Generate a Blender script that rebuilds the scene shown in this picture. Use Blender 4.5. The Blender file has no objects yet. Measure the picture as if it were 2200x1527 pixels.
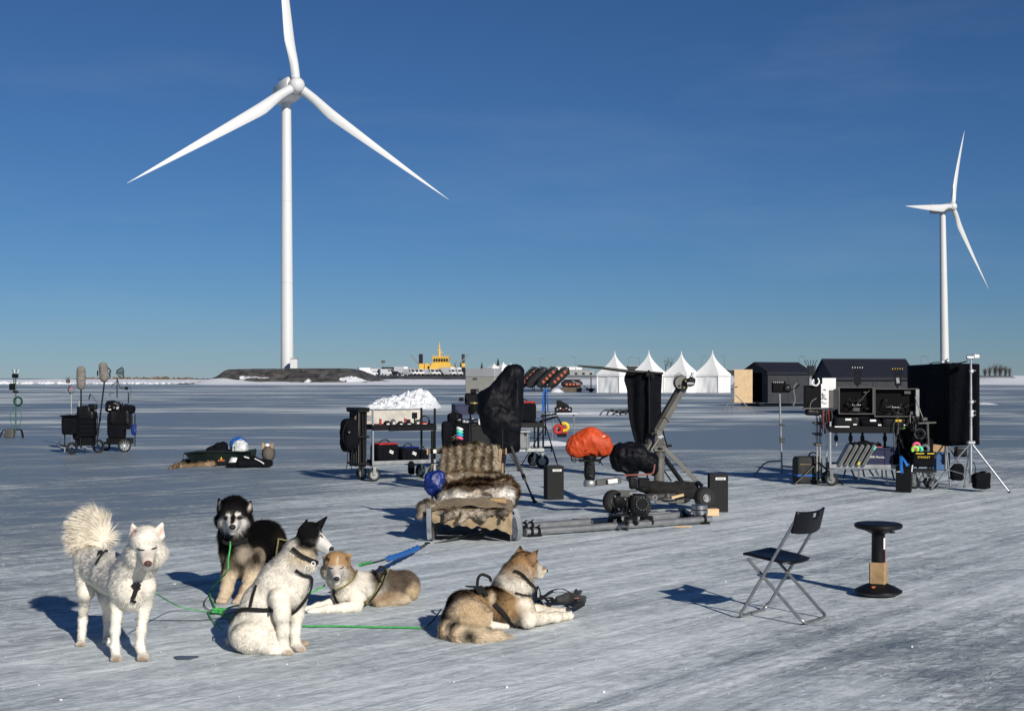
import bpy, bmesh, math, random
import numpy as np
from mathutils import Vector, Matrix
from mathutils.bvhtree import BVHTree

random.seed(7)
rng = np.random.default_rng(7)
SC = bpy.context.scene
COL = SC.collection
PI = math.pi

# ------------------------------------------------------------------ camera
F, H, HY, CX = 2900.0, 1.65, 813.0, 1100.0      # focal length in photo pixels, eye height, horizon row, centre column
cam_d = bpy.data.cameras.new('camera')
cam_d.sensor_width = 36.0
cam_d.lens = F / 2200.0 * 36.0
cam_d.shift_y = (HY - 763.5) / 2200.0
cam_d.clip_start, cam_d.clip_end = 0.1, 60000.0
cam = bpy.data.objects.new('camera', cam_d)
cam.location = (0, 0, H)
cam.rotation_euler = (math.radians(90), 0, 0)
COL.objects.link(cam)
SC.camera = cam

# ------------------------------------------------------------------ sky, sun, exposure
SUN_EL, SUN_AZ = math.radians(24.5), math.radians(152.5)
w = bpy.data.worlds.new('World')
SC.world = w
w.use_nodes = True
nt = w.node_tree
bg = nt.nodes['Background']
sky = nt.nodes.new('ShaderNodeTexSky')
sky.sky_type = 'NISHITA'
sky.sun_disc = False
sky.sun_elevation = SUN_EL
sky.sun_rotation = SUN_AZ
sky.altitude = 0
sky.air_density = 0.85
sky.dust_density = 0.0
sky.ozone_density = 10.0
tcw = nt.nodes.new('ShaderNodeTexCoord')
mpw = nt.nodes.new('ShaderNodeMapping')
mpw.inputs['Scale'].default_value = (1.0, 1.0, 5.5)
mpw.inputs['Rotation'].default_value = (0.0, 0.12, 0.3)
wz = nt.nodes.new('ShaderNodeTexNoise')                     # faint high cirrus, all round the sky
wz.inputs['Scale'].default_value = 3.2
wz.inputs['Detail'].default_value = 9
wz.inputs['Roughness'].default_value = 0.62
wr = nt.nodes.new('ShaderNodeMapRange')
wr.inputs[1].default_value, wr.inputs[2].default_value, wr.inputs[4].default_value = 0.50, 0.85, 0.085
wm = nt.nodes.new('ShaderNodeMix')
wm.data_type = 'RGBA'
wm.inputs[7].default_value = (9.5, 10.6, 11.6, 1)
nt.links.new(tcw.outputs['Generated'], mpw.inputs[0])
nt.links.new(mpw.outputs[0], wz.inputs['Vector'])
nt.links.new(wz.outputs[0], wr.inputs[0])
nt.links.new(wr.outputs[0], wm.inputs[0])
nt.links.new(sky.outputs[0], wm.inputs[6])
nt.links.new(wm.outputs[2], bg.inputs[0])
bg.inputs[1].default_value = 0.054
sun_d = bpy.data.lights.new('sun', 'SUN')
sun_d.energy = 4.65
sun_d.angle = math.radians(0.53)
sun_d.color = (1.0, 0.94, 0.85)
sun = bpy.data.objects.new('sun', sun_d)
SUN_DIR = Vector((math.sin(SUN_AZ) * math.cos(SUN_EL), math.cos(SUN_AZ) * math.cos(SUN_EL), math.sin(SUN_EL)))
sun.rotation_euler = (-SUN_DIR).to_track_quat('-Z', 'Y').to_euler()
sun.location = (10, -20, 30)
COL.objects.link(sun)
SC.view_settings.view_transform = 'Standard'
SC.view_settings.look = 'None'
SC.view_settings.exposure = 0.0
SC.view_settings.gamma = 1.0
SC.cycles.max_bounces = 6

# ------------------------------------------------------------------ place on the ice / at a distance
def dist(py):
    return F * H / (py - HY)
def P(px, py, d):
    return Vector(((px - CX) / F * d, d, H - (py - HY) / F * d))
def G(px, py):
    d = dist(py)
    return Vector(((px - CX) / F * d, d, 0.0))

# ------------------------------------------------------------------ materials
MATS = {}
def mat(name, rgb, rough=0.6, metal=0.0, var=0.18, vscale=6.0, bump=0.0, bscale=40.0, coat=0.0, sheen=0.0, attr=None, spec=None, trans=0.0):
    if name in MATS:
        return MATS[name]
    m = bpy.data.materials.new(name)
    m.use_nodes = True
    n, l = m.node_tree.nodes, m.node_tree.links
    b = n['Principled BSDF']
    b.inputs['Roughness'].default_value = rough
    b.inputs['Metallic'].default_value = metal
    b.inputs['Coat Weight'].default_value = coat
    b.inputs['Sheen Weight'].default_value = sheen
    if spec is not None:
        b.inputs['Specular IOR Level'].default_value = spec
    if trans:
        b.inputs['Transmission Weight'].default_value = trans
    tc = n.new('ShaderNodeTexCoord')
    nz = n.new('ShaderNodeTexNoise')
    nz.inputs['Scale'].default_value = vscale
    nz.inputs['Detail'].default_value = 6
    l.new(tc.outputs['Object'], nz.inputs['Vector'])
    mr = n.new('ShaderNodeMapRange')
    mr.inputs[1].default_value, mr.inputs[2].default_value = 0.3, 0.7
    mr.inputs[3].default_value, mr.inputs[4].default_value = 1 - var, 1 + var
    l.new(nz.outputs[0], mr.inputs[0])
    mx = n.new('ShaderNodeVectorMath')
    mx.operation = 'SCALE'
    if attr:
        at = n.new('ShaderNodeAttribute')
        at.attribute_name = attr
        l.new(at.outputs['Color'], mx.inputs[0])
    else:
        mx.inputs[0].default_value = rgb
    l.new(mr.outputs[0], mx.inputs['Scale'])
    l.new(mx.outputs[0], b.inputs['Base Color'])
    if bump:
        bz = n.new('ShaderNodeTexNoise')
        bz.inputs['Scale'].default_value = bscale
        bz.inputs['Detail'].default_value = 5
        l.new(tc.outputs['Object'], bz.inputs['Vector'])
        bp = n.new('ShaderNodeBump')
        bp.inputs['Strength'].default_value = bump
        bp.inputs['Distance'].default_value = 0.02
        l.new(bz.outputs[0], bp.inputs['Height'])
        l.new(bp.outputs[0], b.inputs['Normal'])
    MATS[name] = m
    return m

mat('turbine_white', (0.62, 0.63, 0.63), 0.42, var=0.03, vscale=0.05)
mat('turbine_seam', (0.30, 0.31, 0.32), 0.6)
mat('black_fabric', (0.0045, 0.005, 0.0075), 0.9, var=0.3, vscale=9, bump=0.5, bscale=30, spec=0.12)
mat('black_nylon', (0.0035, 0.004, 0.0065), 0.55, var=0.3, vscale=7, bump=0.3, bscale=25, spec=0.14)
mat('black_plastic', (0.005, 0.005, 0.0055), 0.4, var=0.2, vscale=12, bump=0.05, spec=0.25)
mat('black_metal', (0.005, 0.005, 0.0055), 0.42, var=0.2, vscale=12, spec=0.25)
mat('rubber', (0.009, 0.009, 0.009), 0.75, var=0.3, vscale=20, bump=0.2, bscale=60)
mat('steel', (0.50, 0.50, 0.50), 0.3, 1.0, var=0.12, vscale=14)
mat('aluminium', (0.58, 0.59, 0.60), 0.36, 0.85, var=0.15, vscale=10, bump=0.08, bscale=30)
mat('dull_aluminium', (0.34, 0.35, 0.35), 0.45, 0.6, var=0.25, vscale=8, bump=0.1, bscale=40)
mat('grey_paint', (0.125, 0.121, 0.107), 0.5, var=0.15, vscale=6, bump=0.05)
mat('dark_grey_paint', (0.075, 0.072, 0.066), 0.5, var=0.2, vscale=8)
mat('grey_plastic', (0.17, 0.18, 0.18), 0.5, var=0.2, vscale=8)
mat('white_paper', (0.78, 0.77, 0.75), 0.8, var=0.06, vscale=5)
mat('white_paint', (0.78, 0.78, 0.77), 0.35, var=0.05)
mat('blue_nylon', (0.005, 0.020, 0.15), 0.45, var=0.35, vscale=10, bump=0.5, bscale=22)
mat('blue_strap', (0.01, 0.13, 0.44), 0.6, var=0.25, vscale=30, bump=0.3, bscale=80)
mat('blue_crate', (0.0015, 0.007, 0.045), 0.6, var=0.25, vscale=8)
mat('red_fabric', (0.42, 0.025, 0.025), 0.75, var=0.3, vscale=12)
mat('orange_nylon', (0.50, 0.055, 0.008), 0.62, var=0.22, vscale=5, bump=0.6, bscale=18)
mat('orange_vinyl', (0.50, 0.12, 0.06), 0.5, var=0.2, vscale=2)
mat('yellow', (0.72, 0.50, 0.02), 0.5, var=0.12)
mat('ship_yellow', (0.70, 0.43, 0.06), 0.5, var=0.12, vscale=0.4)
mat('wood', (0.40, 0.27, 0.15), 0.65, var=0.25, vscale=9)
mat('pale_wood', (0.62, 0.44, 0.25), 0.6, var=0.12, vscale=5)
mat('cardboard', (0.36, 0.235, 0.115), 0.85, var=0.2, vscale=9, bump=0.3, bscale=20)
mat('canvas', (0.30, 0.225, 0.135), 0.9, var=0.25, vscale=14, bump=0.6, bscale=18)
mat('brass', (0.55, 0.42, 0.16), 0.35, 0.8)
mat('green_rope', (0.05, 0.36, 0.08), 0.7, var=0.3, vscale=60)
mat('dark_rope', (0.03, 0.04, 0.04), 0.8, var=0.3)
mat('red_rope', (0.25, 0.02, 0.02), 0.8)
mat('snow', (0.82, 0.84, 0.87), 0.75, var=0.05, vscale=3, bump=0.4, bscale=14)
mat('window_glass', (0.015, 0.02, 0.028), 0.12, var=0.1)
mat('screen', (0.0025, 0.0025, 0.003), 0.5, var=0.2, spec=0.1)
mat('heap_snow', (0.74, 0.765, 0.79), 0.85, var=0.12, vscale=2.5, bump=0.6, bscale=5)
mat('pink', (0.75, 0.10, 0.20), 0.6)
mat('mint', (0.10, 0.62, 0.42), 0.6)
mat('cyan', (0.02, 0.35, 0.60), 0.6)
mat('lime', (0.35, 0.75, 0.10), 0.6)
mat('fur', (1, 1, 1), 0.82, var=0.10, vscale=22, attr='Col', spec=0.06)
mat('paint_attr', (1, 1, 1), 0.7, var=0.10, vscale=4, attr='Col')

# ------------------------------------------------------------------ object helpers
ROOT_LOC = {}
def link(o, parent=None):
    COL.objects.link(o)
    if parent is not None:
        o.parent = parent
    return o
def tag(o, label, cat, group=None, kind=None):
    if label: o['label'] = label
    if cat: o['category'] = cat
    if group: o['group'] = group
    if kind: o['kind'] = kind
    return o
def thing(name, label, cat, loc=(0, 0, 0), rz=0.0, group=None, world=False):
    """an Empty at the base of a thing; world=True: its parts are given in world coordinates"""
    o = bpy.data.objects.new(name, None)
    o.empty_display_size = 0.1
    o.location = loc
    o.rotation_euler = (0, 0, rz)
    link(o)
    tag(o, label, cat, group)
    if world:
        ROOT_LOC[o.name] = Vector(loc)
    return o
def root_of(o):
    while o is not None and o.parent is not None:
        o = o.parent
    return o
def mesh_obj(name, verts, faces, material, parent=None, smooth=True, angle=40, loc=None):
    me = bpy.data.meshes.new(name)
    off = None
    if parent is not None:
        off = ROOT_LOC.get(root_of(parent).name)
    elif loc is not None:
        off = Vector(loc)
    V = np.asarray(verts, dtype=np.float64).reshape(-1, 3)
    if off is not None:
        V = V - np.array(off)
    me.from_pydata(V.tolist(), [], faces if isinstance(faces, list) else faces.tolist())
    me.update()
    if smooth:
        me.polygons.foreach_set('use_smooth', np.ones(len(me.polygons), dtype=bool))
        if angle < 180:
            me.set_sharp_from_angle(angle=math.radians(angle))
    ms = material if isinstance(material, (list, tuple)) else [material]
    for m in ms:
        me.materials.append(MATS[m] if isinstance(m, str) else m)
    o = bpy.data.objects.new(name, me)
    if parent is None and loc is not None:
        o.location = loc
    link(o, parent)
    return o

def frame(t, up=(0, 0, 1)):
    t = Vector(t).normalized()
    u = Vector(up)
    if abs(t.dot(u)) > 0.95:
        u = Vector((1, 0, 0))
    s = t.cross(u).normalized()
    return t, s, s.cross(t).normalized()

class MB:
    def __init__(self):
        self.v, self.f = [], []
    def add(self, vs, fs):
        o = len(self.v)
        self.v += [tuple(x) for x in vs]
        self.f += [tuple(i + o for i in f) for f in fs]
        return self
    def box(self, c, size, rz=0.0, rot=None, bev=0.0):
        R = rot if rot is not None else Matrix.Rotation(rz, 3, 'Z')
        c = Vector(c)
        hx, hy, hz = [s / 2 for s in size]
        b = min(bev, 0.45 * min(size))
        if b <= 0:
            vs = [c + R @ Vector((x * hx, y * hy, z * hz)) for x in (-1, 1) for y in (-1, 1) for z in (-1, 1)]
            return self.add(vs, [(0, 1, 3, 2), (4, 6, 7, 5), (0, 4, 5, 1), (2, 3, 7, 6), (0, 2, 6, 4), (1, 5, 7, 3)])
        vs, idx = [], {}
        for x in (-1, 1):
            for y in (-1, 1):
                for z in (-1, 1):
                    for a in range(3):
                        q = [x * (hx - b), y * (hy - b), z * (hz - b)]
                        q[a] = (x * hx, y * hy, z * hz)[a]
                        idx[(x, y, z, a)] = len(vs)
                        vs.append(c + R @ Vector(q))
        fs = []
        S2 = ((-1, -1), (1, -1), (1, 1), (-1, 1))
        for a in range(3):
            o1, o2 = (a + 1) % 3, (a + 2) % 3
            for s in (-1, 1):
                q = []
                for (p, r) in S2:
                    k = [0, 0, 0]; k[a] = s; k[o1] = p; k[o2] = r
                    q.append(idx[(*k, a)])
                fs.append(tuple(q if s > 0 else q[::-1]))
            for p in (-1, 1):
                for r in (-1, 1):
                    k0 = [0, 0, 0]; k1 = [0, 0, 0]
                    k0[a], k1[a] = -1, 1
                    for k in (k0, k1):
                        k[o1], k[o2] = p, r
                    q = [idx[(*k0, o1)], idx[(*k1, o1)], idx[(*k1, o2)], idx[(*k0, o2)]]
                    fs.append(tuple(q if p * r > 0 else q[::-1]))
        for x in (-1, 1):
            for y in (-1, 1):
                for z in (-1, 1):
                    q = [idx[(x, y, z, a)] for a in range(3)]
                    fs.append(tuple(q if x * y * z > 0 else q[::-1]))
        return self.add(vs, fs)
    def bar(self, a, b, w, h=None, up=(0, 0, 1), bev=0.0):
        a, b = Vector(a), Vector(b)
        t, s, u = frame(b - a, up)
        R = Matrix((t, s, u)).transposed()
        return self.box((a + b) / 2, ((b - a).length, w, h or w), rot=R, bev=bev)
    def cyl(self, a, b, r, r2=None, n=12, cap=True):
        a, b = Vector(a), Vector(b)
        r2 = r if r2 is None else r2
        t, s, u = frame(b - a)
        vs = []
        for c, q in ((a, r), (b, r2)):
            for i in range(n):
                g = 2 * PI * i / n
                vs.append(c + s * (q * math.cos(g)) + u * (q * math.sin(g)))
        fs = [(i, (i + 1) % n, n + (i + 1) % n, n + i) for i in range(n)]
        if cap:
            fs += [tuple(range(n))[::-1], tuple(range(n, 2 * n))]
        return self.add(vs, fs)
    def tube(self, pts, r, n=8, closed=False, cap=True, flat=1.0, up=None):
        pts = [Vector(p) for p in pts]
        m = len(pts)
        rs = r if isinstance(r, (list, tuple)) else [r] * m
        vs, prev = [], None
        for i, p in enumerate(pts):
            a = pts[i - 1] if (i > 0 or closed) else p
            b = pts[(i + 1) % m] if (i < m - 1 or closed) else p
            t = (b - a)
            t = t.normalized() if t.length > 1e-9 else Vector((0, 0, 1))
            if up is not None:
                t, s, u = frame(t, up)
            elif prev is None:
                t, s, u = frame(t)
            else:
                s = prev - t * prev.dot(t)
                s = s.normalized() if s.length > 1e-6 else frame(t)[1]
                u = s.cross(t).normalized()
            prev = s
            for k in range(n):
                g = 2 * PI * k / n
                vs.append(p + s * (rs[i] * math.cos(g)) + u * (rs[i] * flat * math.sin(g)))
        fs = []
        for i in range(m if closed else m - 1):
            j = (i + 1) % m
            for k in range(n):
                k2 = (k + 1) % n
                fs.append((i * n + k, i * n + k2, j * n + k2, j * n + k))
        if cap and not closed:
            fs += [tuple(range(n))[::-1], tuple(range((m - 1) * n, m * n))]
        return self.add(vs, fs)
    def lathe(self, prof, c=(0, 0, 0), n=24, axis=(0, 0, 1), cap=True, squash=None):
        t, s, u = frame(axis)
        c = Vector(c)
        vs = []
        for (r, z) in prof:
            for k in range(n):
                g = 2 * PI * k / n
                vs.append(c + t * z + s * (r * math.cos(g)) + u * (r * math.sin(g)))
        fs = []
        for i in range(len(prof) - 1):
            for k in range(n):
                k2 = (k + 1) % n
                fs.append((i * n + k, i * n + k2, (i + 1) * n + k2, (i + 1) * n + k))
        if cap:
            fs += [tuple(range(n))[::-1], tuple(range((len(prof) - 1) * n, len(prof) * n))]
        return self.add(vs, fs)
    def ell(self, c, rad, nu=16, nv=10, rot=None):
        c = Vector(c)
        R = rot if rot is not None else Matrix.Identity(3)
        rad = rad if isinstance(rad, (tuple, list)) else (rad, rad, rad)
        vs = [c + R @ Vector((0, 0, -rad[2]))]
        for j in range(1, nv):
            th = PI * j / nv - PI / 2
            for i in range(nu):
                g = 2 * PI * i / nu
                vs.append(c + R @ Vector((rad[0] * math.cos(th) * math.cos(g), rad[1] * math.cos(th) * math.sin(g), rad[2] * math.sin(th))))
        vs.append(c + R @ Vector((0, 0, rad[2])))
        fs = [(0, 1 + (i + 1) % nu, 1 + i) for i in range(nu)]
        for j in range(nv - 2):
            for i in range(nu):
                a, b = 1 + j * nu + i, 1 + j * nu + (i + 1) % nu
                fs.append((a, b, b + nu, a + nu))
        top = len(vs) - 1
        o = 1 + (nv - 2) * nu
        fs += [(o + i, o + (i + 1) % nu, top) for i in range(nu)]
        return self.add(vs, fs)
    def prism(self, poly, vec):
        vec = Vector(vec)
        n = len(poly)
        a = [Vector(p) for p in poly]
        # make the side quads face outward whichever way the outline runs
        nrm = Vector((0, 0, 0))
        for i in range(n):
            nrm += a[i].cross(a[(i + 1) % n])
        if nrm.dot(vec) < 0:
            a = a[::-1]
        vs = a + [p + vec for p in a]
        fs = [tuple(range(n))[::-1], tuple(range(n, 2 * n))]
        fs += [(i, (i + 1) % n, n + (i + 1) % n, n + i) for i in range(n)]
        return self.add(vs, fs)
    def torus(self, c, R, r, axis=(0, 1, 0), n=20, m=8):
        t, s, u = frame(axis)
        c = Vector(c)
        pts = [c + s * (R * math.cos(2 * PI * i / n)) + u * (R * math.sin(2 * PI * i / n)) for i in range(n)]
        vs = []
        for i, p in enumerate(pts):
            o = (p - c).normalized()
            for k in range(m):
                g = 2 * PI * k / m
                vs.append(p + o * (r * math.cos(g)) + t * (r * math.sin(g)))
        fs = []
        for i in range(n):
            j = (i + 1) % n
            for k in range(m):
                k2 = (k + 1) % m
                fs.append((i * m + k, j * m + k, j * m + k2, i * m + k2))
        return self.add(vs, fs)
    def grid(self, rows):
        """rows: list of equally long lists of points"""
        nr, nc = len(rows), len(rows[0])
        vs = [p for r in rows for p in r]
        fs = [(i * nc + j, i * nc + j + 1, (i + 1) * nc + j + 1, (i + 1) * nc + j) for i in range(nr - 1) for j in range(nc - 1)]
        return self.add(vs, fs)
    def build(self, name, material, parent=None, smooth=True, angle=40, loc=None):
        return mesh_obj(name, self.v, self.f, material, parent, smooth, angle, loc)

def curve_pts(pts, n=8):
    """Catmull-Rom through points"""
    pts = [Vector(p) for p in pts]
    Q = [pts[0]] + pts + [pts[-1]]
    out = []
    for i in range(len(pts) - 1):
        p0, p1, p2, p3 = Q[i], Q[i + 1], Q[i + 2], Q[i + 3]
        for k in range(n):
            t = k / n
            out.append(0.5 * ((2 * p1) + (p2 - p0) * t + (2 * p0 - 5 * p1 + 4 * p2 - p3) * t * t + (3 * p1 - p0 - 3 * p2 + p3) * t ** 3))
    out.append(pts[-1])
    return out

def copy_tree(o, parent=None):
    c = o.copy()
    link(c, parent)
    for ch in list(o.children):
        copy_tree(ch, c)
    return c

# ------------------------------------------------------------------ value noise in numpy
_perm = rng.random((64, 64, 64))
def vnoise(p, scale=1.0):
    q = np.asarray(p) * scale
    i = np.floor(q).astype(int)
    f = q - i
    f = f * f * (3 - 2 * f)
    i0, i1 = i & 63, (i + 1) & 63
    r = 0
    for a in (0, 1):
        for b in (0, 1):
            for c in (0, 1):
                wgt = (f[:, 0] if a else 1 - f[:, 0]) * (f[:, 1] if b else 1 - f[:, 1]) * (f[:, 2] if c else 1 - f[:, 2])
                r = r + wgt * _perm[(i1 if a else i0)[:, 0], (i1 if b else i0)[:, 1], (i1 if c else i0)[:, 2]]
    return r * 2 - 1
def fbm(p, scale, octs=4):
    r, a = 0, 1.0
    for k in range(octs):
        r = r + a * vnoise(np.asarray(p) + 17.3 * k, scale * 2 ** k)
        a *= 0.5
    return r

# ------------------------------------------------------------------ distance fields -> one continuous surface (surface nets)
def cap_d(p, a, b, ra, rb, n=None, fl=1.0):
    a, b = np.asarray(a, np.float32), np.asarray(b, np.float32)
    ba = b - a
    t = np.clip(((p - a) @ ba) / max(float(ba @ ba), 1e-12), 0, 1)
    q = p - a - t[:, None] * ba
    d2 = (q * q).sum(1)
    if n is not None:
        nn = np.asarray(n, np.float32)
        nn = nn / np.linalg.norm(nn)
        qn = q @ nn
        d2 = d2 + (fl * fl - 1) * qn * qn
    return np.sqrt(d2) - (ra + (rb - ra) * t)
def ell_d(p, c, r, R=None):
    q = p - np.asarray(c, np.float32)
    if R is not None:
        q = q @ np.asarray(R, np.float32)
    r = np.asarray(r, np.float32)
    k0 = np.sqrt(((q / r) ** 2).sum(1))
    k1 = np.sqrt(((q / (r * r)) ** 2).sum(1)) + 1e-6
    return k0 * (k0 - 1.0) / k1
def prim_d(p, s):
    if s['t'] == 'cap':
        return cap_d(p, s['a'], s['b'], s['ra'], s['rb'], s.get('n'), s.get('fl', 1.0))
    return ell_d(p, s['c'], s['r'], s.get('R'))
def smin(a, b, k):
    h = np.clip(0.5 + 0.5 * (b - a) / k, 0, 1)
    return b + (a - b) * h - k * h * (1 - h)
def prim_box(s):
    if s['t'] == 'cap':
        r = max(s['ra'], s['rb'])
        return np.minimum(s['a'], s['b']) - r, np.maximum(s['a'], s['b']) + r
    r = max(s['r'])
    return np.asarray(s['c']) - r, np.asarray(s['c']) + r
def field(p, prims, k=0.03):
    D = None
    for s in prims:
        d = prim_d(p, s)
        kk = s.get('k', k)
        if D is None:
            D = d
        elif s.get('cut'):
            D = -smin(-D, d, kk)
        else:
            D = smin(D, d, kk)
    return D
def surface(prims, vox, k=0.03, floor=None, extra=None):
    lo = np.min([prim_box(s)[0] for s in prims], axis=0) - 4 * vox
    hi = np.max([prim_box(s)[1] for s in prims], axis=0) + 4 * vox
    if floor is not None:
        lo[2] = floor - 2 * vox
    n = np.ceil((hi - lo) / vox).astype(int) + 1
    ax = [lo[i] + vox * np.arange(n[i]) for i in range(3)]
    D = np.full(tuple(n), 0.5, np.float32)
    for s in prims:
        kk = s.get('k', k)
        b0, b1 = prim_box(s)
        i0 = np.clip(np.floor((b0 - lo - kk - 3 * vox) / vox).astype(int), 0, n - 1)
        i1 = np.clip(np.ceil((b1 - lo + kk + 3 * vox) / vox).astype(int) + 1, 1, n)
        sl = tuple(slice(i0[j], i1[j]) for j in range(3))
        p = np.stack(np.meshgrid(*[ax[j][sl[j]] for j in range(3)], indexing='ij'), -1)
        d = prim_d(p.reshape(-1, 3).astype(np.float32), s).reshape(p.shape[:3])
        if s.get('cut'):
            D[sl] = -smin(-D[sl], d, kk)
        else:
            D[sl] = smin(D[sl], d, kk)
    if extra is not None:
        near = np.argwhere(np.abs(D) < 0.2)
        pts = lo + vox * near
        D[tuple(near.T)] += extra(pts)
    if floor is not None:
        D = np.maximum(D, (floor - ax[2])[None, None, :])
    # cells crossed by the surface
    sg = D < 0
    c = sg[:-1, :-1, :-1].astype(np.int8)
    cnt = np.zeros(c.shape, np.int8)
    for a in (0, 1):
        for b in (0, 1):
            for e in (0, 1):
                cnt += sg[a:n[0] - 1 + a, b:n[1] - 1 + b, e:n[2] - 1 + e]
    act = (cnt > 0) & (cnt < 8)
    ids = -np.ones(c.shape, np.int64)
    I = np.argwhere(act)
    ids[act] = np.arange(len(I))
    acc = np.zeros((len(I), 3))
    num = np.zeros(len(I))
    corners = [(a, b, e) for a in (0, 1) for b in (0, 1) for e in (0, 1)]
    for u in corners:
        for axn in range(3):
            if u[axn]:
                continue
            v = list(u); v[axn] = 1
            du = D[I[:, 0] + u[0], I[:, 1] + u[1], I[:, 2] + u[2]]
            dv = D[I[:, 0] + v[0], I[:, 1] + v[1], I[:, 2] + v[2]]
            x = (du < 0) != (dv < 0)
            t = np.where(x, du / np.where(x, du - dv, 1), 0)
            q = np.tile(np.array(u, float), (len(I), 1))
            q[:, axn] += t
            acc[x] += q[x]
            num[x] += 1
    V = lo + vox * (I + acc / num[:, None])
    faces = []
    for axn in range(3):
        b, e = (axn + 1) % 3, (axn + 2) % 3
        s0 = [slice(None)] * 3; s1 = [slice(None)] * 3
        s0[axn] = slice(0, n[axn] - 1); s1[axn] = slice(1, n[axn])
        A, B = sg[tuple(s0)], sg[tuple(s1)]
        E = np.argwhere(A != B)
        E = E[(E[:, b] > 0) & (E[:, e] > 0) & (E[:, b] < n[b] - 1) & (E[:, e] < n[e] - 1)]
        q = []
        for (ob, oe) in ((1, 1), (0, 1), (0, 0), (1, 0)):
            w_ = E.copy(); w_[:, b] -= ob; w_[:, e] -= oe
            q.append(ids[w_[:, 0], w_[:, 1], w_[:, 2]])
        q = np.stack(q, 1)
        flip = ~A[E[:, 0], E[:, 1], E[:, 2]]
        q[flip] = q[flip][:, ::-1]
        faces.append(q)
    Fq = np.concatenate(faces)
    Fq = Fq[(Fq >= 0).all(1)]
    return V, Fq

def vert_normals(V, Fq):
    a, b, c, d = (V[Fq[:, i]] for i in range(4))
    n = np.cross(c - a, d - b)
    N = np.zeros_like(V)
    for i in range(4):
        np.add.at(N, Fq[:, i], n)
    return N / (np.linalg.norm(N, axis=1, keepdims=True) + 1e-12)

def set_colors(o, cols):
    me = o.data
    at = me.color_attributes.new('Col', 'FLOAT_COLOR', 'POINT')
    c = np.ones((len(me.vertices), 4), np.float32)
    c[:, :3] = cols
    at.data.foreach_set('color', c.ravel())

def fur_mesh(name, V, Fq, N, cols, lens, flow, count, parent, width=0.0030, lift=0.30, seed=1, avoid=None, jit=0.25, clump=0.0, wscale=None, shade=0.65):
    """single-triangle hairs rooted on a quad surface; flow: per-vertex comb direction"""
    r = np.random.default_rng(seed)
    a, b, c, d = (V[Fq[:, i]] for i in range(4))
    ar = np.linalg.norm(np.cross(c - a, d - b), axis=1)
    ar = ar * (lens[Fq].mean(1) > 0.001)
    fi = r.choice(len(Fq), count, p=ar / ar.sum())
    u, v = r.random((2, count))
    wq = np.stack([(1 - u) * (1 - v), u * (1 - v), u * v, (1 - u) * v], 1)
    def ip(X):
        return (X[Fq[fi]] * (wq[..., None] if X.ndim == 2 else wq)).sum(1)
    p, n_, fl = ip(V), ip(N), ip(flow)
    n_ /= np.linalg.norm(n_, axis=1, keepdims=True)
    col, L = ip(cols), ip(lens)
    if avoid is not None and len(avoid):
        keep = np.ones(count, bool)
        A = np.asarray(avoid)
        for s in range(0, len(A)):
            keep &= ((p - A[s, :3]) ** 2).sum(1) > A[s, 3] ** 2
        p, n_, fl, col, L = p[keep], n_[keep], fl[keep], col[keep], L[keep]
    m = len(p)
    fl = fl - n_ * (fl * n_).sum(1, keepdims=True)
    fl /= np.linalg.norm(fl, axis=1, keepdims=True) + 1e-6
    if clump:
        cl = np.stack([vnoise(p, 45.0), vnoise(p + 9.1, 45.0), vnoise(p + 4.7, 45.0)], 1)
    else:
        cl = np.zeros((m, 3))
    lf = (lift * np.clip(.045 / np.maximum(L, .001), .28, 1.0))[:, None]
    dr = n_ * lf + fl * (1 - 0.5 * lf) + r.normal(0, jit, (m, 3)) * 0.6 * (lf / lift) + cl * clump
    dr /= np.linalg.norm(dr, axis=1, keepdims=True)
    L = L * (0.6 + 0.6 * r.random(m))
    wd = width * (0.7 + 0.6 * r.random(m))
    side = np.cross(dr, n_ + r.normal(0, 0.12, (m, 3)))
    side /= np.linalg.norm(side, axis=1, keepdims=True) + 1e-9
    p0 = p - n_ * 0.002
    T = np.empty((m, 3, 3))
    T[:, 0] = p0 + side * wd[:, None]
    T[:, 1] = p0 - side * wd[:, None]
    T[:, 2] = p + dr * L[:, None]
    gn = np.cross(T[:, 1] - T[:, 0], T[:, 2] - T[:, 0])
    bad = (gn * n_).sum(1) < 0
    T[bad, 0], T[bad, 1] = T[bad, 1].copy(), T[bad, 0].copy()
    off = ROOT_LOC.get(root_of(parent).name) if parent is not None else None
    VV = T.reshape(-1, 3)
    if off is not None:
        VV = VV - np.array(off)
    me = bpy.data.meshes.new(name)
    me.vertices.add(3 * m)
    me.vertices.foreach_set('co', VV.astype(np.float32).ravel())
    me.loops.add(3 * m)
    me.loops.foreach_set('vertex_index', np.arange(3 * m, dtype=np.int32))
    me.polygons.add(m)
    me.polygons.foreach_set('loop_start', np.arange(0, 3 * m, 3, dtype=np.int32))
    me.polygons.foreach_set('use_smooth', np.ones(m, bool))
    me.update()
    me.validate()
    nn = n_ * shade + dr * 0.0 + r.normal(0, 0.13, (m, 3)) + cl * 0.13 + np.cross(side, dr) * 0.0
    nn /= np.linalg.norm(nn, axis=1, keepdims=True)
    me.normals_split_custom_set_from_vertices(np.repeat(nn, 3, 0).tolist())
    at = me.color_attributes.new('Col', 'FLOAT_COLOR', 'POINT')
    cc = np.ones((m, 3, 4), np.float32)
    br = (0.86 + 0.28 * r.random(m) + 0.06 * cl[:, 0])[:, None]
    cc[:, :, :3] = (col * br)[:, None, :]
    at.data.foreach_set('color', cc.ravel())
    me.materials.append(MATS['fur'])
    o = bpy.data.objects.new(name, me)
    link(o, parent)
    o['kind'] = 'stuff'
    return o
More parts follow.
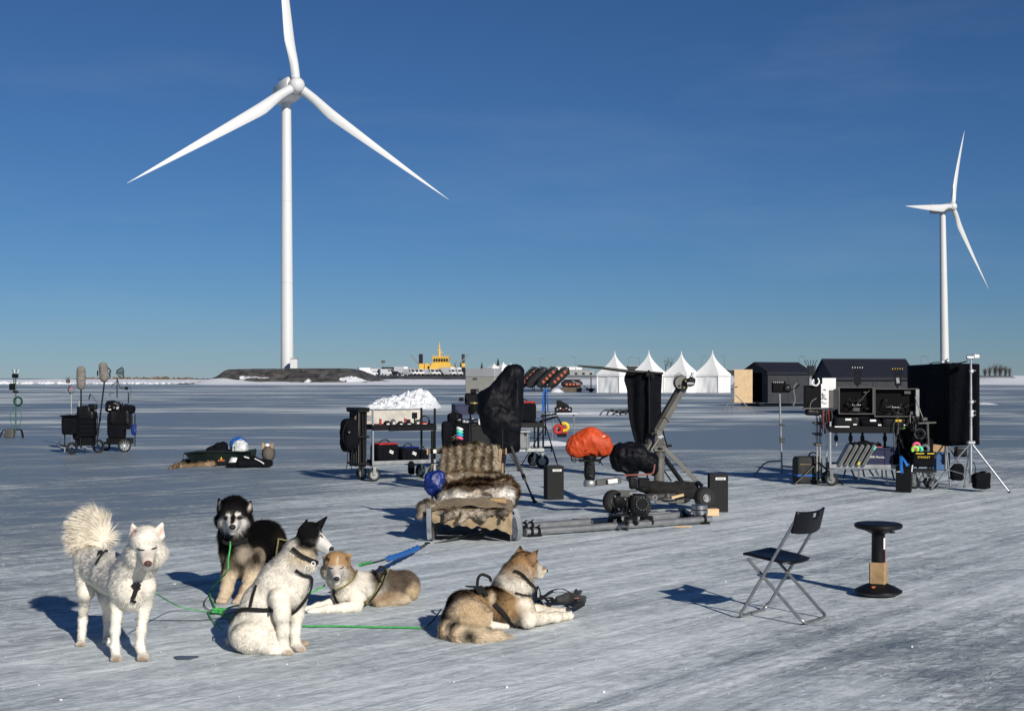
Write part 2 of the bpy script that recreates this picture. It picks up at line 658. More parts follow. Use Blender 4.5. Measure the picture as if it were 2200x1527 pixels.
# ================================================================== SETTING
def ice_material():
    m = bpy.data.materials.new('frosted_ice')
    m.use_nodes = True
    n, l = m.node_tree.nodes, m.node_tree.links
    b = n['Principled BSDF']
    geo = n.new('ShaderNodeNewGeometry')
    def mapping(rot, scale, loc=(0, 0, 0)):
        q = n.new('ShaderNodeMapping')
        q.vector_type = 'TEXTURE'
        q.inputs['Location'].default_value = loc
        q.inputs['Rotation'].default_value = (0, 0, rot)
        q.inputs['Scale'].default_value = [1 / v for v in scale]
        l.new(geo.outputs['Position'], q.inputs[0])
        return q.outputs[0]
    def noise(vec, scale, detail=6, rough=0.55, dist=0.0):
        q = n.new('ShaderNodeTexNoise')
        q.inputs['Scale'].default_value = scale
        q.inputs['Detail'].default_value = detail
        q.inputs['Roughness'].default_value = rough
        q.inputs['Distortion'].default_value = dist
        l.new(vec, q.inputs['Vector'])
        return q.outputs[0]
    def mth(op, a, b_=None, c=None, clamp=False):
        q = n.new('ShaderNodeMath')
        q.operation = op
        q.use_clamp = clamp
        for i, x in enumerate((a, b_, c)):
            if x is None:
                continue
            if isinstance(x, (int, float)):
                q.inputs[i].default_value = x
            else:
                l.new(x, q.inputs[i])
        return q.outputs[0]
    def rng_(x, a, b_, c=0.0, d=1.0, smooth=False):
        q = n.new('ShaderNodeMapRange')
        q.interpolation_type = 'SMOOTHSTEP' if smooth else 'LINEAR'
        for i, y in enumerate((a, b_, c, d)):
            if isinstance(y, (int, float)):
                q.inputs[1 + i].default_value = y
            else:
                l.new(y, q.inputs[1 + i])
        l.new(x, q.inputs[0])
        return q.outputs[0]
    TR = math.radians(50)                      # run of the vehicle tracks over the ice
    sep = n.new('ShaderNodeSeparateXYZ')
    l.new(geo.outputs['Position'], sep.inputs[0])
    X, Y = sep.outputs[0], sep.outputs[1]
    plain = mapping(0, (1, 1, 1))
    big = noise(mapping(math.radians(-8), (0.32, 1.0, 1)), 0.16, 5, 0.5, 0.6)
    bands = noise(mapping(math.radians(6), (0.38, 1.0, 1)), 0.10, 8, 0.62, 0.8)
    wide = noise(mapping(math.radians(4), (0.42, 1.0, 1), (31, 7, 0)), 0.028, 7, 0.62, 0.6)
    tracks = noise(mapping(TR, (0.035, 1.0, 1)), 3.0, 5, 0.62, 0.1)
    streak = noise(mapping(TR, (0.16, 1.0, 1), (3, 1, 0)), 9.0, 4, 0.6, 0.3)
    flake = noise(mapping(math.radians(30), (0.60, 1.0, 1)), 15.0, 6, 0.75, 0.8)
    fine = noise(plain, 90.0, 3, 0.6)
    patch = noise(mapping(math.radians(12), (0.55, 1, 1), (5.2, 2.1, 0)), 0.55, 6, 0.6, 0.9)
    # how much frost lies where: the trodden camp is white, the open ice beyond is blown bare in bands
    mott = noise(mapping(math.radians(22), (0.50, 1.0, 1), (9, 4, 0)), 2.9, 8, 0.72, 0.5)
    camp = mth('MULTIPLY', rng_(Y, 14.0, 30.0, 1.0, 0.0, True), rng_(X, -5.0, -0.5, 0.2, 1.0, True))
    corner = mth('MULTIPLY', rng_(X, 0.2, 2.4, 0.0, 1.0, True), rng_(Y, 8.6, 10.8, 1.0, 0.0, True))
    left = mth('MULTIPLY', rng_(X, -4.6, -1.6, 1.0, 0.0, True), mth('MULTIPLY', rng_(Y, 10.5, 12.5, 0, 1, True), rng_(Y, 22, 30, 1, 0, True)))
    lane = rng_(mth('SUBTRACT', mth('MULTIPLY', Y, 0.70), mth('MULTIPLY', X, 0.72)), 3.6, 8.2, 1.0, 0.0, True)
    amt = mth('MULTIPLY_ADD', camp, 0.19, 0.0)
    amt = mth('MULTIPLY_ADD', rng_(Y, 9.5, 11.5, 1.0, 0.0, True), 0.03, amt)
    amt = mth('MULTIPLY_ADD', corner, -0.185, amt)
    amt = mth('MULTIPLY_ADD', left, -0.085, amt)
    far = rng_(Y, 17.0, 40.0, 0.0, 1.0, True)
    near = mth('SUBTRACT', 1.0, far)
    def c5(x, k):
        return mth('MULTIPLY', mth('SUBTRACT', x, 0.5), k)
    def add(*xs):
        r = xs[0]
        for x in xs[1:]:
            r = mth('ADD', r, x)
        return r
    sn = add(c5(mott, 0.50), c5(flake, 0.50), c5(big, 0.48), c5(patch, 0.50), c5(tracks, 0.46))
    mids = noise(mapping(math.radians(8), (0.30, 1.0, 1), (2, 9, 0)), 0.55, 6, 0.65, 0.6)
    sf = add(c5(bands, 1.15), c5(wide, 0.95), c5(mids, 0.75), -0.005)
    s = add(mth('MULTIPLY', sn, near), mth('MULTIPLY', sf, far), amt, 0.5)
    frost = rng_(s, mth('MULTIPLY_ADD', far, 0.10, 0.36), mth('MULTIPLY_ADD', far, -0.02, 0.64), 0, 1, True)
    st = add(s, mth('MULTIPLY', add(c5(streak, 0.55), c5(flake, 0.35), c5(tracks, 0.5)), near))
    fleck = noise(mapping(math.radians(20), (0.8, 1.0, 1), (1, 3, 0)), 17.0, 4, 0.65, 0.3)
    thick = rng_(st, mth('MULTIPLY_ADD', far, -0.03, 0.60), mth('MULTIPLY_ADD', far, -0.10, 0.92), 0, 1)
    thick = mth('MAXIMUM', thick, mth('MULTIPLY', rng_(add(fleck, c5(mott, 0.35), mth('MULTIPLY', amt, 0.12)), 0.62, 0.70, 0, 0.9, True), near))
    thick = mth('MAXIMUM', thick, mth('MULTIPLY', rng_(mth('ADD', tracks, c5(streak, 0.25)), 0.645, 0.70, 0, 0.75, True), near))
    rut = mth('MULTIPLY', rng_(mth('ADD', tracks, c5(streak, 0.3)), 0.375, 0.325, 0, 1, True), mth('MULTIPLY', near, 0.35))
    mixc = n.new('ShaderNodeMix'); mixc.data_type = 'RGBA'
    mixc.inputs[6].default_value = (0.178, 0.220, 0.262, 1)
    mixc.inputs[7].default_value = (0.468, 0.520, 0.540, 1)
    l.new(mth('SUBTRACT', frost, rut, None, True), mixc.inputs[0])
    mixd = n.new('ShaderNodeMix'); mixd.data_type = 'RGBA'
    mixd.inputs[7].default_value = (0.78, 0.83, 0.84, 1)
    l.new(mixc.outputs[2], mixd.inputs[6])
    l.new(thick, mixd.inputs[0])
    # grain
    sc = n.new('ShaderNodeVectorMath'); sc.operation = 'SCALE'
    l.new(mixd.outputs[2], sc.inputs[0])
    gr = mth('ADD', mth('MULTIPLY', rng_(fine, 0.3, 0.7, -0.5, 0.5), 0.10), mth('MULTIPLY_ADD', rng_(flake, 0.35, 0.65, -0.5, 0.5), 0.16, 1.0))
    l.new(gr, sc.inputs['Scale'])
    l.new(sc.outputs[0], b.inputs['Base Color'])
    l.new(rng_(frost, 0, 1, 0.42, 0.8), b.inputs['Roughness'])
    b.inputs['Specular IOR Level'].default_value = 0.2
    hgt = mth('ADD', mth('MULTIPLY', mott, 0.9), mth('ADD', mth('MULTIPLY', tracks, 1.1), mth('ADD', mth('MULTIPLY', streak, 0.35), mth('MULTIPLY', fine, 0.12))))
    hgt = mth('MULTIPLY', hgt, mth('MULTIPLY_ADD', frost, 0.8, 0.2))
    bp = n.new('ShaderNodeBump')
    bp.inputs['Distance'].default_value = 0.03
    l.new(rng_(Y, 10, 60, 0.75, 0.12), bp.inputs['Strength'])
    l.new(hgt, bp.inputs['Height'])
    l.new(bp.outputs[0], b.inputs['Normal'])
    MATS['frosted_ice'] = m
ice_material()

def sheet(name, xs, ys, z, material):
    rows = [[(x, y, z) for x in xs] for y in ys]
    o = MB().grid(rows).build(name, material)
    o['kind'] = 'structure'
    return o
xs = [-30000, -4000, -800, -200, -60, -20, 0, 20, 60, 200, 800, 4000, 30000]
sheet('frozen_bay_ice', xs, [-60, -10, 5, 12, 20, 40, 90, 200, 500, 1200, 5000, 45000], 0.0, 'frosted_ice')
mat('open_water', (0.018, 0.035, 0.06), 0.35, var=0.1, vscale=0.01)
sheet('open_sea_water', [-30000, -4000, 0, 4000, 30000], [872, 3000, 45000], 0.02, 'open_water')

def terrain(name, xr, yr, nx, ny, hfun, material, cols=None):
    X = np.linspace(*xr, nx); Y = np.linspace(*yr, ny)
    gx, gy = np.meshgrid(X, Y)
    p = np.stack([gx.ravel(), gy.ravel(), np.zeros(gx.size)], 1)
    p[:, 2] = hfun(p)
    i = np.arange(nx * ny).reshape(ny, nx)
    f = np.stack([i[:-1, :-1].ravel(), i[:-1, 1:].ravel(), i[1:, 1:].ravel(), i[1:, :-1].ravel()], 1)
    o = mesh_obj(name, p, f, material, smooth=True, angle=180)
    if cols is not None:
        set_colors(o, cols(p))
    o['kind'] = 'structure'
    return o
def sm(a, b, x):
    t = np.clip((x - a) / (b - a), 0, 1)
    return t * t * (3 - 2 * t)
mat('rubble', (0.07, 0.067, 0.062), 0.9, var=0.55, vscale=1.1, bump=1.0, bscale=1.5)
mat('brown_rock', (0.15, 0.115, 0.085), 0.9, var=0.5, vscale=0.35, bump=0.8, bscale=1.0)

def px_at(x, d):
    return CX + x / d * F
# snow-covered shore in front of the banks
def shore_h(p):
    px = px_at(p[:, 0], p[:, 1])
    edge = 352 + 10 * vnoise(p * [1, 0, 0], 0.02) + 6 * vnoise(p * [1, 0, 0], 0.09)
    start = edge + np.where(px < 430, 60, 0)
    h = sm(start, start + 90, p[:, 1]) * (1.15 + 0.25 * fbm(p, 0.05, 4)) + 0.12 * np.abs(fbm(p, 0.25, 3)) * sm(start, start + 6, p[:, 1])
    lump = np.exp(-(((px - 470) / 45) ** 2)) * sm(370, 396, p[:, 1]) * (1 - sm(396, 420, p[:, 1])) * 1.2
    right = np.exp(-(((px - 2150) / 60) ** 2)) * sm(380, 420, p[:, 1]) * 0.5
    return np.where(p[:, 1] < start, -0.3, 0.0) + h + lump + right
terrain('snow_shore', (-250, 260), (345, 520), 340, 60, shore_h, 'snow')
# gravel mound that carries the tall turbine
def mound_h(p):
    d = 418.0
    px = px_at(p[:, 0], d)
    prof = np.interp(px, [440, 462, 492, 500, 560, 745, 775, 800, 860], [0, 0.5, 4.0, 4.4, 4.55, 4.6, 3.2, 1.6, 0.4])
    side = sm(394, 412, p[:, 1]) * (1 - sm(440, 462, p[:, 1]))
    rough = 0.55 * fbm(p, 0.35, 4) * (1 - 0.7 * sm(0.9, 1.0, side))
    h = (prof + 0.3 * vnoise(p * [1, 0, 0], 0.08)) * side
    top = h > 4.25
    return np.where(top, np.minimum(h + rough * 0.25, 4.75), h + rough * (side > 0.02) * np.clip(prof, 0, 1)) - 0.5 * (side < 0.02)
def rubble_cols(p):
    n1 = fbm(p, 0.55, 4)
    c = np.array([0.062, 0.059, 0.055]) * (1 + 0.75 * n1)[:, None].clip(0.35, 2.2)
    snowy = (fbm(p + 5, 0.16, 3) > 0.62) & (p[:, 2] < 2.2)
    c[snowy] = (0.75, 0.77, 0.8)
    return c
terrain('gravel_mound', (-100, -34), (388, 466), 230, 130, mound_h, 'paint_attr', rubble_cols)
# gravel quay behind, all the way to the right
def quay_h(p):
    px = px_at(p[:, 0], p[:, 1])
    on = sm(752, 792, px)
    front = sm(478, 492, p[:, 1])
    return (2.72 * front * on - 0.6 * (1 - front)) + 0.16 * fbm(p, 0.3, 3) * (front < 0.98)
def quay_cols(p):
    c = np.array([0.06, 0.058, 0.054]) * (1 + 0.6 * fbm(p, 0.6, 3))[:, None].clip(0.4, 2)
    c[(fbm(p + 3, 0.10, 3) > 0.40)] = (0.72, 0.74, 0.78)
    px = px_at(p[:, 0], p[:, 1])
    c[(px > 1010) & (p[:, 2] < 2.3)] = (0.74, 0.76, 0.8)
    return c
terrain('quay_ground', (-62, 330), (476, 900), 420, 50, quay_h, 'paint_attr', quay_cols)

# boulder breakwater running out at the far left
def rocks(name, spots, material, kind='stuff'):
    m = MB()
    for (x, y, z, s) in spots:
        bm = bmesh.new()
        bmesh.ops.create_icosphere(bm, subdivisions=1, radius=s)
        for v in bm.verts:
            v.co.x *= 0.8 + 0.5 * random.random(); v.co.y *= 0.8 + 0.4 * random.random(); v.co.z *= 0.6 + 0.4 * random.random()
        m.add([(v.co.x + x, v.co.y + y, v.co.z + z) for v in bm.verts], [tuple(v.index for v in f.verts) for f in bm.faces])
        bm.free()
    o = m.build(name, material, smooth=False)
    if kind:
        o['kind'] = kind
    return o
sp = []
for i in range(520):
    px = random.uniform(150, 470)
    d = random.uniform(516, 530)
    hgt = np.interp(px, [150, 185, 230, 300, 345, 420, 470], [0.0, 1.6, 1.9, 1.7, 2.1, 1.5, 1.0])
    sp.append(((px - CX) / F * d, d, random.uniform(-0.3, max(hgt, 0.01)), random.uniform(0.45, 0.95)))
o = rocks('boulder_breakwater', sp, 'brown_rock')
tag(o, 'brown boulder breakwater on the far ice by the horizon', 'breakwater')
sp = []
for i in range(700):
    px = random.uniform(470, 800)
    t = random.random()
    d = 397 + 17 * t
    top = np.interp(px, [440, 462, 492, 500, 560, 745, 775, 800, 860], [0, 0.5, 3.6, 4.0, 4.1, 4.2, 2.9, 1.4, 0.4])
    sp.append(((px - CX) / F * 418, d, top * (t * t * (3 - 2 * t)) * 0.98, random.uniform(0.22, 0.6)))
o = rocks('mound_rubble', sp, 'rubble')
tag(o, 'dark rubble covering the gravel mound under the tall turbine', 'rubble')
# low ridge of drifted snow on the far ice, left
sp = []
for i in range(130):
    px = random.uniform(-20, 460); d = random.uniform(400, 440)
    sp.append(((px - CX) / F * d, d, 0.05, random.uniform(0.25, 0.7) * (1.2 if px < 160 else 0.8)))
o = rocks('pressure_ridge_snow', sp, 'snow')
tag(o, 'low ridge of broken white snow far out on the left ice', 'snow ridge')

# ------------------------------------------------------------------ wind turbines
def blade_mesh(mb, root, tip, chord_dir, nrm, r0, cmax, bend=0.0, n=26):
    """round root growing into a flat tapering aerofoil; chord_dir: side of the trailing edge"""
    root, tip = Vector(root), Vector(tip)
    L = (tip - root).length
    ax = (tip - root).normalized()
    c = Vector(chord_dir); c = (c - ax * c.dot(ax)).normalized()
    th = ax.cross(c).normalized()
    rows, K = [], 20
    for i in range(n):
        t = i / (n - 1)
        if t < 0.05: ch, tk, of = 2 * r0, 2 * r0, 0
        else:
            u = min(1, (t - 0.05) / 0.17); u = u * u * (3 - 2 * u)
            taper = (1 - max(0, (t - 0.22)) / 0.78) ** 0.92
            ch = 2 * r0 + (cmax - 2 * r0) * u if t < 0.22 else cmax * taper * 0.97 + 0.03 * cmax * (1 - t)
            tk = 2 * r0 * (1 - u) + 0.42 * ch * u if t < 0.22 else (0.42 - 0.26 * min(1, (t - 0.22) / 0.4)) * ch
            of = u * 0.22 * ch
        tw = 0.30 * (1 - t) * min(1, t / 0.15)
        cc = c * math.cos(tw) + th * math.sin(tw); tt = th * math.cos(tw) - c * math.sin(tw)
        ctr = root + ax * (L * t) + cc * of + Vector(nrm) * (bend * t * t)
        ch = max(ch, 0.06)
        row = []
        for k in range(K):
            g = 2 * PI * k / K
            sharp = 1.0 if math.cos(g) < 0 else 1 - 0.55 * min(1, t / 0.22) * math.cos(g) ** 2
            row.append(ctr + cc * (0.5 * ch * math.cos(g)) + tt * (0.5 * tk * math.sin(g) * sharp))
        rows.append(row + [row[0]])
    mb.grid(rows)
    return mb
def turbine(name, label, d, base, top, rb, rt, hub, yaw, blades, hub_r, nac_len, nac_w, nac_h, cmax, seams):
    s = d / F
    b0 = P(base[0], base[1], d); t0 = P(top[0], top[1], d)
    t0.x = b0.x + (t0.x - b0.x)
    T = thing(name, label, 'wind turbine', b0, world=True, group='wind turbines on the shore')
    m = MB(); n = 14
    for k in range(n):
        a = b0.lerp(t0, k / n); b = b0.lerp(t0, (k + 1) / n)
        m.cyl(a, b, (rb + (rt - rb) * k / n) * s, (rb + (rt - rb) * (k + 1) / n) * s, 40, cap=False)
    tower = m.build('tower', 'turbine_white', T, angle=60)
    for k in seams:
        m = MB()
        a = b0.lerp(t0, k)
        m.cyl(a - Vector((0, 0, .03)), a + Vector((0, 0, .03)), (rb + (rt - rb) * k) * s + 0.012, n=40, cap=False)
        m.build('tower_flange', 'turbine_seam', tower)
    ax = Vector((math.sin(yaw), -math.cos(yaw), 0.08)).normalized()
    hp = P(hub[0], hub[1], d)
    kx = (hub[0] - CX) / F
    over = (kx * t0.y - t0.x) / (math.sin(yaw) + kx * math.cos(yaw))
    hp = P(hub[0], hub[1], t0.y - over * math.cos(yaw))
    t_, sd, up = frame(ax)
    m = MB()
    back = hp - ax * (over + nac_len)
    rows = []
    for (q, sw, sh) in ((0.0, .80, .80), (0.06, .95, .95), (0.4, 1, 1), (0.85, .95, .93), (0.97, .8, .78), (1.0, .5, .5)):
        c = (hp - ax * (hub_r * 0.55)).lerp(back, q)
        row = []
        for k in range(24):
            g = 2 * PI * k / 24
            cx_, sx_ = math.cos(g), math.sin(g)
            e = 0.55
            row.append(c + sd * (math.copysign(abs(cx_) ** e, cx_) * nac_w * sw) + up * (math.copysign(abs(sx_) ** e, sx_) * nac_h * sh))
        rows.append(row + [row[0]])
    m.grid(rows)
    m.add(rows[-1][:24], [tuple(range(24))]); m.add(rows[0][:24], [tuple(range(24))[::-1]])
    nac = m.build('nacelle', 'turbine_white', T, angle=50)
    m = MB()
    q = hp - ax * (over + nac_len * 0.75) + up * nac_h
    m.cyl(q, q + up * 2.4, 0.07, n=6); m.bar(q + up * 1.7 - sd * .8, q + up * 1.7 + sd * .8, .08)
    m.cyl(q + up * 1.7 + sd * .8, q + up * 2.5 + sd * .8, 0.09, n=6)
    m.build('weather_mast', 'turbine_seam', nac)
    m = MB()
    m.lathe([(hub_r * .9, -hub_r * 1.0), (hub_r, -hub_r * .6), (hub_r, hub_r * .25), (hub_r * .88, hub_r * .62), (hub_r * .6, hub_r * .92), (hub_r * .25, hub_r * 1.06), (0.02, hub_r * 1.1)], hp, 32, ax)
    hb = m.build('hub', 'turbine_white', T, angle=60)
    pl_x = Vector((math.cos(yaw), math.sin(yaw), 0))
    for (ang, ln, csign, cm) in blades:
        g = math.radians(ang)
        dr = pl_x * math.cos(g) + up * math.sin(g)
        side = (-pl_x * math.sin(g) + up * math.cos(g)) * csign
        m = MB()
        blade_mesh(m, hp + dr * hub_r * 0.75, hp + dr * ln, side, ax, hub_r * 0.58, cm, bend=ln * 0.02)
        bl = m.build('blade', 'turbine_white', T, angle=70)
        m = MB(); m.cyl(hp + dr * hub_r * .86, hp + dr * (hub_r * .86 + 0.14), hub_r * 0.615, n=28)
        m.build('blade_collar', 'turbine_seam', bl)
    return T
T1 = turbine('wind_turbine', 'tall white wind turbine standing on the dark gravel mound', 430, (617, 794), (615, 212), 13.6, 10.2, (637, 184), math.radians(31),
        [(213.2, 64.5, 1, 3.9), (327.8, 61.6, -1, 3.3), (95.0, 61.5, 1, 3.8)], 2.45, 5.5, 3.3, 3.5, 4.9, (0.02, 0.32, 0.62))
m = MB()
q = P(632, 794, 424); s_ = 424 / F
m.box(q + Vector((0, 0, 1.65)), (2.2, 2.4, 3.3), bev=0.08)
sh = m.build('equipment_cabinet', 'turbine_white', None, loc=tuple(q))
m = MB(); m.prism([q + Vector((-1.25, -1.3, 3.32)), q + Vector((1.25, -1.3, 3.32)), q + Vector((0, -1.3, 3.85))], (0, 2.6, 0))
tag(sh, 'small pale cabinet beside the foot of the tall turbine', 'cabinet')
ROOT_LOC[sh.name] = q
m.build('roof', 'turbine_seam', sh)
T2 = turbine('wind_turbine', 'smaller distant white wind turbine above the black screens at right', 740, (2030, 812), (2025, 456), 9.6, 6.2, (2046, 444), math.radians(40),
        [(69.5, 47, 1, 4.6), (184.5, 46.5, 1, 4.4), (303.5, 53.0, -1, 3.4)], 2.3, 7.5, 2.1, 2.2, 4.6, (0.3, 0.62))
# ================================================================== SLED DOGS
WHITE = (0.86, 0.805, 0.70); CREAM = (0.70, 0.57, 0.41); TAN = (0.42, 0.26, 0.13); DTAN = (0.26, 0.15, 0.075)
BLACK = (0.006, 0.0055, 0.006); DBROWN = (0.04, 0.028, 0.02); PINK = (0.50, 0.30, 0.25); GREYB = (0.16, 0.125, 0.09)
WHT2 = (0.70, 0.67, 0.62)

class Dog:
    """a body laid out in zoomed photo coordinates (zx, zy) plus a distance d; radii in zoom pixels"""
    def __init__(self, ox, oy, z, d0):
        self.ox, self.oy, self.z, self.d0 = ox, oy, z, d0
        self.pr, self.paints = [], []
    def pt(self, x, y, d):
        return np.array(P(self.ox + x / self.z, self.oy + y / self.z, self.d0 + d))
    def R(self, r, d=0.0):
        return r / self.z * (self.d0 + d) / F
    def cap(self, a, b, col=WHITE, L=0.02, **kw):
        s = dict(t='cap', a=self.pt(*a[:3]), b=self.pt(*b[:3]), ra=self.R(a[3], a[2]), rb=self.R(b[3], b[2]), col=col, L=L)
        s.update(kw)
        self.pr.append(s)
    def ell(self, c, r, col=WHITE, L=0.02, R=None, **kw):
        s = dict(t='ell', c=self.pt(*c), r=[self.R(q) for q in r], col=col, L=L)
        if R is not None: s['R'] = R
        s.update(kw)
        self.pr.append(s)
    def chain(self, pts, col=WHITE, L=0.02, **kw):
        for a, b in zip(pts[:-1], pts[1:]):
            self.cap(a, b, col, L, **kw)
    def paint(self, c, r, col, soft=0.3, R=None, L=None):
        self.paints.append((self.pt(*c), np.array([self.R(q) for q in r]), np.array(col), soft, R, L))
    def paw(self, x, y, d, r, col=WHITE, dirx=0.0):
        self.ell((x, y, d), (r, r * 1.15, r * 0.62), col, 0.004)
        for k in (-1.3, -0.45, 0.45, 1.3):
            self.ell((x + k * r * 0.52 * (1 - abs(dirx)) + dirx * r * 0.8, y + r * 0.12, d - self.R(r) * (0.95 - 0.22 * abs(k)) * (1 - 0.5 * abs(dirx)) + k * abs(dirx) * self.R(r) * .5),
                     (r * 0.27, r * 0.42, r * 0.42), col, 0.002, k=0.006)
    def build(self, name, label, vox=0.0085, k=0.028, hairs=60000, comb=(0, 0.3, -1.0), straps=(), dens=1.0, seed=3, flowf=None):
        V, Q = surface(self.pr, vox, k, floor=0.0)
        # one light smoothing pass
        N = vert_normals(V, Q)
        Pf = V.astype(np.float32)
        ds = np.stack([prim_d(Pf, s) for s in self.pr if not s.get('cut')], 1)
        use = [s for s in self.pr if not s.get('cut')]
        wgt = np.exp(-np.clip(ds, -0.02, None) / 0.012)
        wgt /= wgt.sum(1, keepdims=True)
        cols = wgt @ np.array([s['col'] for s in use])
        lens = wgt @ np.array([s['L'] for s in use])
        for (c, r, col, soft, R, L) in self.paints:
            q = V - c
            if R is not None: q = q @ np.asarray(R)
            q = q + 0.25 * r.min() * np.stack([vnoise(V, 28.0), vnoise(V + 3, 28.0), vnoise(V + 7, 28.0)], 1)
            t = np.sqrt(((q / r) ** 2).sum(1))
            a = np.clip((1 + soft - t) / (2 * soft), 0, 1)[:, None] ** 1.0
            cols = cols * (1 - a) + col * a
            if L is not None:
                lens = lens * (1 - a[:, 0]) + L * a[:, 0]
        base = Vector((float(V[:, 0].mean()), float(V[:, 1].mean()), 0))
        body = mesh_obj(name, V, Q, 'fur', None, True, 180, loc=base)
        ROOT_LOC[body.name] = base
        set_colors(body, cols)
        tag(body, label, 'dog', 'sled dogs resting on the ice')
        bv = BVHTree.FromPolygons([tuple(v) for v in V], [tuple(f) for f in Q])
        self.bv = bv
        avoid = []
        for (nm, pts, wd, m_, off) in straps:
            o, cp = self.strap(body, nm, pts, wd, m_, off)
            avoid += [(*c, wd * 0.55 + 0.004) for c in cp]
        if flowf is None:
            flow = np.tile(np.array(comb, float), (len(V), 1))
        else:
            flow = flowf(V)
        fur_mesh('fur', V, Q, N, cols, lens, flow, hairs, body, seed=seed, avoid=np.array(avoid) if avoid else None, clump=0.14)
        self.V, self.Q = V, Q
        return body
    def hit(self, x, y, off):
        p = Vector(self.pt(x, y, 0))
        o = Vector((0, 0, H))
        h = self.bv.ray_cast(o, (p - o).normalized())
        if h[0] is None:
            return None
        return h[0] + h[1] * off, h[1]
    def strap(self, body, nm, pts, wd, material, off):
        """a flat webbing band that follows the coat; pts in zoom pixels"""
        path = curve_pts([Vector((x, y, 0)) for x, y in pts], 7)
        P3 = []
        for q in path:
            h = self.hit(q.x, q.y, off)
            if h: P3.append(h)
        rows = []
        for i, (p, n_) in enumerate(P3):
            a = P3[max(i - 1, 0)][0]; b = P3[min(i + 1, len(P3) - 1)][0]
            t = (b - a).normalized()
            s = t.cross(n_).normalized() * wd / 2
            th = n_ * 0.0025
            rows.append([p - s - th, p - s * .9 + th, p + s * .9 + th, p + s - th, p - s - th])
        m = MB().grid(rows)
        o = m.build(nm, material, body, angle=30)
        return o, [p for p, _ in P3]
    def face(self, body, nose, nr, eyes=(), closed=True, nosecol='nose_black', mouth=None):
        m = MB(); n = Vector(self.pt(*nose)); r = self.R(nr)
        m.ell(n, (r, r * 0.8, r * 0.78), 14, 8)
        no = m.build('nose', nosecol, body, angle=180)
        m = MB()
        for k in (-1, 1):
            m.ell(n + Vector((k * r * 0.42, -r * 0.72, -r * 0.05)), (r * 0.2, r * 0.15, r * 0.16), 8, 6)
        m.build('nostrils', 'nose_dark', no, angle=180)
        for e in eyes:
            (x0, y0), (x1, y1), (x2, y2) = e
            pts = []
            for q in curve_pts([Vector((x0, y0, 0)), Vector((x1, y1, 0)), Vector((x2, y2, 0))], 5):
                h = self.hit(q.x, q.y, 0.003)
                if h: pts.append(h[0])
            if len(pts) > 2:
                m = MB().tube(pts, [self.R(6) * (0.4 + 0.6 * math.sin(PI * i / (len(pts) - 1))) + 0.0008 for i in range(len(pts))], 6)
                m.build('eyelid', 'eye_line', body)
mat('nose_black', (0.012, 0.011, 0.012), 0.32, var=0.2, vscale=60, bump=0.3, bscale=300)
mat('nose_brown', (0.10, 0.045, 0.04), 0.4, var=0.2, vscale=60, bump=0.3, bscale=300)
mat('nose_dark', (0.004, 0.003, 0.003), 0.6)
mat('eye_line', (0.02, 0.014, 0.012), 0.5)
mat('eye_dark', (0.01, 0.006, 0.004), 0.08)
mat('webbing', (0.006, 0.006, 0.0065), 0.9, var=0.25, vscale=60, bump=0.3, bscale=200)
mat('olive_webbing', (0.19, 0.18, 0.07), 0.8, var=0.3, vscale=60)

# ---------------------------------------------------------------- white dog, standing, eyes shut
D = Dog(130, 1040, 3.819, 7.95)
Lb = 0.026
D.ell((592, 835, 0.06), (160, 190, 190), WHITE, Lb)
D.cap((575, 800, 0.10, 160), (440, 735, 0.30, 158), WHITE, Lb)
D.cap((440, 735, 0.30, 156), (330, 700, 0.46, 136), WHITE, Lb)
D.cap((330, 690, 0.46, 136), (240, 630, 0.58, 122), WHITE, Lb)
D.cap((600, 720, 0.06, 160), (690, 560, -0.06, 128), WHITE, 0.034)
D.ell((702, 450, -0.12), (122, 150, 106), WHITE, 0.014)
D.ell((704, 545, -0.10), (146, 120, 105), WHITE, 0.030)
D.cap((640, 590, -0.10, 80), (590, 560, -0.06, 50), WHITE, 0.034)
D.cap((770, 590, -0.10, 80), (822, 560, -0.06, 50), WHITE, 0.034)
D.cap((707, 560, -0.19, 68), (714, 638, -0.29, 47), WHITE, 0.004, k=0.02)
D.cap((707, 605, -0.17, 60), (714, 668, -0.265, 38), WHITE, 0.004, k=0.015)
for sx, (bx, by), (tx, ty) in ((-1, (612, 415), (588, 322)), (1, (802, 408), (832, 316))):
    D.cap((bx, by, -0.12, 58), (tx, ty, -0.12, 12), WHITE, 0.006, n=(sx * 0.25, -1, 0.1), fl=2.0, k=0.015)
    D.cap((bx + sx * -2, by - 5, -0.175, 20), (tx, ty + 32, -0.150, 6), WHITE, 0.0, n=(0, -1, 0), fl=1.3, k=0.01, cut=True)
D.chain([(490, 850, 0.03, 88), (470, 985, 0.06, 54), (448, 1200, 0.02, 34), (447, 1330, 0.0, 31), (455, 1400, -0.01, 36)], WHITE, 0.010)
D.chain([(700, 840, 0.0, 82), (692, 985, 0.05, 52), (662, 1200, 0.01, 34), (652, 1320, 0.0, 31), (672, 1398, -0.01, 36)], WHITE, 0.010)
D.paw(457, 1432, -0.055, 50); D.paw(678, 1420, -0.055, 52)
D.chain([(215, 700, 0.53, 98), (205, 880, 0.42, 60), (190, 1010, 0.50, 34), (182, 1110, 0.53, 28), (172, 1285, 0.43, 29)], WHITE, 0.014)
D.paw(165, 1310, 0.38, 44)
D.chain([(350, 740, 0.57, 92), (385, 930, 0.46, 60), (398, 1080, 0.56, 36), (388, 1270, 0.52, 34)], WHITE, 0.014)
D.paw(384, 1285, 0.47, 42)
Lt = 0.115
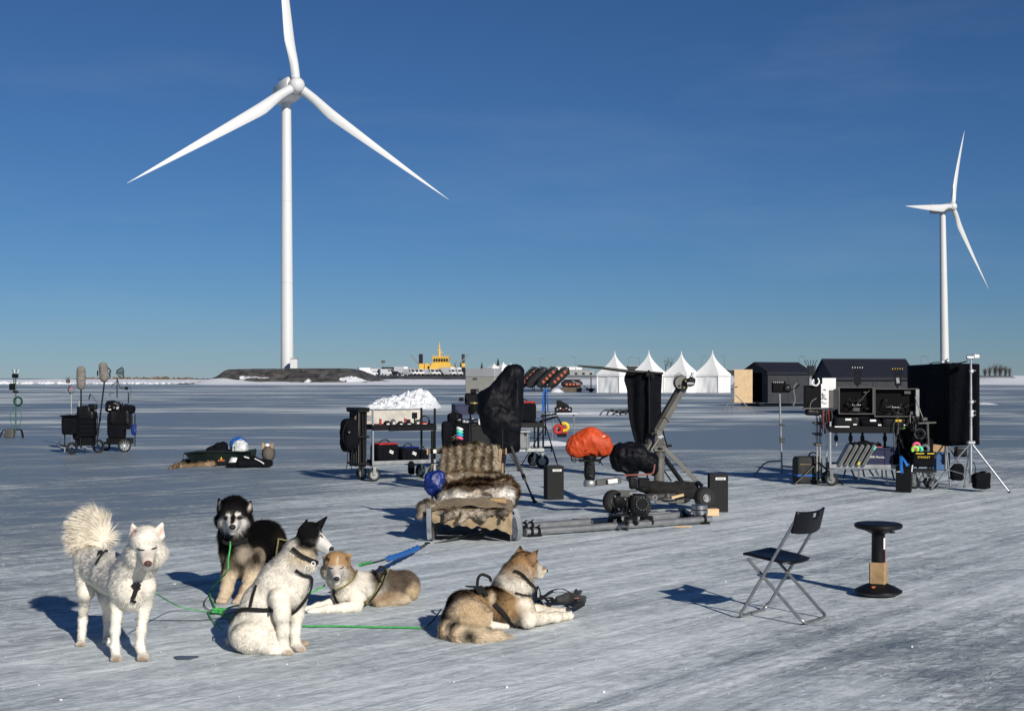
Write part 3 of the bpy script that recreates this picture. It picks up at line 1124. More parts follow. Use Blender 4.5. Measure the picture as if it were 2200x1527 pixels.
D.chain([(275, 540, 0.63, 40), (345, 440, 0.70, 40), (320, 330, 0.70, 50), (265, 290, 0.66, 46), (205, 330, 0.63, 46), (185, 410, 0.62, 44), (190, 490, 0.61, 34), (185, 560, 0.60, 14)], (0.80, 0.73, 0.60), Lt)
D.ell((250, 400, 0.66), (70, 60, 90), (0.80, 0.73, 0.60), Lt)
for c in ((457, 1440, -.10), (678, 1430, -.10), (165, 1322, .33)):
    D.paint(c, (52, 60, 26), (0.30, 0.22, 0.16), 0.5)
for c in ((600, 395, -.16), (822, 385, -.16)):
    D.paint(c, (26, 50, 46), PINK, 0.35, L=0.001)
D.paint((712, 590, -0.3), (40, 100, 75), (0.64, 0.57, 0.50), 0.5)
D.paint((720, 648, -0.31), (46, 60, 26), PINK, 0.4, L=0.001)
hd = (0.35, 0.62, -0.75)
def tail_flow(V):
    fl = np.tile(np.array((-0.35, 0.6, -0.7)), (len(V), 1))
    c0, lo_, hi_ = D.pt(345, 470, .66), D.pt(60, 640, .66), D.pt(420, 200, .66)
    t = (V[:, 2] > lo_[2]) & (V[:, 0] < hi_[0]) & (V[:, 1] > D.d0 + .53)
    r = V - c0
    r /= np.linalg.norm(r, axis=1, keepdims=True)
    fl[t] = r[t] * 1.0 + np.array((-.45, -.1, -.55))
    return fl
W1 = D.build('sled_dog', 'white dog standing with eyes shut and tail curled up, leftmost of the pack', flowf=tail_flow, hairs=100000,
    straps=[('harness_strap', [(415, 515), (375, 560), (330, 620), (305, 665)], 0.022, 'webbing', 0.016),
            ('harness_strap', [(330, 560), (325, 590)], 0.03, 'webbing', 0.014),
            ('chest_strap', [(655, 815), (620, 860), (590, 925)], 0.026, 'webbing', 0.020),
            ('chest_strap', [(590, 815), (625, 850), (655, 835)], 0.030, 'webbing', 0.022),
            ('chest_strap', [(575, 935), (610, 950)], 0.018, 'webbing', 0.022)], seed=11)
D.face(W1, (719, 650, -0.338), 31, [((630, 520), (655, 538), (690, 542)), ((745, 535), (770, 525), (788, 512))], nosecol='nose_brown')
WHITE_DOG = D

# ---------------------------------------------------------------- black and white dog, sitting, facing the camera
D = Dog(400, 1040, 3.818, 9.95)
D.ell((392, 215, 0.02), (120, 150, 112), BLACK, 0.034)
D.ell((392, 290, 0.05), (148, 120, 100), BLACK, 0.044)
D.cap((380, 300, -0.08, 62), (380, 350, -0.17, 40), WHT2, 0.006, k=0.02)
D.cap((378, 330, -0.06, 56), (380, 384, -0.14, 34), WHT2, 0.006, k=0.015)
for sx, (bx, by), (tx, ty) in ((-1, (290, 190), (268, 122)), (1, (505, 200), (527, 142))):
    D.cap((bx, by, 0.02, 46), (tx, ty, 0.03, 12), BLACK, 0.010, n=(sx * .2, -1, .1), fl=2.2, k=0.02)
    D.cap((bx + 2, by + 6, -0.052, 22), (tx, ty + 24, -0.012, 7), BLACK, 0.0, n=(0, -1, 0), fl=1.3, k=0.01, cut=True)
D.cap((395, 400, 0.08, 125), (420, 520, 0.14, 132), BLACK, 0.06)
D.cap((420, 520, 0.14, 132), (470, 640, 0.18, 120), BLACK, 0.040)
D.cap((470, 470, 0.20, 140), (640, 465, 0.42, 150), BLACK, 0.07)
D.cap((640, 465, 0.42, 150), (700, 600, 0.52, 155), BLACK, 0.07)
D.cap((700, 620, 0.52, 150), (690, 850, 0.50, 160), BLACK, 0.040)
D.ell((640, 930, 0.40), (150, 170, 110), BLACK, 0.03)
D.chain([(365, 600, 0.10, 74), (352, 740, 0.08, 56), (335, 850, 0.05, 44), (308, 925, 0.03, 42)], CREAM, 0.022)
D.chain([(565, 600, 0.12, 80), (535, 770, 0.10, 60), (495, 880, 0.06, 46), (450, 945, 0.03, 42)], CREAM, 0.022)
D.paw(290, 955, -0.015, 50, CREAM); D.paw(425, 968, -0.02, 50, CREAM)
D.ell((560, 985, 0.20), (90, 120, 48), CREAM, 0.01)
D.paint((355, 640, 0.10), (90, 110, 80), DBROWN, 0.5); D.paint((565, 600, 0.10), (90, 120, 80), DBROWN, 0.5)
D.paint((452, 560, -0.02), (62, 120, 78), (0.55, 0.47, 0.36), 0.5)
D.paint((305, 322, -0.06), (54, 110, 64), WHT2, 0.18, L=0.014); D.paint((450, 322, -0.06), (54, 110, 64), WHT2, 0.18, L=0.014)
D.paint((380, 365, -0.1), (78, 150, 42), (0.55, 0.53, 0.50), 0.35)
D.paint((382, 275, -0.15), (22, 120, 58), BLACK, 0.2, L=0.003)
D.paint((346, 240, -0.1), (21, 110, 25), WHT2, 0.15, L=0.003); D.paint((423, 240, -0.1), (21, 110, 25), WHT2, 0.15, L=0.003)
D.paint((322, 276, -0.1), (28, 100, 20), (0.03, 0.027, 0.025), 0.3, L=0.003); D.paint((442, 276, -0.1), (28, 100, 20), (0.03, 0.027, 0.025), 0.3, L=0.003)
for c in ((278, 165, -0.02), (515, 180, -0.02)):
    D.paint(c, (24, 50, 34), (0.45, 0.40, 0.34), 0.35, L=0.003)
D.paint((690, 430, 0.40), (70, 120, 70), DBROWN, 0.5)
for c in ((290, 965, -.06), (425, 978, -.06)):
    D.paint(c, (52, 70, 26), (0.50, 0.38, 0.27), 0.5)
B2 = D.build('sled_dog', 'shaggy black and white dog sitting upright and squinting at the camera', comb=(0.25, 0.35, -0.9), hairs=85000,
    straps=[('collar', [(320, 452), (365, 470), (420, 465), (480, 440)], 0.026, 'webbing', 0.034),
            ('harness_strap', [(712, 450), (700, 520), (706, 590), (690, 650), (650, 672)], 0.012, 'olive_webbing', 0.060),
            ('harness_strap', [(715, 452), (745, 456), (775, 464)], 0.010, 'olive_webbing', 0.060)], seed=12)
D.face(B2, (380, 350, -0.205), 28, [((305, 262), (325, 268), (345, 262)), ((420, 265), (438, 270), (458, 268))])
BLACK_DOG = D

# ---------------------------------------------------------------- white dog with black head, sitting in profile
D = Dog(400, 1040, 3.818, 8.12)
D.ell((500, 1225, 0.10), (142, 150, 150), WHITE, 0.018)
D.cap((510, 1190, 0.10, 140), (610, 980, 0.10, 145), WHITE, 0.018)
D.cap((610, 980, 0.10, 145), (760, 800, 0.10, 158), WHITE, 0.018)
D.cap((760, 800, 0.10, 160), (880, 790, 0.08, 135), WHITE, 0.018)
D.ell((850, 880, 0.08), (130, 140, 150), WHITE, 0.018)
D.cap((830, 720, 0.10, 145), (940, 560, 0.08, 118), WHITE, 0.036)
D.cap((940, 560, 0.08, 118), (1000, 450, 0.06, 90), WHITE, 0.034)
D.ell((960, 650, 0.06), (110, 110, 80), WHITE, 0.036)
D.ell((1015, 400, 0.05), (96, 100, 92), BLACK, 0.010)
D.ell((1010, 460, 0.03), (82, 90, 72), BLACK, 0.014)
D.cap((1080, 450, 0.03, 62), (1165, 515, -0.02, 36), WHT2, 0.003, k=0.02)
D.cap((1070, 490, 0.03, 50), (1150, 545, -0.01, 26), WHT2, 0.003, k=0.014)
D.cap((966, 375, 0.0, 50), (993, 288, 0.0, 9), BLACK, 0.005, n=(0.3, -1, 0), fl=2.2, k=0.02)
D.cap((968, 382, -0.055, 26), (990, 312, -0.022, 7), BLACK, 0.0, n=(0.2, -1, 0), fl=1.3, k=0.01, cut=True)
D.cap((1095, 330, 0.10, 42), (1162, 258, 0.11, 8), BLACK, 0.004, n=(1, -.4, 0), fl=1.8, k=0.02)
D.chain([(770, 930, -0.02, 92), (785, 1060, -0.04, 64), (798, 1200, -0.03, 46), (795, 1310, -0.01, 41), (810, 1365, -0.02, 40)], WHITE, 0.009)
D.paw(835, 1382, -0.04, 48, WHITE, 0.5)
D.chain([(915, 930, 0.12, 80), (905, 1080, 0.13, 54), (890, 1200, 0.12, 43), (895, 1310, 0.10, 40), (915, 1345, 0.08, 38)], WHITE, 0.009)
D.paw(938, 1352, 0.05, 46, WHITE, 0.5)
D.ell((560, 1250, -0.01), (185, 110, 140), WHITE, 0.018)
D.ell((640, 1110, 0.06), (130, 120, 130), WHITE, 0.018)
D.cap((640, 1310, -0.04, 70), (740, 1365, -0.03, 34), WHITE, 0.010)
D.ell((700, 1380, -0.02), (85, 50, 26), WHITE, 0.006)
D.ell((960, 1305, 0.20), (48, 60, 26), CREAM, 0.004)
D.cap((400, 1290, 0.26, 60), (470, 1350, 0.36, 50), WHITE, 0.03)
D.paint((1010, 395, 0.05), (125, 150, 110), BLACK, 0.15, L=0.008)
D.paint((1005, 500, 0.03), (85, 150, 70), BLACK, 0.25, L=0.010)
D.paint((1120, 440, 0.0), (30, 60, 78), WHT2, 0.25, R=None, L=0.003)
D.paint((1092, 335, -0.02), (16, 60, 60), WHT2, 0.3, L=0.003)
D.paint((1010, 485, -0.09), (25, 40, 26), WHT2, 0.35, L=0.006)
D.paint((1135, 515, 0.0), (70, 90, 52), WHT2, 0.25, L=0.002)
D.paint((960, 580, 0.0), (110, 130, 62), (0.58, 0.48, 0.34), 0.5)
D.paint((975, 350, -0.06), (30, 40, 52), (0.20, 0.14, 0.12), 0.4, L=0.003)
D.paint((1040, 520, -0.07), (30, 40, 24), BLACK, 0.4)
for c in ((848, 1390, -.08), (950, 1360, 0.0), (970, 1308, .15)):
    D.paint(c, (52, 60, 28), (0.40, 0.31, 0.23), 0.5)
H3 = D.build('sled_dog', 'white dog with black head sitting in profile wearing a black harness', comb=(-0.35, 0.1, -0.9), hairs=100000,
    straps=[('collar', [(888, 530), (940, 575), (1000, 625), (1050, 645)], 0.024, 'webbing', 0.030),
            ('harness_strap', [(905, 690), (960, 730), (1005, 775), (1008, 800)], 0.020, 'webbing', 0.022),
            ('chest_strap', [(1008, 775), (1000, 850), (960, 930), (905, 1000), (860, 1035)], 0.032, 'webbing', 0.020),
            ('harness_strap', [(725, 1035), (620, 1030), (500, 1022), (440, 1045), (395, 1100), (372, 1150)], 0.026, 'webbing', 0.016),
            ('harness_strap', [(590, 830), (555, 920), (535, 1000)], 0.018, 'webbing', 0.016)], seed=13)
D.face(H3, (1190, 528, -0.035), 23, [((1090, 430), (1105, 420), (1118, 440))])
m = MB()
c = Vector(D.pt(1042, 650, -0.10)); m.torus(c, 0.012, 0.0022, (0.4, -1, 0.2), 14, 6)
m.build('collar_ring', 'steel', H3)
HEAD_DOG = D

# ---------------------------------------------------------------- tan dog lying, facing the camera
D = Dog(640, 1130, 6.107, 9.62)
D.ell((512, 480, -0.06), (165, 180, 150), TAN, 0.014)
D.ell((500, 590, -0.03), (190, 170, 130), WHITE, 0.028)
D.cap((500, 600, -0.15, 88), (508, 680, -0.25, 54), WHITE, 0.004, k=0.02)
D.cap((500, 650, -0.13, 78), (506, 735, -0.22, 46), WHITE, 0.004, k=0.016)
D.cap((395, 440, -0.06, 70), (330, 398, -0.05, 16), DTAN, 0.008, n=(-.3, -1, .4), fl=1.9, k=0.02)
D.cap((628, 430, -0.06, 70), (696, 362, -0.05, 14), TAN, 0.008, n=(.3, -1, .2), fl=1.9, k=0.02)
D.cap((383, 446, -0.125, 34), (345, 416, -0.09, 8), TAN, 0, n=(0, -1, 0), fl=1.3, k=0.01, cut=True)
D.cap((640, 436, -0.125, 34), (686, 388, -0.09, 8), TAN, 0, n=(0, -1, 0), fl=1.3, k=0.01, cut=True)
D.cap((560, 660, 0.03, 180), (680, 860, 0.10, 190), WHITE, 0.030)
D.ell((660, 900, 0.08), (200, 200, 170), WHITE, 0.028)
D.cap((740, 780, 0.12, 190), (960, 810, 0.24, 185), WHITE, 0.028)
D.cap((960, 810, 0.24, 185), (1200, 800, 0.36, 195), GREYB, 0.032)
D.cap((1200, 800, 0.36, 195), (1400, 780, 0.47, 185), GREYB, 0.034)
D.ell((1430, 850, 0.44), (150, 190, 130), CREAM, 0.026)
D.ell((1250, 960, 0.24), (230, 130, 78), CREAM, 0.022)
D.cap((1050, 990, 0.16, 68), (1300, 980, 0.25, 70), CREAM, 0.02)
D.chain([(770, 960, 0.0, 125), (760, 1050, -0.06, 76), (600, 1072, -0.08, 60), (380, 1092, -0.10, 50), (210, 1112, -0.11, 40)], WHITE, 0.010)
D.ell((165, 1118, -0.11), (56, 50, 32), WHITE, 0.004)
D.chain([(520, 960, 0.06, 70), (430, 1010, 0.05, 54), (260, 1050, 0.03, 44), (120, 1090, 0.01, 38)], WHITE, 0.010)
D.ell((90, 1098, 0.0), (50, 46, 30), WHITE, 0.004)
D.paint((540, 430, -0.05), (200, 230, 130), TAN, 0.3)
D.paint((330, 560, 0.0), (70, 150, 130), (0.40, 0.28, 0.16), 0.5); D.paint((650, 600, 0.0), (80, 150, 110), (0.40, 0.27, 0.15), 0.5)
D.paint((497, 430, -0.2), (13, 120, 75), WHITE, 0.4)
D.paint((410, 610, -0.15), (48, 160, 95), WHT2, 0.35); D.paint((585, 620, -0.15), (48, 160, 90), WHT2, 0.35)
D.paint((505, 650, -0.2), (85, 200, 110), (0.56, 0.50, 0.44), 0.4)
D.paint((372, 430, -0.1), (40, 60, 34), (0.06, 0.045, 0.04), 0.4, L=0.003); D.paint((662, 415, -0.1), (42, 60, 46), (0.07, 0.05, 0.04), 0.4, L=0.003)
D.paint((1200, 720, 0.34), (330, 260, 150), (0.115, 0.088, 0.066), 0.4)
D.paint((1010, 700, 0.20), (120, 200, 110), (0.10, 0.075, 0.055), 0.4)
D.paint((1100, 930, 0.20), (240, 200, 90), (0.30, 0.21, 0.125), 0.5)
D.paint((1480, 880, 0.36), (120, 200, 120), (0.56, 0.43, 0.27), 0.4)
T4 = D.build('sled_dog', 'tan and white dog lying with dozing face beside the black headed dog', comb=(0.55, 0.35, -0.5), hairs=85000, vox=0.008,
    straps=[('harness_strap', [(845, 1010), (940, 930), (1040, 800), (1120, 680), (1175, 610)], 0.030, 'olive_webbing', 0.026),
            ('harness_strap', [(880, 985), (975, 890), (1060, 780), (1110, 690), (1150, 620)], 0.016, 'webbing', 0.030),
            ('harness_strap', [(770, 495), (870, 545), (950, 600), (1010, 670), (1060, 750)], 0.022, 'webbing', 0.028),
            ('harness_strap', [(850, 520), (960, 575), (1060, 580), (1160, 600)], 0.024, 'webbing', 0.030),
            ('chest_strap', [(490, 800), (500, 880), (530, 960), (560, 1000)], 0.026, 'webbing', 0.024),
            ('collar', [(740, 600), (690, 690), (610, 760), (530, 800)], 0.014, 'olive_webbing', 0.026)], seed=14)
D.face(T4, (508, 690, -0.285), 40, [((395, 530), (430, 550), (470, 560)), ((545, 560), (580, 545), (602, 525))])
m = MB()
a, b = Vector(D.pt(1035, 620, 0.14)), Vector(D.pt(1165, 630, 0.20))
mid = (a + b) / 2 + Vector((0, 0, 0.05))
m.tube(curve_pts([a, a.lerp(mid, .6) + Vector((0, 0, .02)), mid, b.lerp(mid, .6) + Vector((0, 0, .02)), b], 5), 0.009, 6)
m.build('harness_handle', 'webbing', T4)
TAN_DOG = D

# ---------------------------------------------------------------- tan and black dog lying, head turned away
D = Dog(900, 1140, 5.5, 8.75)
D.ell((600, 1000, -0.10), (250, 210, 230), CREAM, 0.026)
D.cap((420, 1050, -0.10, 150), (520, 900, 0.06, 175), BLACK, 0.03)
D.cap((520, 900, 0.06, 180), (830, 870, 0.16, 190), (0.20, 0.13, 0.075), 0.028)
D.cap((830, 870, 0.16, 190), (1130, 860, 0.32, 205), TAN, 0.024)
D.ell((1180, 960, 0.26), (190, 200, 190), CREAM, 0.022)
D.cap((1060, 700, 0.32, 190), (1170, 520, 0.38, 175), WHITE, 0.045)
D.cap((1170, 520, 0.38, 170), (1220, 420, 0.42, 150), TAN, 0.034)
D.ell((1150, 640, 0.30), (215, 180, 125), WHITE, 0.042)
D.ell((1240, 375, 0.42), (150, 160, 135), TAN, 0.014)
D.ell((1290, 440, 0.40), (115, 130, 110), TAN, 0.018)
D.cap((1350, 450, 0.42, 88), (1465, 470, 0.50, 46), CREAM, 0.003, k=0.02)
D.cap((1350, 500, 0.42, 62), (1440, 535, 0.49, 32), WHITE, 0.003, k=0.014)
D.cap((1325, 335, 0.34, 78), (1404, 228, 0.34, 14), DTAN, 0.006, n=(-.5, -1, .2), fl=2.0, k=0.015)
D.cap((1195, 262, 0.50, 62), (1198, 178, 0.51, 14), DTAN, 0.006, n=(0.2, -1, 0), fl=2.0, k=0.015)
D.chain([(1220, 940, 0.22, 150), (1290, 1050, 0.14, 92), (1450, 1035, 0.26, 66), (1620, 1020, 0.38, 58), (1760, 1005, 0.48, 48)], WHITE, 0.010)
D.ell((1785, 1000, 0.50), (52, 60, 36), WHITE, 0.004)
D.chain([(1380, 940, 0.42, 80), (1560, 960, 0.56, 50), (1740, 955, 0.68, 42)], WHITE, 0.010)
D.ell((1770, 955, 0.70), (44, 50, 30), WHITE, 0.004)
D.chain([(330, 1190, -0.16, 100), (480, 1235, -0.26, 92), (700, 1245, -0.30, 72), (900, 1250, -0.24, 52), (1060, 1262, -0.16, 20)], CREAM, 0.05)
D.cap((880, 1120, -0.10, 50), (1040, 1130, -0.02, 34), WHITE, 0.008)
D.paint((340, 1000, 0.02), (160, 260, 300), BLACK, 0.25)
D.paint((500, 800, 0.10), (210, 260, 95), BLACK, 0.3)
D.paint((640, 980, -0.24), (260, 220, 230), (0.60, 0.45, 0.28), 0.35)
D.paint((600, 1130, -0.30), (200, 150, 90), (0.62, 0.52, 0.36), 0.5)
D.paint((400, 1160, -0.22), (80, 90, 120), BLACK, 0.5)
D.paint((860, 660, 0.20), (150, 220, 110), BLACK, 0.4)
D.paint((960, 780, 0.14), (150, 200, 130), (0.11, 0.065, 0.032), 0.45)
D.paint((870, 740, 0.05), (34, 120, 110), CREAM, 0.5)
D.paint((1110, 900, 0.15), (170, 200, 170), (0.42, 0.27, 0.13), 0.5)
D.paint((1280, 800, 0.2), (110, 200, 150), WHITE, 0.5)
D.paint((1160, 430, 0.38), (160, 230, 170), (0.33, 0.21, 0.11), 0.5)
D.paint((1240, 320, 0.42), (130, 200, 80), (0.38, 0.22, 0.10), 0.4)
D.paint((1420, 440, 0.42), (34, 100, 70), WHT2, 0.4)
D.paint((1460, 440, 0.48), (60, 100, 22), (0.25, 0.16, 0.10), 0.4)
D.paint((1402, 245, 0.35), (26, 50, 40), BLACK, 0.4, L=0.003); D.paint((1198, 200, 0.52), (30, 60, 34), BLACK, 0.4, L=0.003)
D.paint((540, 1250, -0.34), (90, 90, 60), BLACK, 0.5)
A5 = D.build('sled_dog', 'tan and black dog curled on the ice with its head turned away', flowf=lambda V: np.where((V[:, 2:3] < .16) & (V[:, 1:2] < D.d0 - .06), np.array((1.0, .2, -.1)), np.array((-.4, -.3, -.7))), hairs=105000, vox=0.0085,
    straps=[('harness_strap', [(690, 640), (740, 720), (790, 790)], 0.032, 'webbing', 0.026),
            ('harness_strap', [(880, 860), (950, 930), (1040, 1020), (1130, 1095), (1160, 1110)], 0.030, 'webbing', 0.020),
            ('harness_strap', [(560, 710), (640, 700), (740, 640), (850, 590)], 0.05, 'webbing', 0.030),
            ('harness_strap', [(620, 660), (680, 720), (720, 770)], 0.04, 'webbing', 0.028),
            ('collar', [(1130, 490), (1200, 540), (1290, 630), (1360, 690)], 0.018, 'webbing', 0.030),
            ('chest_strap', [(1130, 720), (1240, 735), (1320, 760), (1370, 800)], 0.012, 'webbing', 0.026)], seed=15)
D.face(A5, (1500, 470, 0.51), 30)
m = MB()
a, b = Vector(D.pt(690, 640, 0.12)), Vector(D.pt(850, 590, 0.17))
m.tube(curve_pts([a, D.pt(700, 560, 0.15), D.pt(745, 515, 0.17), D.pt(830, 545, 0.2), b], 6), 0.010, 6)
m.build('harness_handle', 'webbing', A5)
ALERT_DOG = D
# ================================================================== BACKGROUND
mat('tent_fabric', (0.78, 0.78, 0.775), 0.6, var=0.05, vscale=2, bump=0.5, bscale=2.2)
mat('shed_wall', (0.026, 0.028, 0.033), 0.8, var=0.2, vscale=3)
mat('shed_roof', (0.004, 0.006, 0.016), 0.75, var=0.25, vscale=2, bump=0.2)
mat('dark_inside', (0.010, 0.010, 0.011), 0.9)
mat('beige_metal', (0.27, 0.265, 0.24), 0.5, var=0.08, vscale=1)
mat('grey_cladding', (0.30, 0.31, 0.32), 0.6, var=0.1, vscale=0.3)
mat('pale_cladding', (0.52, 0.54, 0.56), 0.6, var=0.1, vscale=0.2)
mat('bark', (0.06, 0.05, 0.042), 0.9, var=0.3)
mat('needles', (0.022, 0.036, 0.026), 0.8, var=0.5, vscale=0.8)
mat('twigs', (0.085, 0.062, 0.05), 0.9, var=0.3)
mat('raft_rubber', (0.018, 0.017, 0.018), 0.6, var=0.3, vscale=2)
mat('raft_base', (0.11, 0.085, 0.062), 0.8, var=0.3, vscale=2)
mat('van_white', (0.78, 0.79, 0.80), 0.3, var=0.03)
mat('van_dark', (0.02, 0.02, 0.024), 0.3, var=0.1)

# ---------------------------------------------------------------- pagoda tents
def tent(name, label, px, apex, eave, basey, d, side, rz, group):
    loc = P(px, basey, d); loc.z = max(loc.z, 0.0) if d < 300 else loc.z
    s = d / F
    he, ha = (basey - eave) * s, (basey - apex) * s
    T = thing(name, label, 'tent', loc, rz, group)
    h = side / 2
    cs = [(-h, -h), (h, -h), (h, h), (-h, h)]
    for k in range(4):
        (x0, y0), (x1, y1) = cs[k], cs[(k + 1) % 4]
        rows = []
        nx, nz = 22, 10
        out = Vector(((x0 + x1) / 2, (y0 + y1) / 2, 0)).normalized()
        for j in range(nz + 1):
            r = []
            for i in range(nx + 1):
                t = i / nx; z = he * j / nz
                w_ = 0.05 * math.sin(9.1 * t + 2.2 * k + 1.5 * z) * math.sin(PI * t) + 0.03 * math.sin(23 * t - 2 * z + k) * math.sin(PI * t)
                w_ *= 1 - 0.7 * j / nz
                p = Vector((x0 + (x1 - x0) * t, y0 + (y1 - y0) * t, z)) + out * w_
                r.append(p)
            rows.append(r)
        MB().grid(rows).build('wall_panel', 'tent_fabric', T, angle=180)
    rows = []
    e = h * 1.06
    for j in range(13):
        t = j / 12
        r = e * ((1 - t) ** 1.75 * 0.93 + 0.07 * (1 - t)) + 0.03
        z = he + (ha - he) * (t ** 0.92)
        row = []
        for k in range(4):
            a, b = Vector((cs[k][0], cs[k][1], 0)) / h * r, Vector((cs[(k + 1) % 4][0], cs[(k + 1) % 4][1], 0)) / h * r
            for i in range(6):
                q = a.lerp(b, i / 6)
                q *= 1 - 0.06 * math.sin(PI * i / 6) * (1 - t)
                row.append(q + Vector((0, 0, z)))
        rows.append(row + [row[0]])
    m = MB().grid(rows)
    roof = m.build('roof', 'tent_fabric', T, angle=35)
    for k in range(4):
        a = Vector((cs[k][0], cs[k][1], 0)) * 1.065; b = Vector((cs[(k + 1) % 4][0], cs[(k + 1) % 4][1], 0)) * 1.065
        m = MB(); m.bar(a + Vector((0, 0, he - .10)), b + Vector((0, 0, he - .10)), 0.03, 0.26)
        m.build('valance', 'tent_fabric', roof)
        m = MB(); m.cyl((cs[k][0] * 1.02, cs[k][1] * 1.02, 0), (cs[k][0] * 1.02, cs[k][1] * 1.02, he), 0.045, n=8)
        m.build('corner_post', 'white_paint', T)
    m = MB(); m.cyl((0, 0, ha - .05), (0, 0, ha + .18), 0.04, n=6); m.build('finial', 'white_paint', roof)
    return T
tl = ['pagoda tent half hidden behind the boom tip, first of the white row', 'pagoda tent directly behind the black flag on its stand, second of the row',
      'pagoda tent behind the top of the crane arm, third of the row', 'pagoda tent nearest the black sheds, last of the white row']
for lab, px, ap in zip(tl, (1321, 1394, 1464, 1531), (758, 756, 758, 756)):
    tent('pagoda_tent', 'white ' + lab, px, ap, 804, 843.5, 158, 2.95, math.radians(-36), 'white pagoda tents in a row')
for lab, px, ap in (('left', 1061, 781), ('middle', 1081, 778), ('right', 1097, 780)):
    tent('pagoda_tent', 'tiny white tent peak far behind the grey generator, %s one' % lab, px, ap, 790, 801, 540, 4.4, 0.6, 'distant tent peaks')

# ---------------------------------------------------------------- black cabins on skids
def gable_cabin(name, label, loc, rz, L, W, he, hr, door=None):
    """ridge along local x; length L (x), width W (y); door: width of an open doorway in the -x gable"""
    T = thing(name, label, 'cabin', loc, rz, 'dark cabins on skids')
    z0 = 0.22
    m = MB()
    for y in (-W / 2, W / 2):
        m.box((0, y * 0.985, z0 + he / 2), (L, 0.05, he))
        pass
    for y in (-W / 2, W / 2):
        q = MB(); q.box((0, y * 0.985, z0 + he / 2), (L - .06, 0.05, he)); q.build('side_wall', 'shed_wall', T)
        for x in (-L / 2 + .05, 0, L / 2 - .05):
            q = MB(); q.box((x, y * 0.985 + math.copysign(.035, y), z0 + he / 2), (0.09, 0.03, he)); q.build('batten', 'shed_wall', T)
    for x, op in ((-L / 2, door), (L / 2, None)):
        q = MB()
        if op:
            b = op / 2
            q.prism([(x, -W / 2, z0), (x, -b, z0), (x, -b, z0 + he * .96), (x, b, z0 + he * .96), (x, b, z0), (x, W / 2, z0), (x, W / 2, z0 + he), (x, 0, z0 + hr), (x, -W / 2, z0 + he)], (0.05, 0, 0))
        else:
            q.prism([(x, -W / 2, z0), (x, W / 2, z0), (x, W / 2, z0 + he), (x, 0, z0 + hr), (x, -W / 2, z0 + he)], (-0.05, 0, 0))
        q.build('gable_wall', 'shed_wall', T)
    q = MB(); q.box((0, 0, z0 + 0.03), (L - .1, W - .1, .06)); q.build('floor', 'dark_inside', T)
    sl = math.atan2(hr - he, W / 2)
    for y in (-1, 1):
        q = MB()
        a = Vector((0, y * (W / 4 + .05), z0 + (he + hr) / 2 + .01))
        q.box(a, (L + .25, (W / 2 + .18) / math.cos(sl), 0.06), rot=Matrix.Rotation(-y * sl, 3, 'X'))
        rf = q.build('roof_panel', 'shed_roof', T)
        q = MB(); q.box((0, y * (W / 2 + .13), z0 + he - .10), (L + .27, .03, .12)); q.build('eave_board', 'shed_roof', rf)
    for y in (-W * .35, W * .35):
        q = MB(); q.bar((-L / 2 - .25, y, .08), (L / 2 + .2, y, .08), .12, .14); q.bar((-L / 2 - .25, y, .08), (-L / 2 - .55, y, .28), .12, .1); q.build('skid', 'black_metal', T)
    return T
d = 81
q = P(1668, 876, d); q.z = 0
cabA = gable_cabin('skid_cabin', 'dark cabin with open plywood door, standing right of the white tents', q, math.radians(27), 3.1, 2.3, 1.84, 2.34, door=1.25)
m = MB(); m.box((0, 0, 0.98), (1.06, 0.05, 1.96), bev=.01)
a = P(1597, 868, 79.4); a.z = 0.22
dr = m.build('open_door', 'pale_wood', cabA)
dr.location = cabA.matrix_basis.inverted() @ a
dr.rotation_euler = (0, 0, math.radians(-27 - 6))
m = MB(); m.cyl((-.42, -.05, .95), (-.42, -.10, .95), .03, n=8); m.bar((-.42, -.10, .95), (-.30, -.10, .95), .02); m.build('door_handle', 'black_metal', dr)
q = P(1856, 888, 64); q.z = 0
cabB = gable_cabin('skid_cabin', 'dark cabin with wide navy roof right behind the monitor cart', q, math.radians(7), 3.9, 2.4, 1.52, 2.28)
# plank strut and light trestle in front of the cabin door
T = thing('trestle', 'thin grey trestle leaning in front of the open plywood door', 'trestle', tuple(G(1570, 893)), world=True)
for a, b in (((1576, 822), (1574, 890)), ((1576, 848), (1550, 888)), ((1580, 848), (1622, 890)), ((1574, 850), (1560, 892))):
    m = MB(); m.cyl(P(a[0], a[1], 62), P(b[0], b[1], 62), .022, n=6); m.build('leg', 'grey_plastic', T)

# ---------------------------------------------------------------- generator container
d = 140
q = P(1038, 849, d); q.z = 0
T = thing('generator', 'beige generator container far behind the covered camera', 'generator', q, math.radians(-22))
m = MB(); m.box((0, 0, 0.95), (3.3, 1.7, 1.7), bev=.05); body = m.build('housing', 'beige_metal', T)
m = MB(); m.box((0, 0, 2.25), (3.32, 1.72, 0.86), bev=.05); m.build('upper_housing', 'grey_cladding', T)
m = MB(); m.box((0, 0, 0.05), (3.0, 1.5, .12)); m.build('base_frame', 'dark_grey_paint', T)
m = MB()
for k in range(6): m.box((-.75 + k * .12, -.865, .42), (.05, .03, .34))
m.build('vent', 'black_metal', body)
m = MB(); m.box((-.55, -.865, 1.62), (.5, .03, .22)); m.build('vent', 'dark_grey_paint', body)
for y in (.35, .75, 1.15):
    m = MB(); m.box((1.665, -.35, y), (.03, .24, .22)); m.build('panel', 'black_metal', body)
m = MB(); m.box((1.665, .15, 1.1), (.03, .3, .5)); m.build('control_door', 'dark_grey_paint', body)

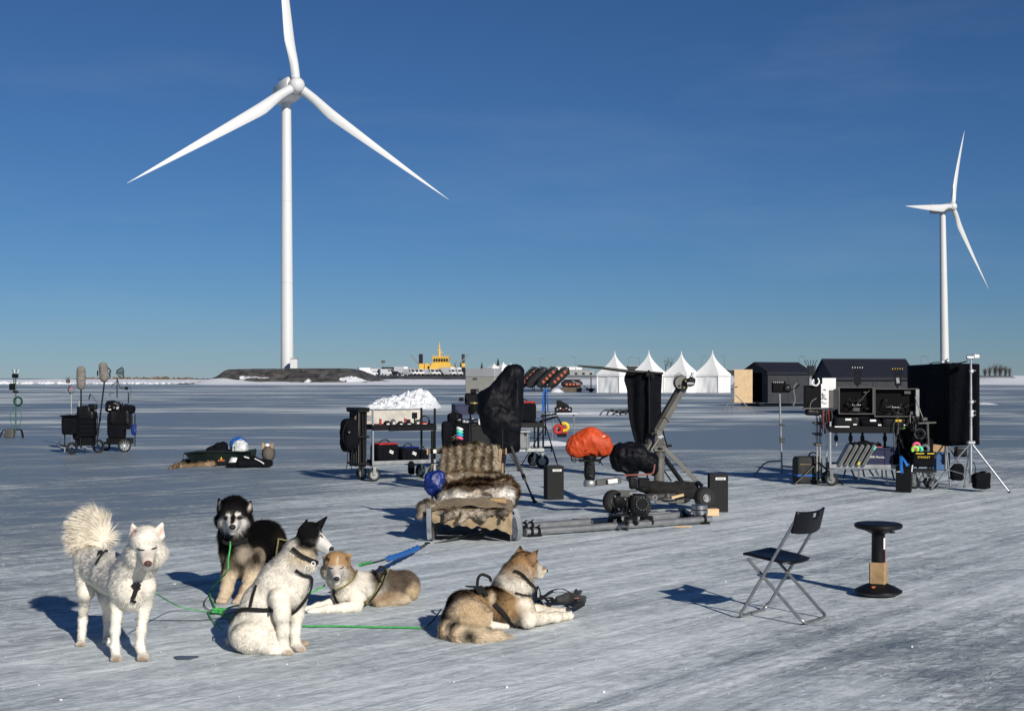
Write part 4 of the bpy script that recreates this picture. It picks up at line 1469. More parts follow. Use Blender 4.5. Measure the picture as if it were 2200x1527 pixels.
# ---------------------------------------------------------------- ribbed inflatables with orange panels
def raft(name, label, base, d, length, width, hgt, tilt, rz, material='raft_rubber', panels=True, group='ribbed inflatables lined up on the ice'):
    T = thing(name, label, 'inflatable boat', base, rz, group)
    Rt = Matrix.Rotation(-tilt, 3, 'Y')
    L, n = length, 22
    z0 = 0.35 if tilt > 0.1 else hgt / 2 + 0.3
    org = Vector((0, 0, z0))
    rows = []
    for i in range(n + 1):
        t = i / n
        x = (t - .0) * L
        env = min(1, (1 - abs(2 * t - 1) ** 4)) ** 0.5 * 0.9 + 0.1
        rib = 1 + 0.05 * math.cos(t * n * PI)
        row = []
        for k in range(16):
            g = 2 * PI * k / 16
            c_, s_ = math.cos(g), math.sin(g)
            row.append(org + Rt @ Vector((x, math.copysign(abs(c_) ** .7, c_) * width / 2 * (0.7 + .3 * env), math.copysign(abs(s_) ** .7, s_) * hgt / 2 * env * rib + hgt * .3)))
        rows.append(row + [row[0]])
    m = MB().grid(rows); m.add(rows[0][:16], [tuple(range(16))[::-1]]); m.add(rows[-1][:16], [tuple(range(16))])
    b = m.build('hull', material, T, angle=50)
    for i in range(3, n - 1, 2):
        t = i / n
        m = MB(); c = org + Rt @ Vector((t * L, 0, hgt * .82)); m.box(c, (.10, width * .84, .10), rot=Rt, bev=.02); m.build('rib', material, b)
    if panels:
        for k in range(4):
            t = 0.30 + 0.17 * k
            m = MB()
            c = org + Rt @ Vector((t * L, -width / 2 * 0.97, hgt * .20)); m.box(c, (.30, .06, hgt * .30), rot=Rt, bev=.02)
            m.build('side_panel', 'orange_vinyl', T)
    m = MB()
    if tilt > .1:
        m.bar((0.1, -width * .3, .12), (L * math.cos(tilt) * .8, -width * .3, .12), .1); m.bar((0.1, width * .3, .12), (L * math.cos(tilt) * .8, width * .3, .12), .1)
        m.bar((L * .45, -width * .3, .12), (L * .45, -width * .3, L * .42 * math.sin(tilt)), .08); m.bar((L * .45, width * .3, .12), (L * .45, width * .3, L * .42 * math.sin(tilt)), .08)
        m.bar((L * .45, -width * .3, .12), (L * .45, width * .3, .12), .1)
        m.bar((.1, -width * .3, .12), (.1, width * .3, .12), .1)
    else:
        m.box((L / 2, 0, .3), (L * .95, width * .9, .55), bev=.05)
    m.build('cradle', 'raft_base' if tilt < .1 else 'black_metal', T)
    return T
def gp(px, py, d):
    q = P(px, py, d); q.z = 0
    return q
labs = ['first, with an orange edge strip', 'second, plain black', 'third, orange panels', 'fourth, orange panels nearest the tents']
for k, (px, pn) in enumerate(((1121, True), (1138, False), (1160, True), (1184, True))):
    raft('inflatable_boat', 'tilted black ribbed inflatable behind the carts, %s' % labs[k], gp(px, 836, 172 - k), 172, 3.4, 1.5, 1.25, math.radians(44), math.radians(-14 + 2 * k), panels=pn)
raft('inflatable_boat', 'low brown based inflatable with orange top panels left of the tents', gp(1206, 840, 166), 166, 2.6, 1.5, 0.9, 0.0, math.radians(-12))
T = thing('trailer', 'small dark trailer with drawbar at the foot of the first tent', 'trailer', tuple(gp(1268, 841, 162)))
m = MB(); m.box((0, 0, .35), (1.0, .7, .25), bev=.03); m.box((.1, 0, 1.2), (.12, .12, 1.5)); m.build('bed', 'dark_grey_paint', T)
m = MB(); m.bar((-.3, 0, .5), (-2.2, -.3, 1.4), .09); m.build('drawbar', 'grey_plastic', T)
for y in (-.4, .4):
    m = MB(); m.cyl((.1, y - .06, .25), (.1, y + .06, .25), .25, n=14); m.build('wheel', 'rubber', T)

# ---------------------------------------------------------------- vehicles on the quay
QZ = 2.78
def vehicle(kind):
    L, W, Hh = {'van': (5.6, 2.0, 2.45), 'suv': (4.7, 1.9, 1.65), 'truck': (7.0, 2.4, 3.2), 'camper': (6.6, 2.3, 3.1)}[kind]
    T = thing({'van': 'parked_van', 'suv': 'parked_car', 'truck': 'box_truck', 'camper': 'motorhome'}[kind], 'x', 'x')
    if kind == 'van':
        prof = [(-2.8, .45), (2.75, .45), (2.8, .95), (2.55, 1.2), (1.95, 1.3), (1.25, 2.3), (.9, 2.45), (-2.75, 2.45), (-2.8, 2.2)]
        ws = [(1.93, 1.38), (1.28, 2.24)]
    elif kind == 'suv':
        prof = [(-2.3, .4), (2.3, .4), (2.35, .8), (2.1, 1.02), (1.05, 1.1), (.35, 1.6), (-1.6, 1.65), (-2.25, 1.1)]
        ws = [(1.0, 1.14), (.4, 1.56)]
    else:
        prof = [(1.5, .5), (3.45, .5), (3.5, 1.3), (3.25, 1.6), (2.75, 2.5), (1.5, 2.6)] if kind == 'truck' else [(-3.3, .45), (3.2, .45), (3.25, 1.1), (2.75, 1.35), (2.2, 2.2), (2.6, 2.7), (2.3, 3.1), (-3.3, 3.1)]
        ws = [(3.22, 1.68), (2.8, 2.4)] if kind == 'truck' else [(2.72, 1.42), (2.24, 2.14)]
    m = MB(); m.prism([(x, -W / 2, z) for x, z in prof], (0, W, 0)); body = m.build('body', 'van_white', T, angle=20)
    if kind == 'truck':
        m = MB(); m.box((-1.1, 0, 2.0), (4.9, W, 2.7), bev=.04); m.build('cargo_box', 'van_white', T)
        m = MB(); m.box((-.4, 0, .55), (6, 1.0, .25)); m.build('chassis', 'black_metal', T)
    (x0, z0), (x1, z1) = ws
    nrm = Vector((z1 - z0, 0, x0 - x1)).normalized() * .03
    m = MB(); m.prism([Vector((x0, -W * .42, z0)) + nrm, Vector((x0, W * .42, z0)) + nrm, Vector((x1, W * .40, z1)) + nrm, Vector((x1, -W * .40, z1)) + nrm], -nrm * .8)
    m.build('windscreen', 'window_glass', T, angle=20)
    for y in (-1, 1):
        m = MB(); m.box((x1 - .28, y * (W / 2 + .005), (z0 + z1) / 2 + .08), (.85, .03, (z1 - z0) * .62)); m.build('side_window', 'window_glass', T)
        for x in (prof[1][0] - .95, -L * .33):
            m = MB(); m.cyl((x, y * (W / 2 - .18), .36), (x, y * (W / 2 + .03), .36), .36, n=14); wl = m.build('wheel', 'rubber', T)
            m = MB(); m.cyl((x, y * (W / 2 + .02), .36), (x, y * (W / 2 + .045), .36), .2, n=10); m.build('rim', 'dull_aluminium', wl)
        m = MB(); m.box((prof[2][0] - .04, y * W * .36, prof[2][1] - .12), (.1, .34, .18)); m.build('headlight', 'aluminium', T)
    m = MB(); m.box((prof[1][0] + .03, 0, .6), (.08, W * .6, .26)); m.build('grille', 'van_dark', T)
    return T
protos = {}
def park(kind, px, d, rz, label, cat, group, dark=False):
    if kind not in protos:
        o = protos[kind] = vehicle(kind)
    else:
        o = copy_tree(protos[kind])
    q = P(px, 800, d)
    o.location = (q.x, q.y, QZ); o.rotation_euler = (0, 0, rz)
    tag(o, label, cat, group)
    if dark:
        for ch in o.children:
            if ch.name.split('.')[0] in ('body', 'cargo_box'):
                ch.data = ch.data.copy(); ch.data.materials[0] = MATS['van_dark']
    return o
A = lambda a: -math.radians(a)
gq = 'vehicles parked on the quay'
park('suv', 803, 512, A(8), 'white car side on, parked at the foot of the gravel mound', 'car', gq)
park('truck', 776, 560, A(150), 'white box truck furthest left beyond the gravel mound', 'truck', gq)
park('truck', 829, 530, A(152), 'black box truck under the floodlight mast on the quay', 'truck', gq, dark=True)
park('van', 834, 508, A(28), 'white van in front of the black box truck', 'van', gq)
park('suv', 849, 506, A(50), 'dark car between a white van and a white box truck', 'car', gq, dark=True)
park('truck', 866, 514, A(35), 'white box truck at the left end of the van row', 'truck', gq)
vl = ['white van next to the white box truck', 'second white van of the row right of the box truck', 'third white van of the row right of the box truck', 'white van at the right end of the first row']
for k in range(4):
    park('van', 881 + 8.5 * k, 508 + 2 * k, A(44), vl[k], 'van', 'white vans in a row')
park('van', 910, 522, A(44), 'dark van behind the white van row', 'van', gq, dark=True)
vl = ['white van below the tug wheelhouse, left of its pair', 'white van below the tug wheelhouse, right of its pair', 'dark van between the vans and the motorhomes']
for k in range(3):
    park('van', 923 + 9.5 * k, 510 + 2 * k, A(44), vl[k], 'van', gq, dark=(k == 2))
park('camper', 963, 512, A(42), 'white motorhome under the yellow tug', 'motorhome', gq)
park('camper', 977, 516, A(40), 'white motorhome next to the grey generator', 'motorhome', gq)
park('truck', 990, 528, A(60), 'black box truck behind the grey generator', 'truck', gq, dark=True)

# ---------------------------------------------------------------- yellow tug behind the quay
d = 600; s = d / F
T = thing('tug_ship', 'yellow tug with dark funnels moored behind the parked vans', 'ship', tuple(P(948, 806, d)), world=True)
def pbox(x0, x1, y0, y1, depth, dd=None):
    dd = dd or d
    a, b = P(x0, y1, dd), P(x1, y0, dd)
    m = MB(); m.box((a + b) / 2 + Vector((0, depth / 2, 0)), (b.x - a.x, depth, b.z - a.z), bev=.1)
    return m
hull = MB()
rows = []
for (x, hw) in ((880, .6), (890, 4), (905, 5), (990, 5), (1004, 3.5), (1010, 0.4)):
    rows.append([P(x, 808, d) + Vector((0, 7 - hw, -1)), P(x, 792, d) + Vector((0, 7 - hw * 1.1, 0)), P(x, 792, d) + Vector((0, 7 + hw * 1.1, 0)), P(x, 808, d) + Vector((0, 7 + hw, -1))])
hull.grid(rows).build('hull', 'van_dark', T, angle=30)
pbox(918, 976, 786, 793, 8).build('deck_house', 'ship_yellow', T)
up = pbox(926, 968, 779, 787, 7); up.build('upper_deck', 'ship_yellow', T)
wh = MB()
a, b = P(931, 780, d), P(963, 780, d)
lo_ = [a, b, b + Vector((0, 6, 0)), a + Vector((0, 6, 0))]
a, b = P(929, 767.5, d), P(964.5, 767.5, d)
hi_ = [a + Vector((0, -.6, 0)), b + Vector((0, -.6, 0)), b + Vector((0, 6.4, 0)), a + Vector((0, 6.4, 0))]
wh.add(lo_ + hi_, [(0, 1, 5, 4), (1, 2, 6, 5), (2, 3, 7, 6), (3, 0, 4, 7), (4, 5, 6, 7)])
w0 = wh.build('wheelhouse', 'ship_yellow', T, angle=20)
for k in range(6):
    c = P(933.5 + 5.4 * k, 773, d) + Vector((0, -.42, 0)); m = MB(); m.box(c, (.85, .12, 1.35)); m.build('window', 'window_glass', w0)
pbox(928, 966, 765.8, 767.3, 7.5).build('wheelhouse_roof', 'ship_yellow', w0)
m = MB()
m.cyl(P(944, 767, d + 3), P(944, 748, d + 3), .55, .35, 8); m.cyl(P(944, 748, d + 3), P(944, 735, d + 3), .25, .12, 8)
for y, w_ in ((756, 7), (751, 9), (744, 5)): m.bar(P(944 - w_ / 2, y, d + 3), P(944 + w_ / 2, y, d + 3), .25)
m.box(P(949, 757, d + 3), (1.6, .5, .3)); m.build('mast', 'ship_yellow', T)
for x0, x1, y0, y1 in ((900, 911, 781, 795), (912, 923, 781, 795), (992, 999, 780, 792)):
    pbox(x0, x1, y0, y1, 4).build('deck_crane_base', 'ship_yellow', T)
for x0 in (900.5, 903.3, 906.1, 992.5, 996):
    m = MB(); m.cyl(P(x0 + .8, 781, d + 2), P(x0 + .8, 760.5, d + 2), .34, n=10); m.build('funnel', 'van_dark', T)
for a, b in (((900, 783), (882, 762)), ((985, 784), (1007, 760))):
    m = MB(); m.bar(P(*a, d), P(*b, d), .5); m.build('crane_arm', 'grey_plastic', T)
m = MB()
for x in range(930, 965, 4): m.cyl(P(x, 765.8, d), P(x, 763.2, d), .06, n=5)
m.bar(P(929, 763.3, d), P(965, 763.3, d), .08); m.build('railing', 'ship_yellow', w0)

# ---------------------------------------------------------------- low buildings
def pbuilding(name, label, x0, x1, y0, d, depth, material, nwin=0, roof=None):
    a = P(x0, 806, d); b = P(x1, y0, d)
    T = thing(name, label, 'building', ((a.x + b.x) / 2, d, a.z), world=True)
    m = MB(); m.box(((a.x + b.x) / 2, d + depth / 2, (a.z + b.z) / 2), (b.x - a.x, depth, b.z - a.z)); m.build('walls', material, T)
    m = MB(); m.box(((a.x + b.x) / 2, d + depth / 2, b.z + .12), (b.x - a.x + .5, depth + .5, .24)); m.build('roof', roof or 'grey_cladding', T)
    for k in range(nwin):
        x = a.x + (b.x - a.x) * (k + .6) / nwin; m = MB(); m.box((x, d - .02, b.z - 1.3), (1.0, .1, .8)); m.build('window', 'window_glass', T)
    n = max(2, int((b.x - a.x) / 5))
    for k in range(n + 1):
        m = MB(); m.box((a.x + (b.x - a.x) * k / n, d - .03, (a.z + b.z) / 2), (.14, .12, b.z - a.z)); m.build('pilaster', material, T)
    return T
pbuilding('warehouse', 'long pale warehouse wall behind the parked vehicles', 790, 930, 791.5, 660, 20, 'pale_cladding')
pbuilding('barrack', 'low grey barrack with two windows between the inflatables and tents', 1212, 1276, 795.5, 520, 8, 'grey_cladding', 4)
pbuilding('marquee_hall', 'white flat marquee roof behind the grey barrack', 1196, 1250, 789, 560, 12, 'tent_fabric', 0, 'tent_fabric')
pbuilding('container_block', 'dark container block between the first two pagoda tents', 1350, 1392, 787, 500, 6, 'shed_wall')
pbuilding('container_block', 'dark container block beside the plywood door at the last tent', 1566, 1600, 795, 500, 6, 'shed_wall')

# ---------------------------------------------------------------- lamp posts
lp = [(823, 779, 'behind the black box truck'), (1160, 770, 'above the tilted inflatables'), (1237, 767, 'above the grey barrack'), (1351, 767, 'between the first two tents, left one'),
      (1374, 769, 'between the first two tents, right one'), (1508, 766, 'between the third and fourth tent'), (1557, 764, 'right of the last tent'), (1717, 766, 'right of the open cabin, left one of two'),
      (1729, 766, 'right of the open cabin, right one of two'), (1979, 766, 'above the black screens, left one of two'), (1994, 766, 'above the black screens, right one of two')]
for k, (px, py, lab) in enumerate(lp):
    d = 560
    b, t = P(px, 806, d), P(px, py, d)
    T = thing('lamp_post', 'thin grey lamp post far off, ' + lab, 'lamp post', b, world=True, group='lamp posts along the quay')
    m = MB(); m.cyl(b, t, .13, .08, 6); m.build('pole', 'grey_plastic', T)
    m = MB(); sgn = 1 if k % 2 else -1
    if k == 0:
        m.box(t + Vector((0, 0, .4)), (1.6, .5, 1.0))
    else:
        m.bar(t, t + Vector((sgn * 1.3, 0, .15)), .12); m.box(t + Vector((sgn * 1.3, 0, .12)), (.9, .3, .16))
    m.build('lamp_head', 'dark_grey_paint', T)

# ---------------------------------------------------------------- trees
def bare_tree(name, label, px, base_y, top_y, d, spread=0.35, stems=1, group=None, levels=4, seed=1, cat='tree'):
    R = random.Random(seed)
    b = P(px, base_y, d)
    Hh = (base_y - top_y) * d / F
    T = thing(name, label, cat, b, world=True, group=group)
    trunk, tw = MB(), MB()
    def grow(p, dr, ln, r, lv):
        q = p + dr * ln
        (trunk if lv < 2 else tw).cyl(p, q, r, r * .62, 5 if lv < 2 else 3, cap=False)
        if lv >= levels: return
        n = 3 if lv else 6
        for k in range(n):
            t = R.uniform(.08 if stems > 1 else .35, 1.0)
            v = Vector((R.uniform(-1, 1), R.uniform(-1, 1), R.uniform(.15, .9))).normalized()
            grow(p.lerp(q, t), (dr * .55 + v * (.45 + spread)).normalized(), ln * R.uniform(.38, .6), r * .5, lv + 1)
    for s_ in range(stems):
        o = Vector((R.uniform(-1, 1) * .1 * Hh * (stems > 1), R.uniform(-.5, .5), 0))
        grow(b + o, Vector((R.uniform(-.12, .12), R.uniform(-.1, .1), 1)).normalized(), Hh * R.uniform(.5, .66), Hh * .018, 0)
    trunk.build('trunk', 'bark', T); o = tw.build('crown', 'twigs', T)
    return T
def conifer(name, label, px, base_y, top_y, d, seed):
    R = random.Random(seed)
    b = P(px, base_y, d); Hh = (base_y - top_y) * d / F
    T = thing(name, label, 'tree', b, world=True, group='dark trees beyond the generator')
    m = MB(); m.cyl(b, b + Vector((0, 0, Hh)), Hh * .03, Hh * .005, 6); m.build('trunk', 'bark', T)
    m = MB()
    for k in range(900):
        t = R.random() ** .8
        rad = (1 - t) * Hh * .30 * (0.55 + .45 * R.random()) * (0.75 + .25 * math.sin(t * 40 + R.random()))
        g = R.uniform(0, 2 * PI)
        p = b + Vector((math.cos(g) * rad, math.sin(g) * rad, Hh * (.12 + .88 * t)))
        s_ = Hh * .045
        v = [Vector((R.uniform(-1, 1), R.uniform(-1, 1), R.uniform(-.8, .5))) * s_ for _ in range(3)]
        m.add([p + x for x in v], [(0, 1, 2)])
    m.build('crown', 'needles', T, smooth=False)
conifer('pine_tree', 'dark pine right behind the generator', 1070, 800, 771, 560, 1)
conifer('pine_tree', 'small dark pine left of the generator roof edge', 1035, 800, 779, 560, 2)
conifer('pine_tree', 'dark pine beside the tug crane at the generator', 990, 800, 780, 575, 3)
bare_tree('bare_tree', 'leafless tree between the second and third tent, left stem', 1430, 806, 762, 520, seed=4, group='bare trees behind the tents')
bare_tree('bare_tree', 'leafless tree between the second and third tent, right stem', 1440, 806, 764, 522, seed=5, group='bare trees behind the tents')
bare_tree('bare_tree', 'bare tree at the stern of the yellow tug', 978, 800, 770, 580, seed=6, group='bare trees behind the tents')
for k, (px, ty) in enumerate(((2116, 786), (2127, 783), (2138, 779), (2149, 778), (2159, 783), (2169, 788))):
    bare_tree('bare_bush', 'leafless brown bush on the right shore, number %s from the left' % ('one', 'two', 'three', 'four', 'five', 'six')[k], px, 808, ty, 470, spread=.35, stems=9, levels=3, seed=20 + k, group='brown bushes on the right shore', cat='bush')

# ---------------------------------------------------------------- heaps of snow on the ice
def snow_heap(name, label, px0, px1, prof, d, depth, seed, rough=0.16, vox=0.12, cat='snow heap'):
    x0, x1 = (px0 - CX) / F * d, (px1 - CX) / F * d
    nx, ny = int((x1 - x0) / vox), int(depth / vox)
    X = np.linspace(x0, x1, nx); Y = np.linspace(d - depth / 2, d + depth / 2, ny)
    gx, gy = np.meshgrid(X, Y)
    p = np.stack([gx.ravel(), gy.ravel(), np.zeros(gx.size)], 1)
    px = CX + p[:, 0] / d * F
    base_y = HY + F * H / d
    hh = np.interp(px, [q[0] for q in prof], [(base_y - q[1]) * d / F for q in prof])
    v = np.abs(p[:, 1] - d) / (depth / 2)
    bl = np.abs(vnoise(p + seed, 2.2)) * 0.7 + np.abs(vnoise(p + seed + 5, 5.5)) * .6
    p[:, 2] = hh * np.clip(1 - v ** 1.6, 0, 1) + rough * (bl - .3) * np.clip(hh * 2, 0, 1) * np.clip((1 - v) * 6, 0, 1) - .03
    i = np.arange(nx * ny).reshape(ny, nx)
    f = np.stack([i[:-1, :-1].ravel(), i[:-1, 1:].ravel(), i[1:, 1:].ravel(), i[1:, :-1].ravel()], 1)
    o = mesh_obj(name, p, f, 'heap_snow', smooth=True, angle=35, loc=(float((x0 + x1) / 2), d, 0))
    tag(o, label, cat)
    return o
snow_heap('snow_pile', 'tall lumpy pile of cleared snow behind the left equipment cart', 775, 945, [(775, 876), (800, 868), (820, 858), (850, 855), (870, 847), (890, 841), (905, 838), (918, 842), (930, 854), (945, 876)], 76, 7.0, 3, 0.38, 0.08)
snow_heap('snow_lump', 'small snow heap under the inflatables', 1180, 1212, [(1180, 843), (1188, 836), (1198, 834), (1208, 838), (1212, 843)], 160, 3.0, 9, .2, .12)
snow_heap('snow_lump', 'long thin snow ridge on the right ice beyond the tall stand', 2080, 2150, [(2080, 869), (2100, 865), (2115, 863), (2135, 866), (2150, 869)], 86, 2.0, 12, .12, .1)
snow_heap('snow_lump', 'flat snow drift with cables on the ice in front of the tents', 1150, 1420, [(1150, 889), (1200, 885), (1260, 883), (1330, 884), (1420, 889)], 63, 3.0, 14, .10, .1)
snow_heap('snow_lump', 'raised snowy bank beyond the cart, behind the hanging tape rolls', 1090, 1250, [(1090, 955), (1120, 948), (1170, 944), (1200, 945), (1230, 950), (1250, 955)], 33.7, 1.6, 17, .10, .05)
# ================================================================== PROP HELPERS
def blob(name, c, rad, material, parent, e=0.6, amp=0.0, scale=6.0, rot=None, nu=40, nv=24, zcut=None, ridge=False, seed=0, sag=0.0, octs=4):
    """soft rounded body (bag, cover) with folds"""
    u = np.linspace(0, 2 * PI, nu, endpoint=False)
    v = np.linspace(-PI / 2, PI / 2, nv)
    U, Vv = np.meshgrid(u, v)
    sg = lambda x, p: np.sign(x) * np.abs(x) ** p
    X = sg(np.cos(Vv), e) * sg(np.cos(U), e); Y = sg(np.cos(Vv), e) * sg(np.sin(U), e); Z = sg(np.sin(Vv), e)
    p = np.stack([X.ravel(), Y.ravel(), Z.ravel()], 1) * np.array(rad)
    n = p / (np.array(rad) ** 2)
    n /= np.linalg.norm(n, axis=1, keepdims=True) + 1e-9
    if amp:
        f = fbm(p + seed * 3.7, scale, octs)
        if ridge:
            f = 0.6 - 1.6 * np.abs(f)
        p = p + n * (amp * f)[:, None]
    if sag:
        p[:, 2] -= sag * (1 + fbm(p * [1, 1, 0] + seed, scale * .6, 2)) * (np.hypot(p[:, 0] / rad[0], p[:, 1] / rad[1]) ** 2)
    if zcut is not None:
        p[:, 2] = np.maximum(p[:, 2], zcut)
    if rot is not None:
        p = p @ np.array(rot).T
    p = p + np.array(c)
    i = np.arange(nu * nv).reshape(nv, nu)
    j = np.roll(i, -1, axis=1)
    f = np.stack([i[:-1].ravel(), j[:-1].ravel(), j[1:].ravel(), i[1:].ravel()], 1)
    return mesh_obj(name, p, f, material, parent, True, 60)
def RZ(a): return Matrix.Rotation(a, 3, 'Z')
def wheel(parent, c, r, w, axis=(0, 1, 0), rim='dull_aluminium', rimr=0.55, name='wheel', spokes=0, tyre='rubber', thick=None):
    c, ax = Vector(c), Vector(axis).normalized()
    th = thick or min(w * .5, r * .35)
    m = MB()
    m.lathe([(r - th * 1.5, -w * .5), (r - th * .4, -w * .5), (r, -w * .28), (r, w * .28), (r - th * .4, w * .5), (r - th * 1.5, w * .5), (r - th * 1.5, -w * .5)], c, 26, ax, cap=False)
    t = m.build(name, tyre, parent, angle=35)
    m = MB()
    ri = r - th * 1.45
    if spokes:
        m.torus(c, ri, max(.006, r * .05), ax, 26, 6)
        _, s, u = frame(ax)
        for k in range(spokes):
            g = 2 * PI * k / spokes
            m.cyl(c, c + (s * math.cos(g) + u * math.sin(g)) * ri, max(.003, r * .025), n=5)
        m.cyl(c - ax * w * .4, c + ax * w * .4, r * .12, n=10)
    else:
        m.lathe([(0.001, -w * .30), (ri * .35, -w * .30), (ri * .4, -w * .18), (ri * .78, -w * .18), (ri * .9, -w * .42), (ri, -w * .42), (ri, w * .42), (ri * .9, w * .42), (ri * .78, w * .18), (ri * .4, w * .18), (ri * .35, w * .30), (0.001, w * .30)], c, 22, ax, cap=False)
    m.build('rim', rim, t, angle=35)
    return t
def caster(parent, c, r, w, ang=0.0, plate_z=None, fork='dull_aluminium', rim='dull_aluminium'):
    c = Vector(c); ax = Vector((math.sin(ang), math.cos(ang), 0))
    t = wheel(parent, c, r, w, ax, rim)
    top = plate_z or c.z + r * 1.25
    m = MB()
    for s in (-1, 1):
        o = ax * (s * (w * .5 + .012))
        m.bar(c + o, Vector((c.x, c.y, top)) + o, .05, .008, up=ax)
    m.box((c.x, c.y, top), (.10, w + .05, .012), rz=-ang)
    m.build('caster_fork', fork, parent)
    return t
def rod(parent, a, b, r, material, name='pole', n=8):
    return MB().cyl(a, b, r, n=n).build(name, material, parent)
def text_obj(parent, name, s, loc, size, material, rot=(PI / 2, 0, 0), depth=0.001):
    cu = bpy.data.curves.new(name, 'FONT')
    cu.body = s; cu.size = size; cu.extrude = depth
    cu.align_x = 'CENTER'; cu.align_y = 'CENTER'
    tmp = bpy.data.objects.new(name, cu)
    COL.objects.link(tmp)
    dg = bpy.context.evaluated_depsgraph_get()
    me = bpy.data.meshes.new_from_object(tmp.evaluated_get(dg))
    bpy.data.objects.remove(tmp)
    me.materials.clear(); me.materials.append(MATS[material])
    o = bpy.data.objects.new(name, me)
    link(o, parent)
    o.location = loc; o.rotation_euler = rot
    return o

# ================================================================== FOLDING CHAIR
cx_, cy_ = 1.872, 9.305
bx = Vector((0.795, -0.607, 0)); wx = Vector((0.607, 0.795, 0))
T = thing('folding_chair', 'black folding chair with grey steel legs standing on the ice', 'chair', (cx_, cy_, 0), world=True)
def C(b, w_, z): return Vector((cx_, cy_, 0)) + bx * b + wx * w_ + Vector((0, 0, z))
hw = 0.203
mat('chair_plastic', (0.005, 0.0055, 0.009), 0.45, var=0.2, vscale=14, bump=0.05, spec=0.22)
mat('chair_steel', (0.33, 0.33, 0.33), 0.34, 0.75, var=0.15, vscale=20)
def u_leg(name, top_b, top_z, foot_b, w_):
    pts = []
    sgn = math.copysign(1, foot_b - top_b)
    pts += [C(top_b, -w_, top_z), C(top_b + (foot_b - top_b) * .92, -w_, top_z * .08 + .011 * .92)]
    for k in range(1, 6):
        g = k / 6 * PI / 2
        pts.append(C(foot_b - (foot_b - top_b) * .08 * (1 - math.sin(g)) ** 1.5, -w_ + .045 * (1 - math.cos(g)), .012 + top_z * .08 * (1 - math.sin(g))))
    left = pts + [C(foot_b, -w_ + .05, .012)]
    right = [Vector(p) for p in left][::-1]
    right = [p + wx * (-2 * ((p - Vector((cx_, cy_, 0))).dot(wx))) for p in right]
    return MB().tube(left + right, 0.0112, 10).build(name, 'chair_steel', T, angle=80)
u_leg('back_frame', 0.185, 0.70, -0.235, hw)
u_leg('front_frame', -0.185, 0.415, 0.235, hw - .028)
rows = []
n = 14
for i in range(n + 1):
    t = i / n
    b = -0.215 + .335 * t
    row = []
    for j in range(13):
        s = -1 + 2 * j / 12
        wd = .192 * (1 - .22 * max(0, (t - .55) / .45) ** 2 - .06 * max(0, .15 - t) / .15)
        dip = -.012 * math.sin(PI * t) * (1 - s * s) - (.008 * max(0, (.12 - t) / .12) ** 2)
        row.append(C(b + .018 * t * (1 - s * s) * (t > .5), s * wd, .442 - .047 * t + dip))
    rows.append(row)
seat = MB().grid(rows).build('seat', 'chair_plastic', T, angle=180)
md = seat.modifiers.new('thick', 'SOLIDIFY'); md.thickness = 0.018; md.offset = -1
m = MB(); m.cyl(C(.10, -hw, .405), C(.10, hw, .405), .008, n=8); m.build('hinge_bar', 'chair_steel', T)
rows, nb = [], 16
for i in range(9):
    z = .615 + .145 * i / 8
    b = .185 * (z + .02) / .72 + .005
    row = []
    for j in range(nb + 1):
        s = -1 + 2 * j / nb
        row.append(C(b + .035 * (1 - s * s) - .005, s * (hw + .012), z - (.014 * (1 - s * s) if i == 0 else 0) - .012 * (1 - s * s) * (i == 8)))
    rows.append(row)
mb = MB(); mb.grid(rows)
hole = set()
for i in (5, 6):
    for j in (7, 8, 9): hole.add(i * nb + j)
mb.f = [f for k, f in enumerate(mb.f) if k not in hole]
back = mb.build('backrest', 'chair_plastic', T, angle=180)
md = back.modifiers.new('thick', 'SOLIDIFY'); md.thickness = 0.016; md.offset = 0

# ================================================================== WOBBLE STOOL
g = G(1887, 1279)
T = thing('stool', 'black round wobble stool with cardboard wrapped round its stem', 'stool', g)
mat('stool_black', (0.006, 0.006, 0.007), 0.48, var=0.2, vscale=10, bump=0.08, spec=0.22)
mat('stool_grey', (0.06, 0.062, 0.065), 0.6, var=0.2, vscale=10)
m = MB(); m.lathe([(.02, 0.0), (.10, .006), (.155, .016), (.176, .034)], (0, 0, 0), 40); m.build('rocker_foot', 'stool_grey', T)
m = MB(); m.lathe([(.178, .032), (.176, .044), (.12, .074), (.07, .094), (.052, .10)], (0, 0, 0), 40); m.build('base', 'stool_black', T)
m = MB(); m.lathe([(.044, .09), (.044, .26), (.051, .262), (.051, .30), (.049, .47), (.06, .49)], (0, 0, 0), 28); col = m.build('stem', 'stool_black', T)
m = MB(); m.lathe([(.06, .475), (.11, .50), (.165, .512), (.18, .525), (.178, .545), (.165, .552), (.10, .545), (.001, .543)], (0, 0, 0), 40); st = m.build('seat', 'stool_black', T)
m = MB(); m.box((.09, -.04, .487), (.05, .03, .014), bev=.004); m.build('height_lever', 'stool_grey', st)
m = MB(); m.box((0, 0, .172), (.122, .118, .168), rz=math.radians(-24), bev=.010); m.build('cardboard_sleeve', 'cardboard', T)
m = MB(); m.box((.036, -.0365, .40), (.002, .022, .085), rz=math.radians(-46)); m.build('label', 'white_paper', col)
m = MB(); m.box((.0475, -.020, .345), (.003, .010, .16), rz=math.radians(-20)); m.build('scale_strip', 'red_fabric', col)
m = MB(); m.box((-.06, -.095, .0785), (.03, .022, .002), rot=Matrix.Rotation(.45, 3, 'X')); m.build('sticker', 'orange_vinyl', T)

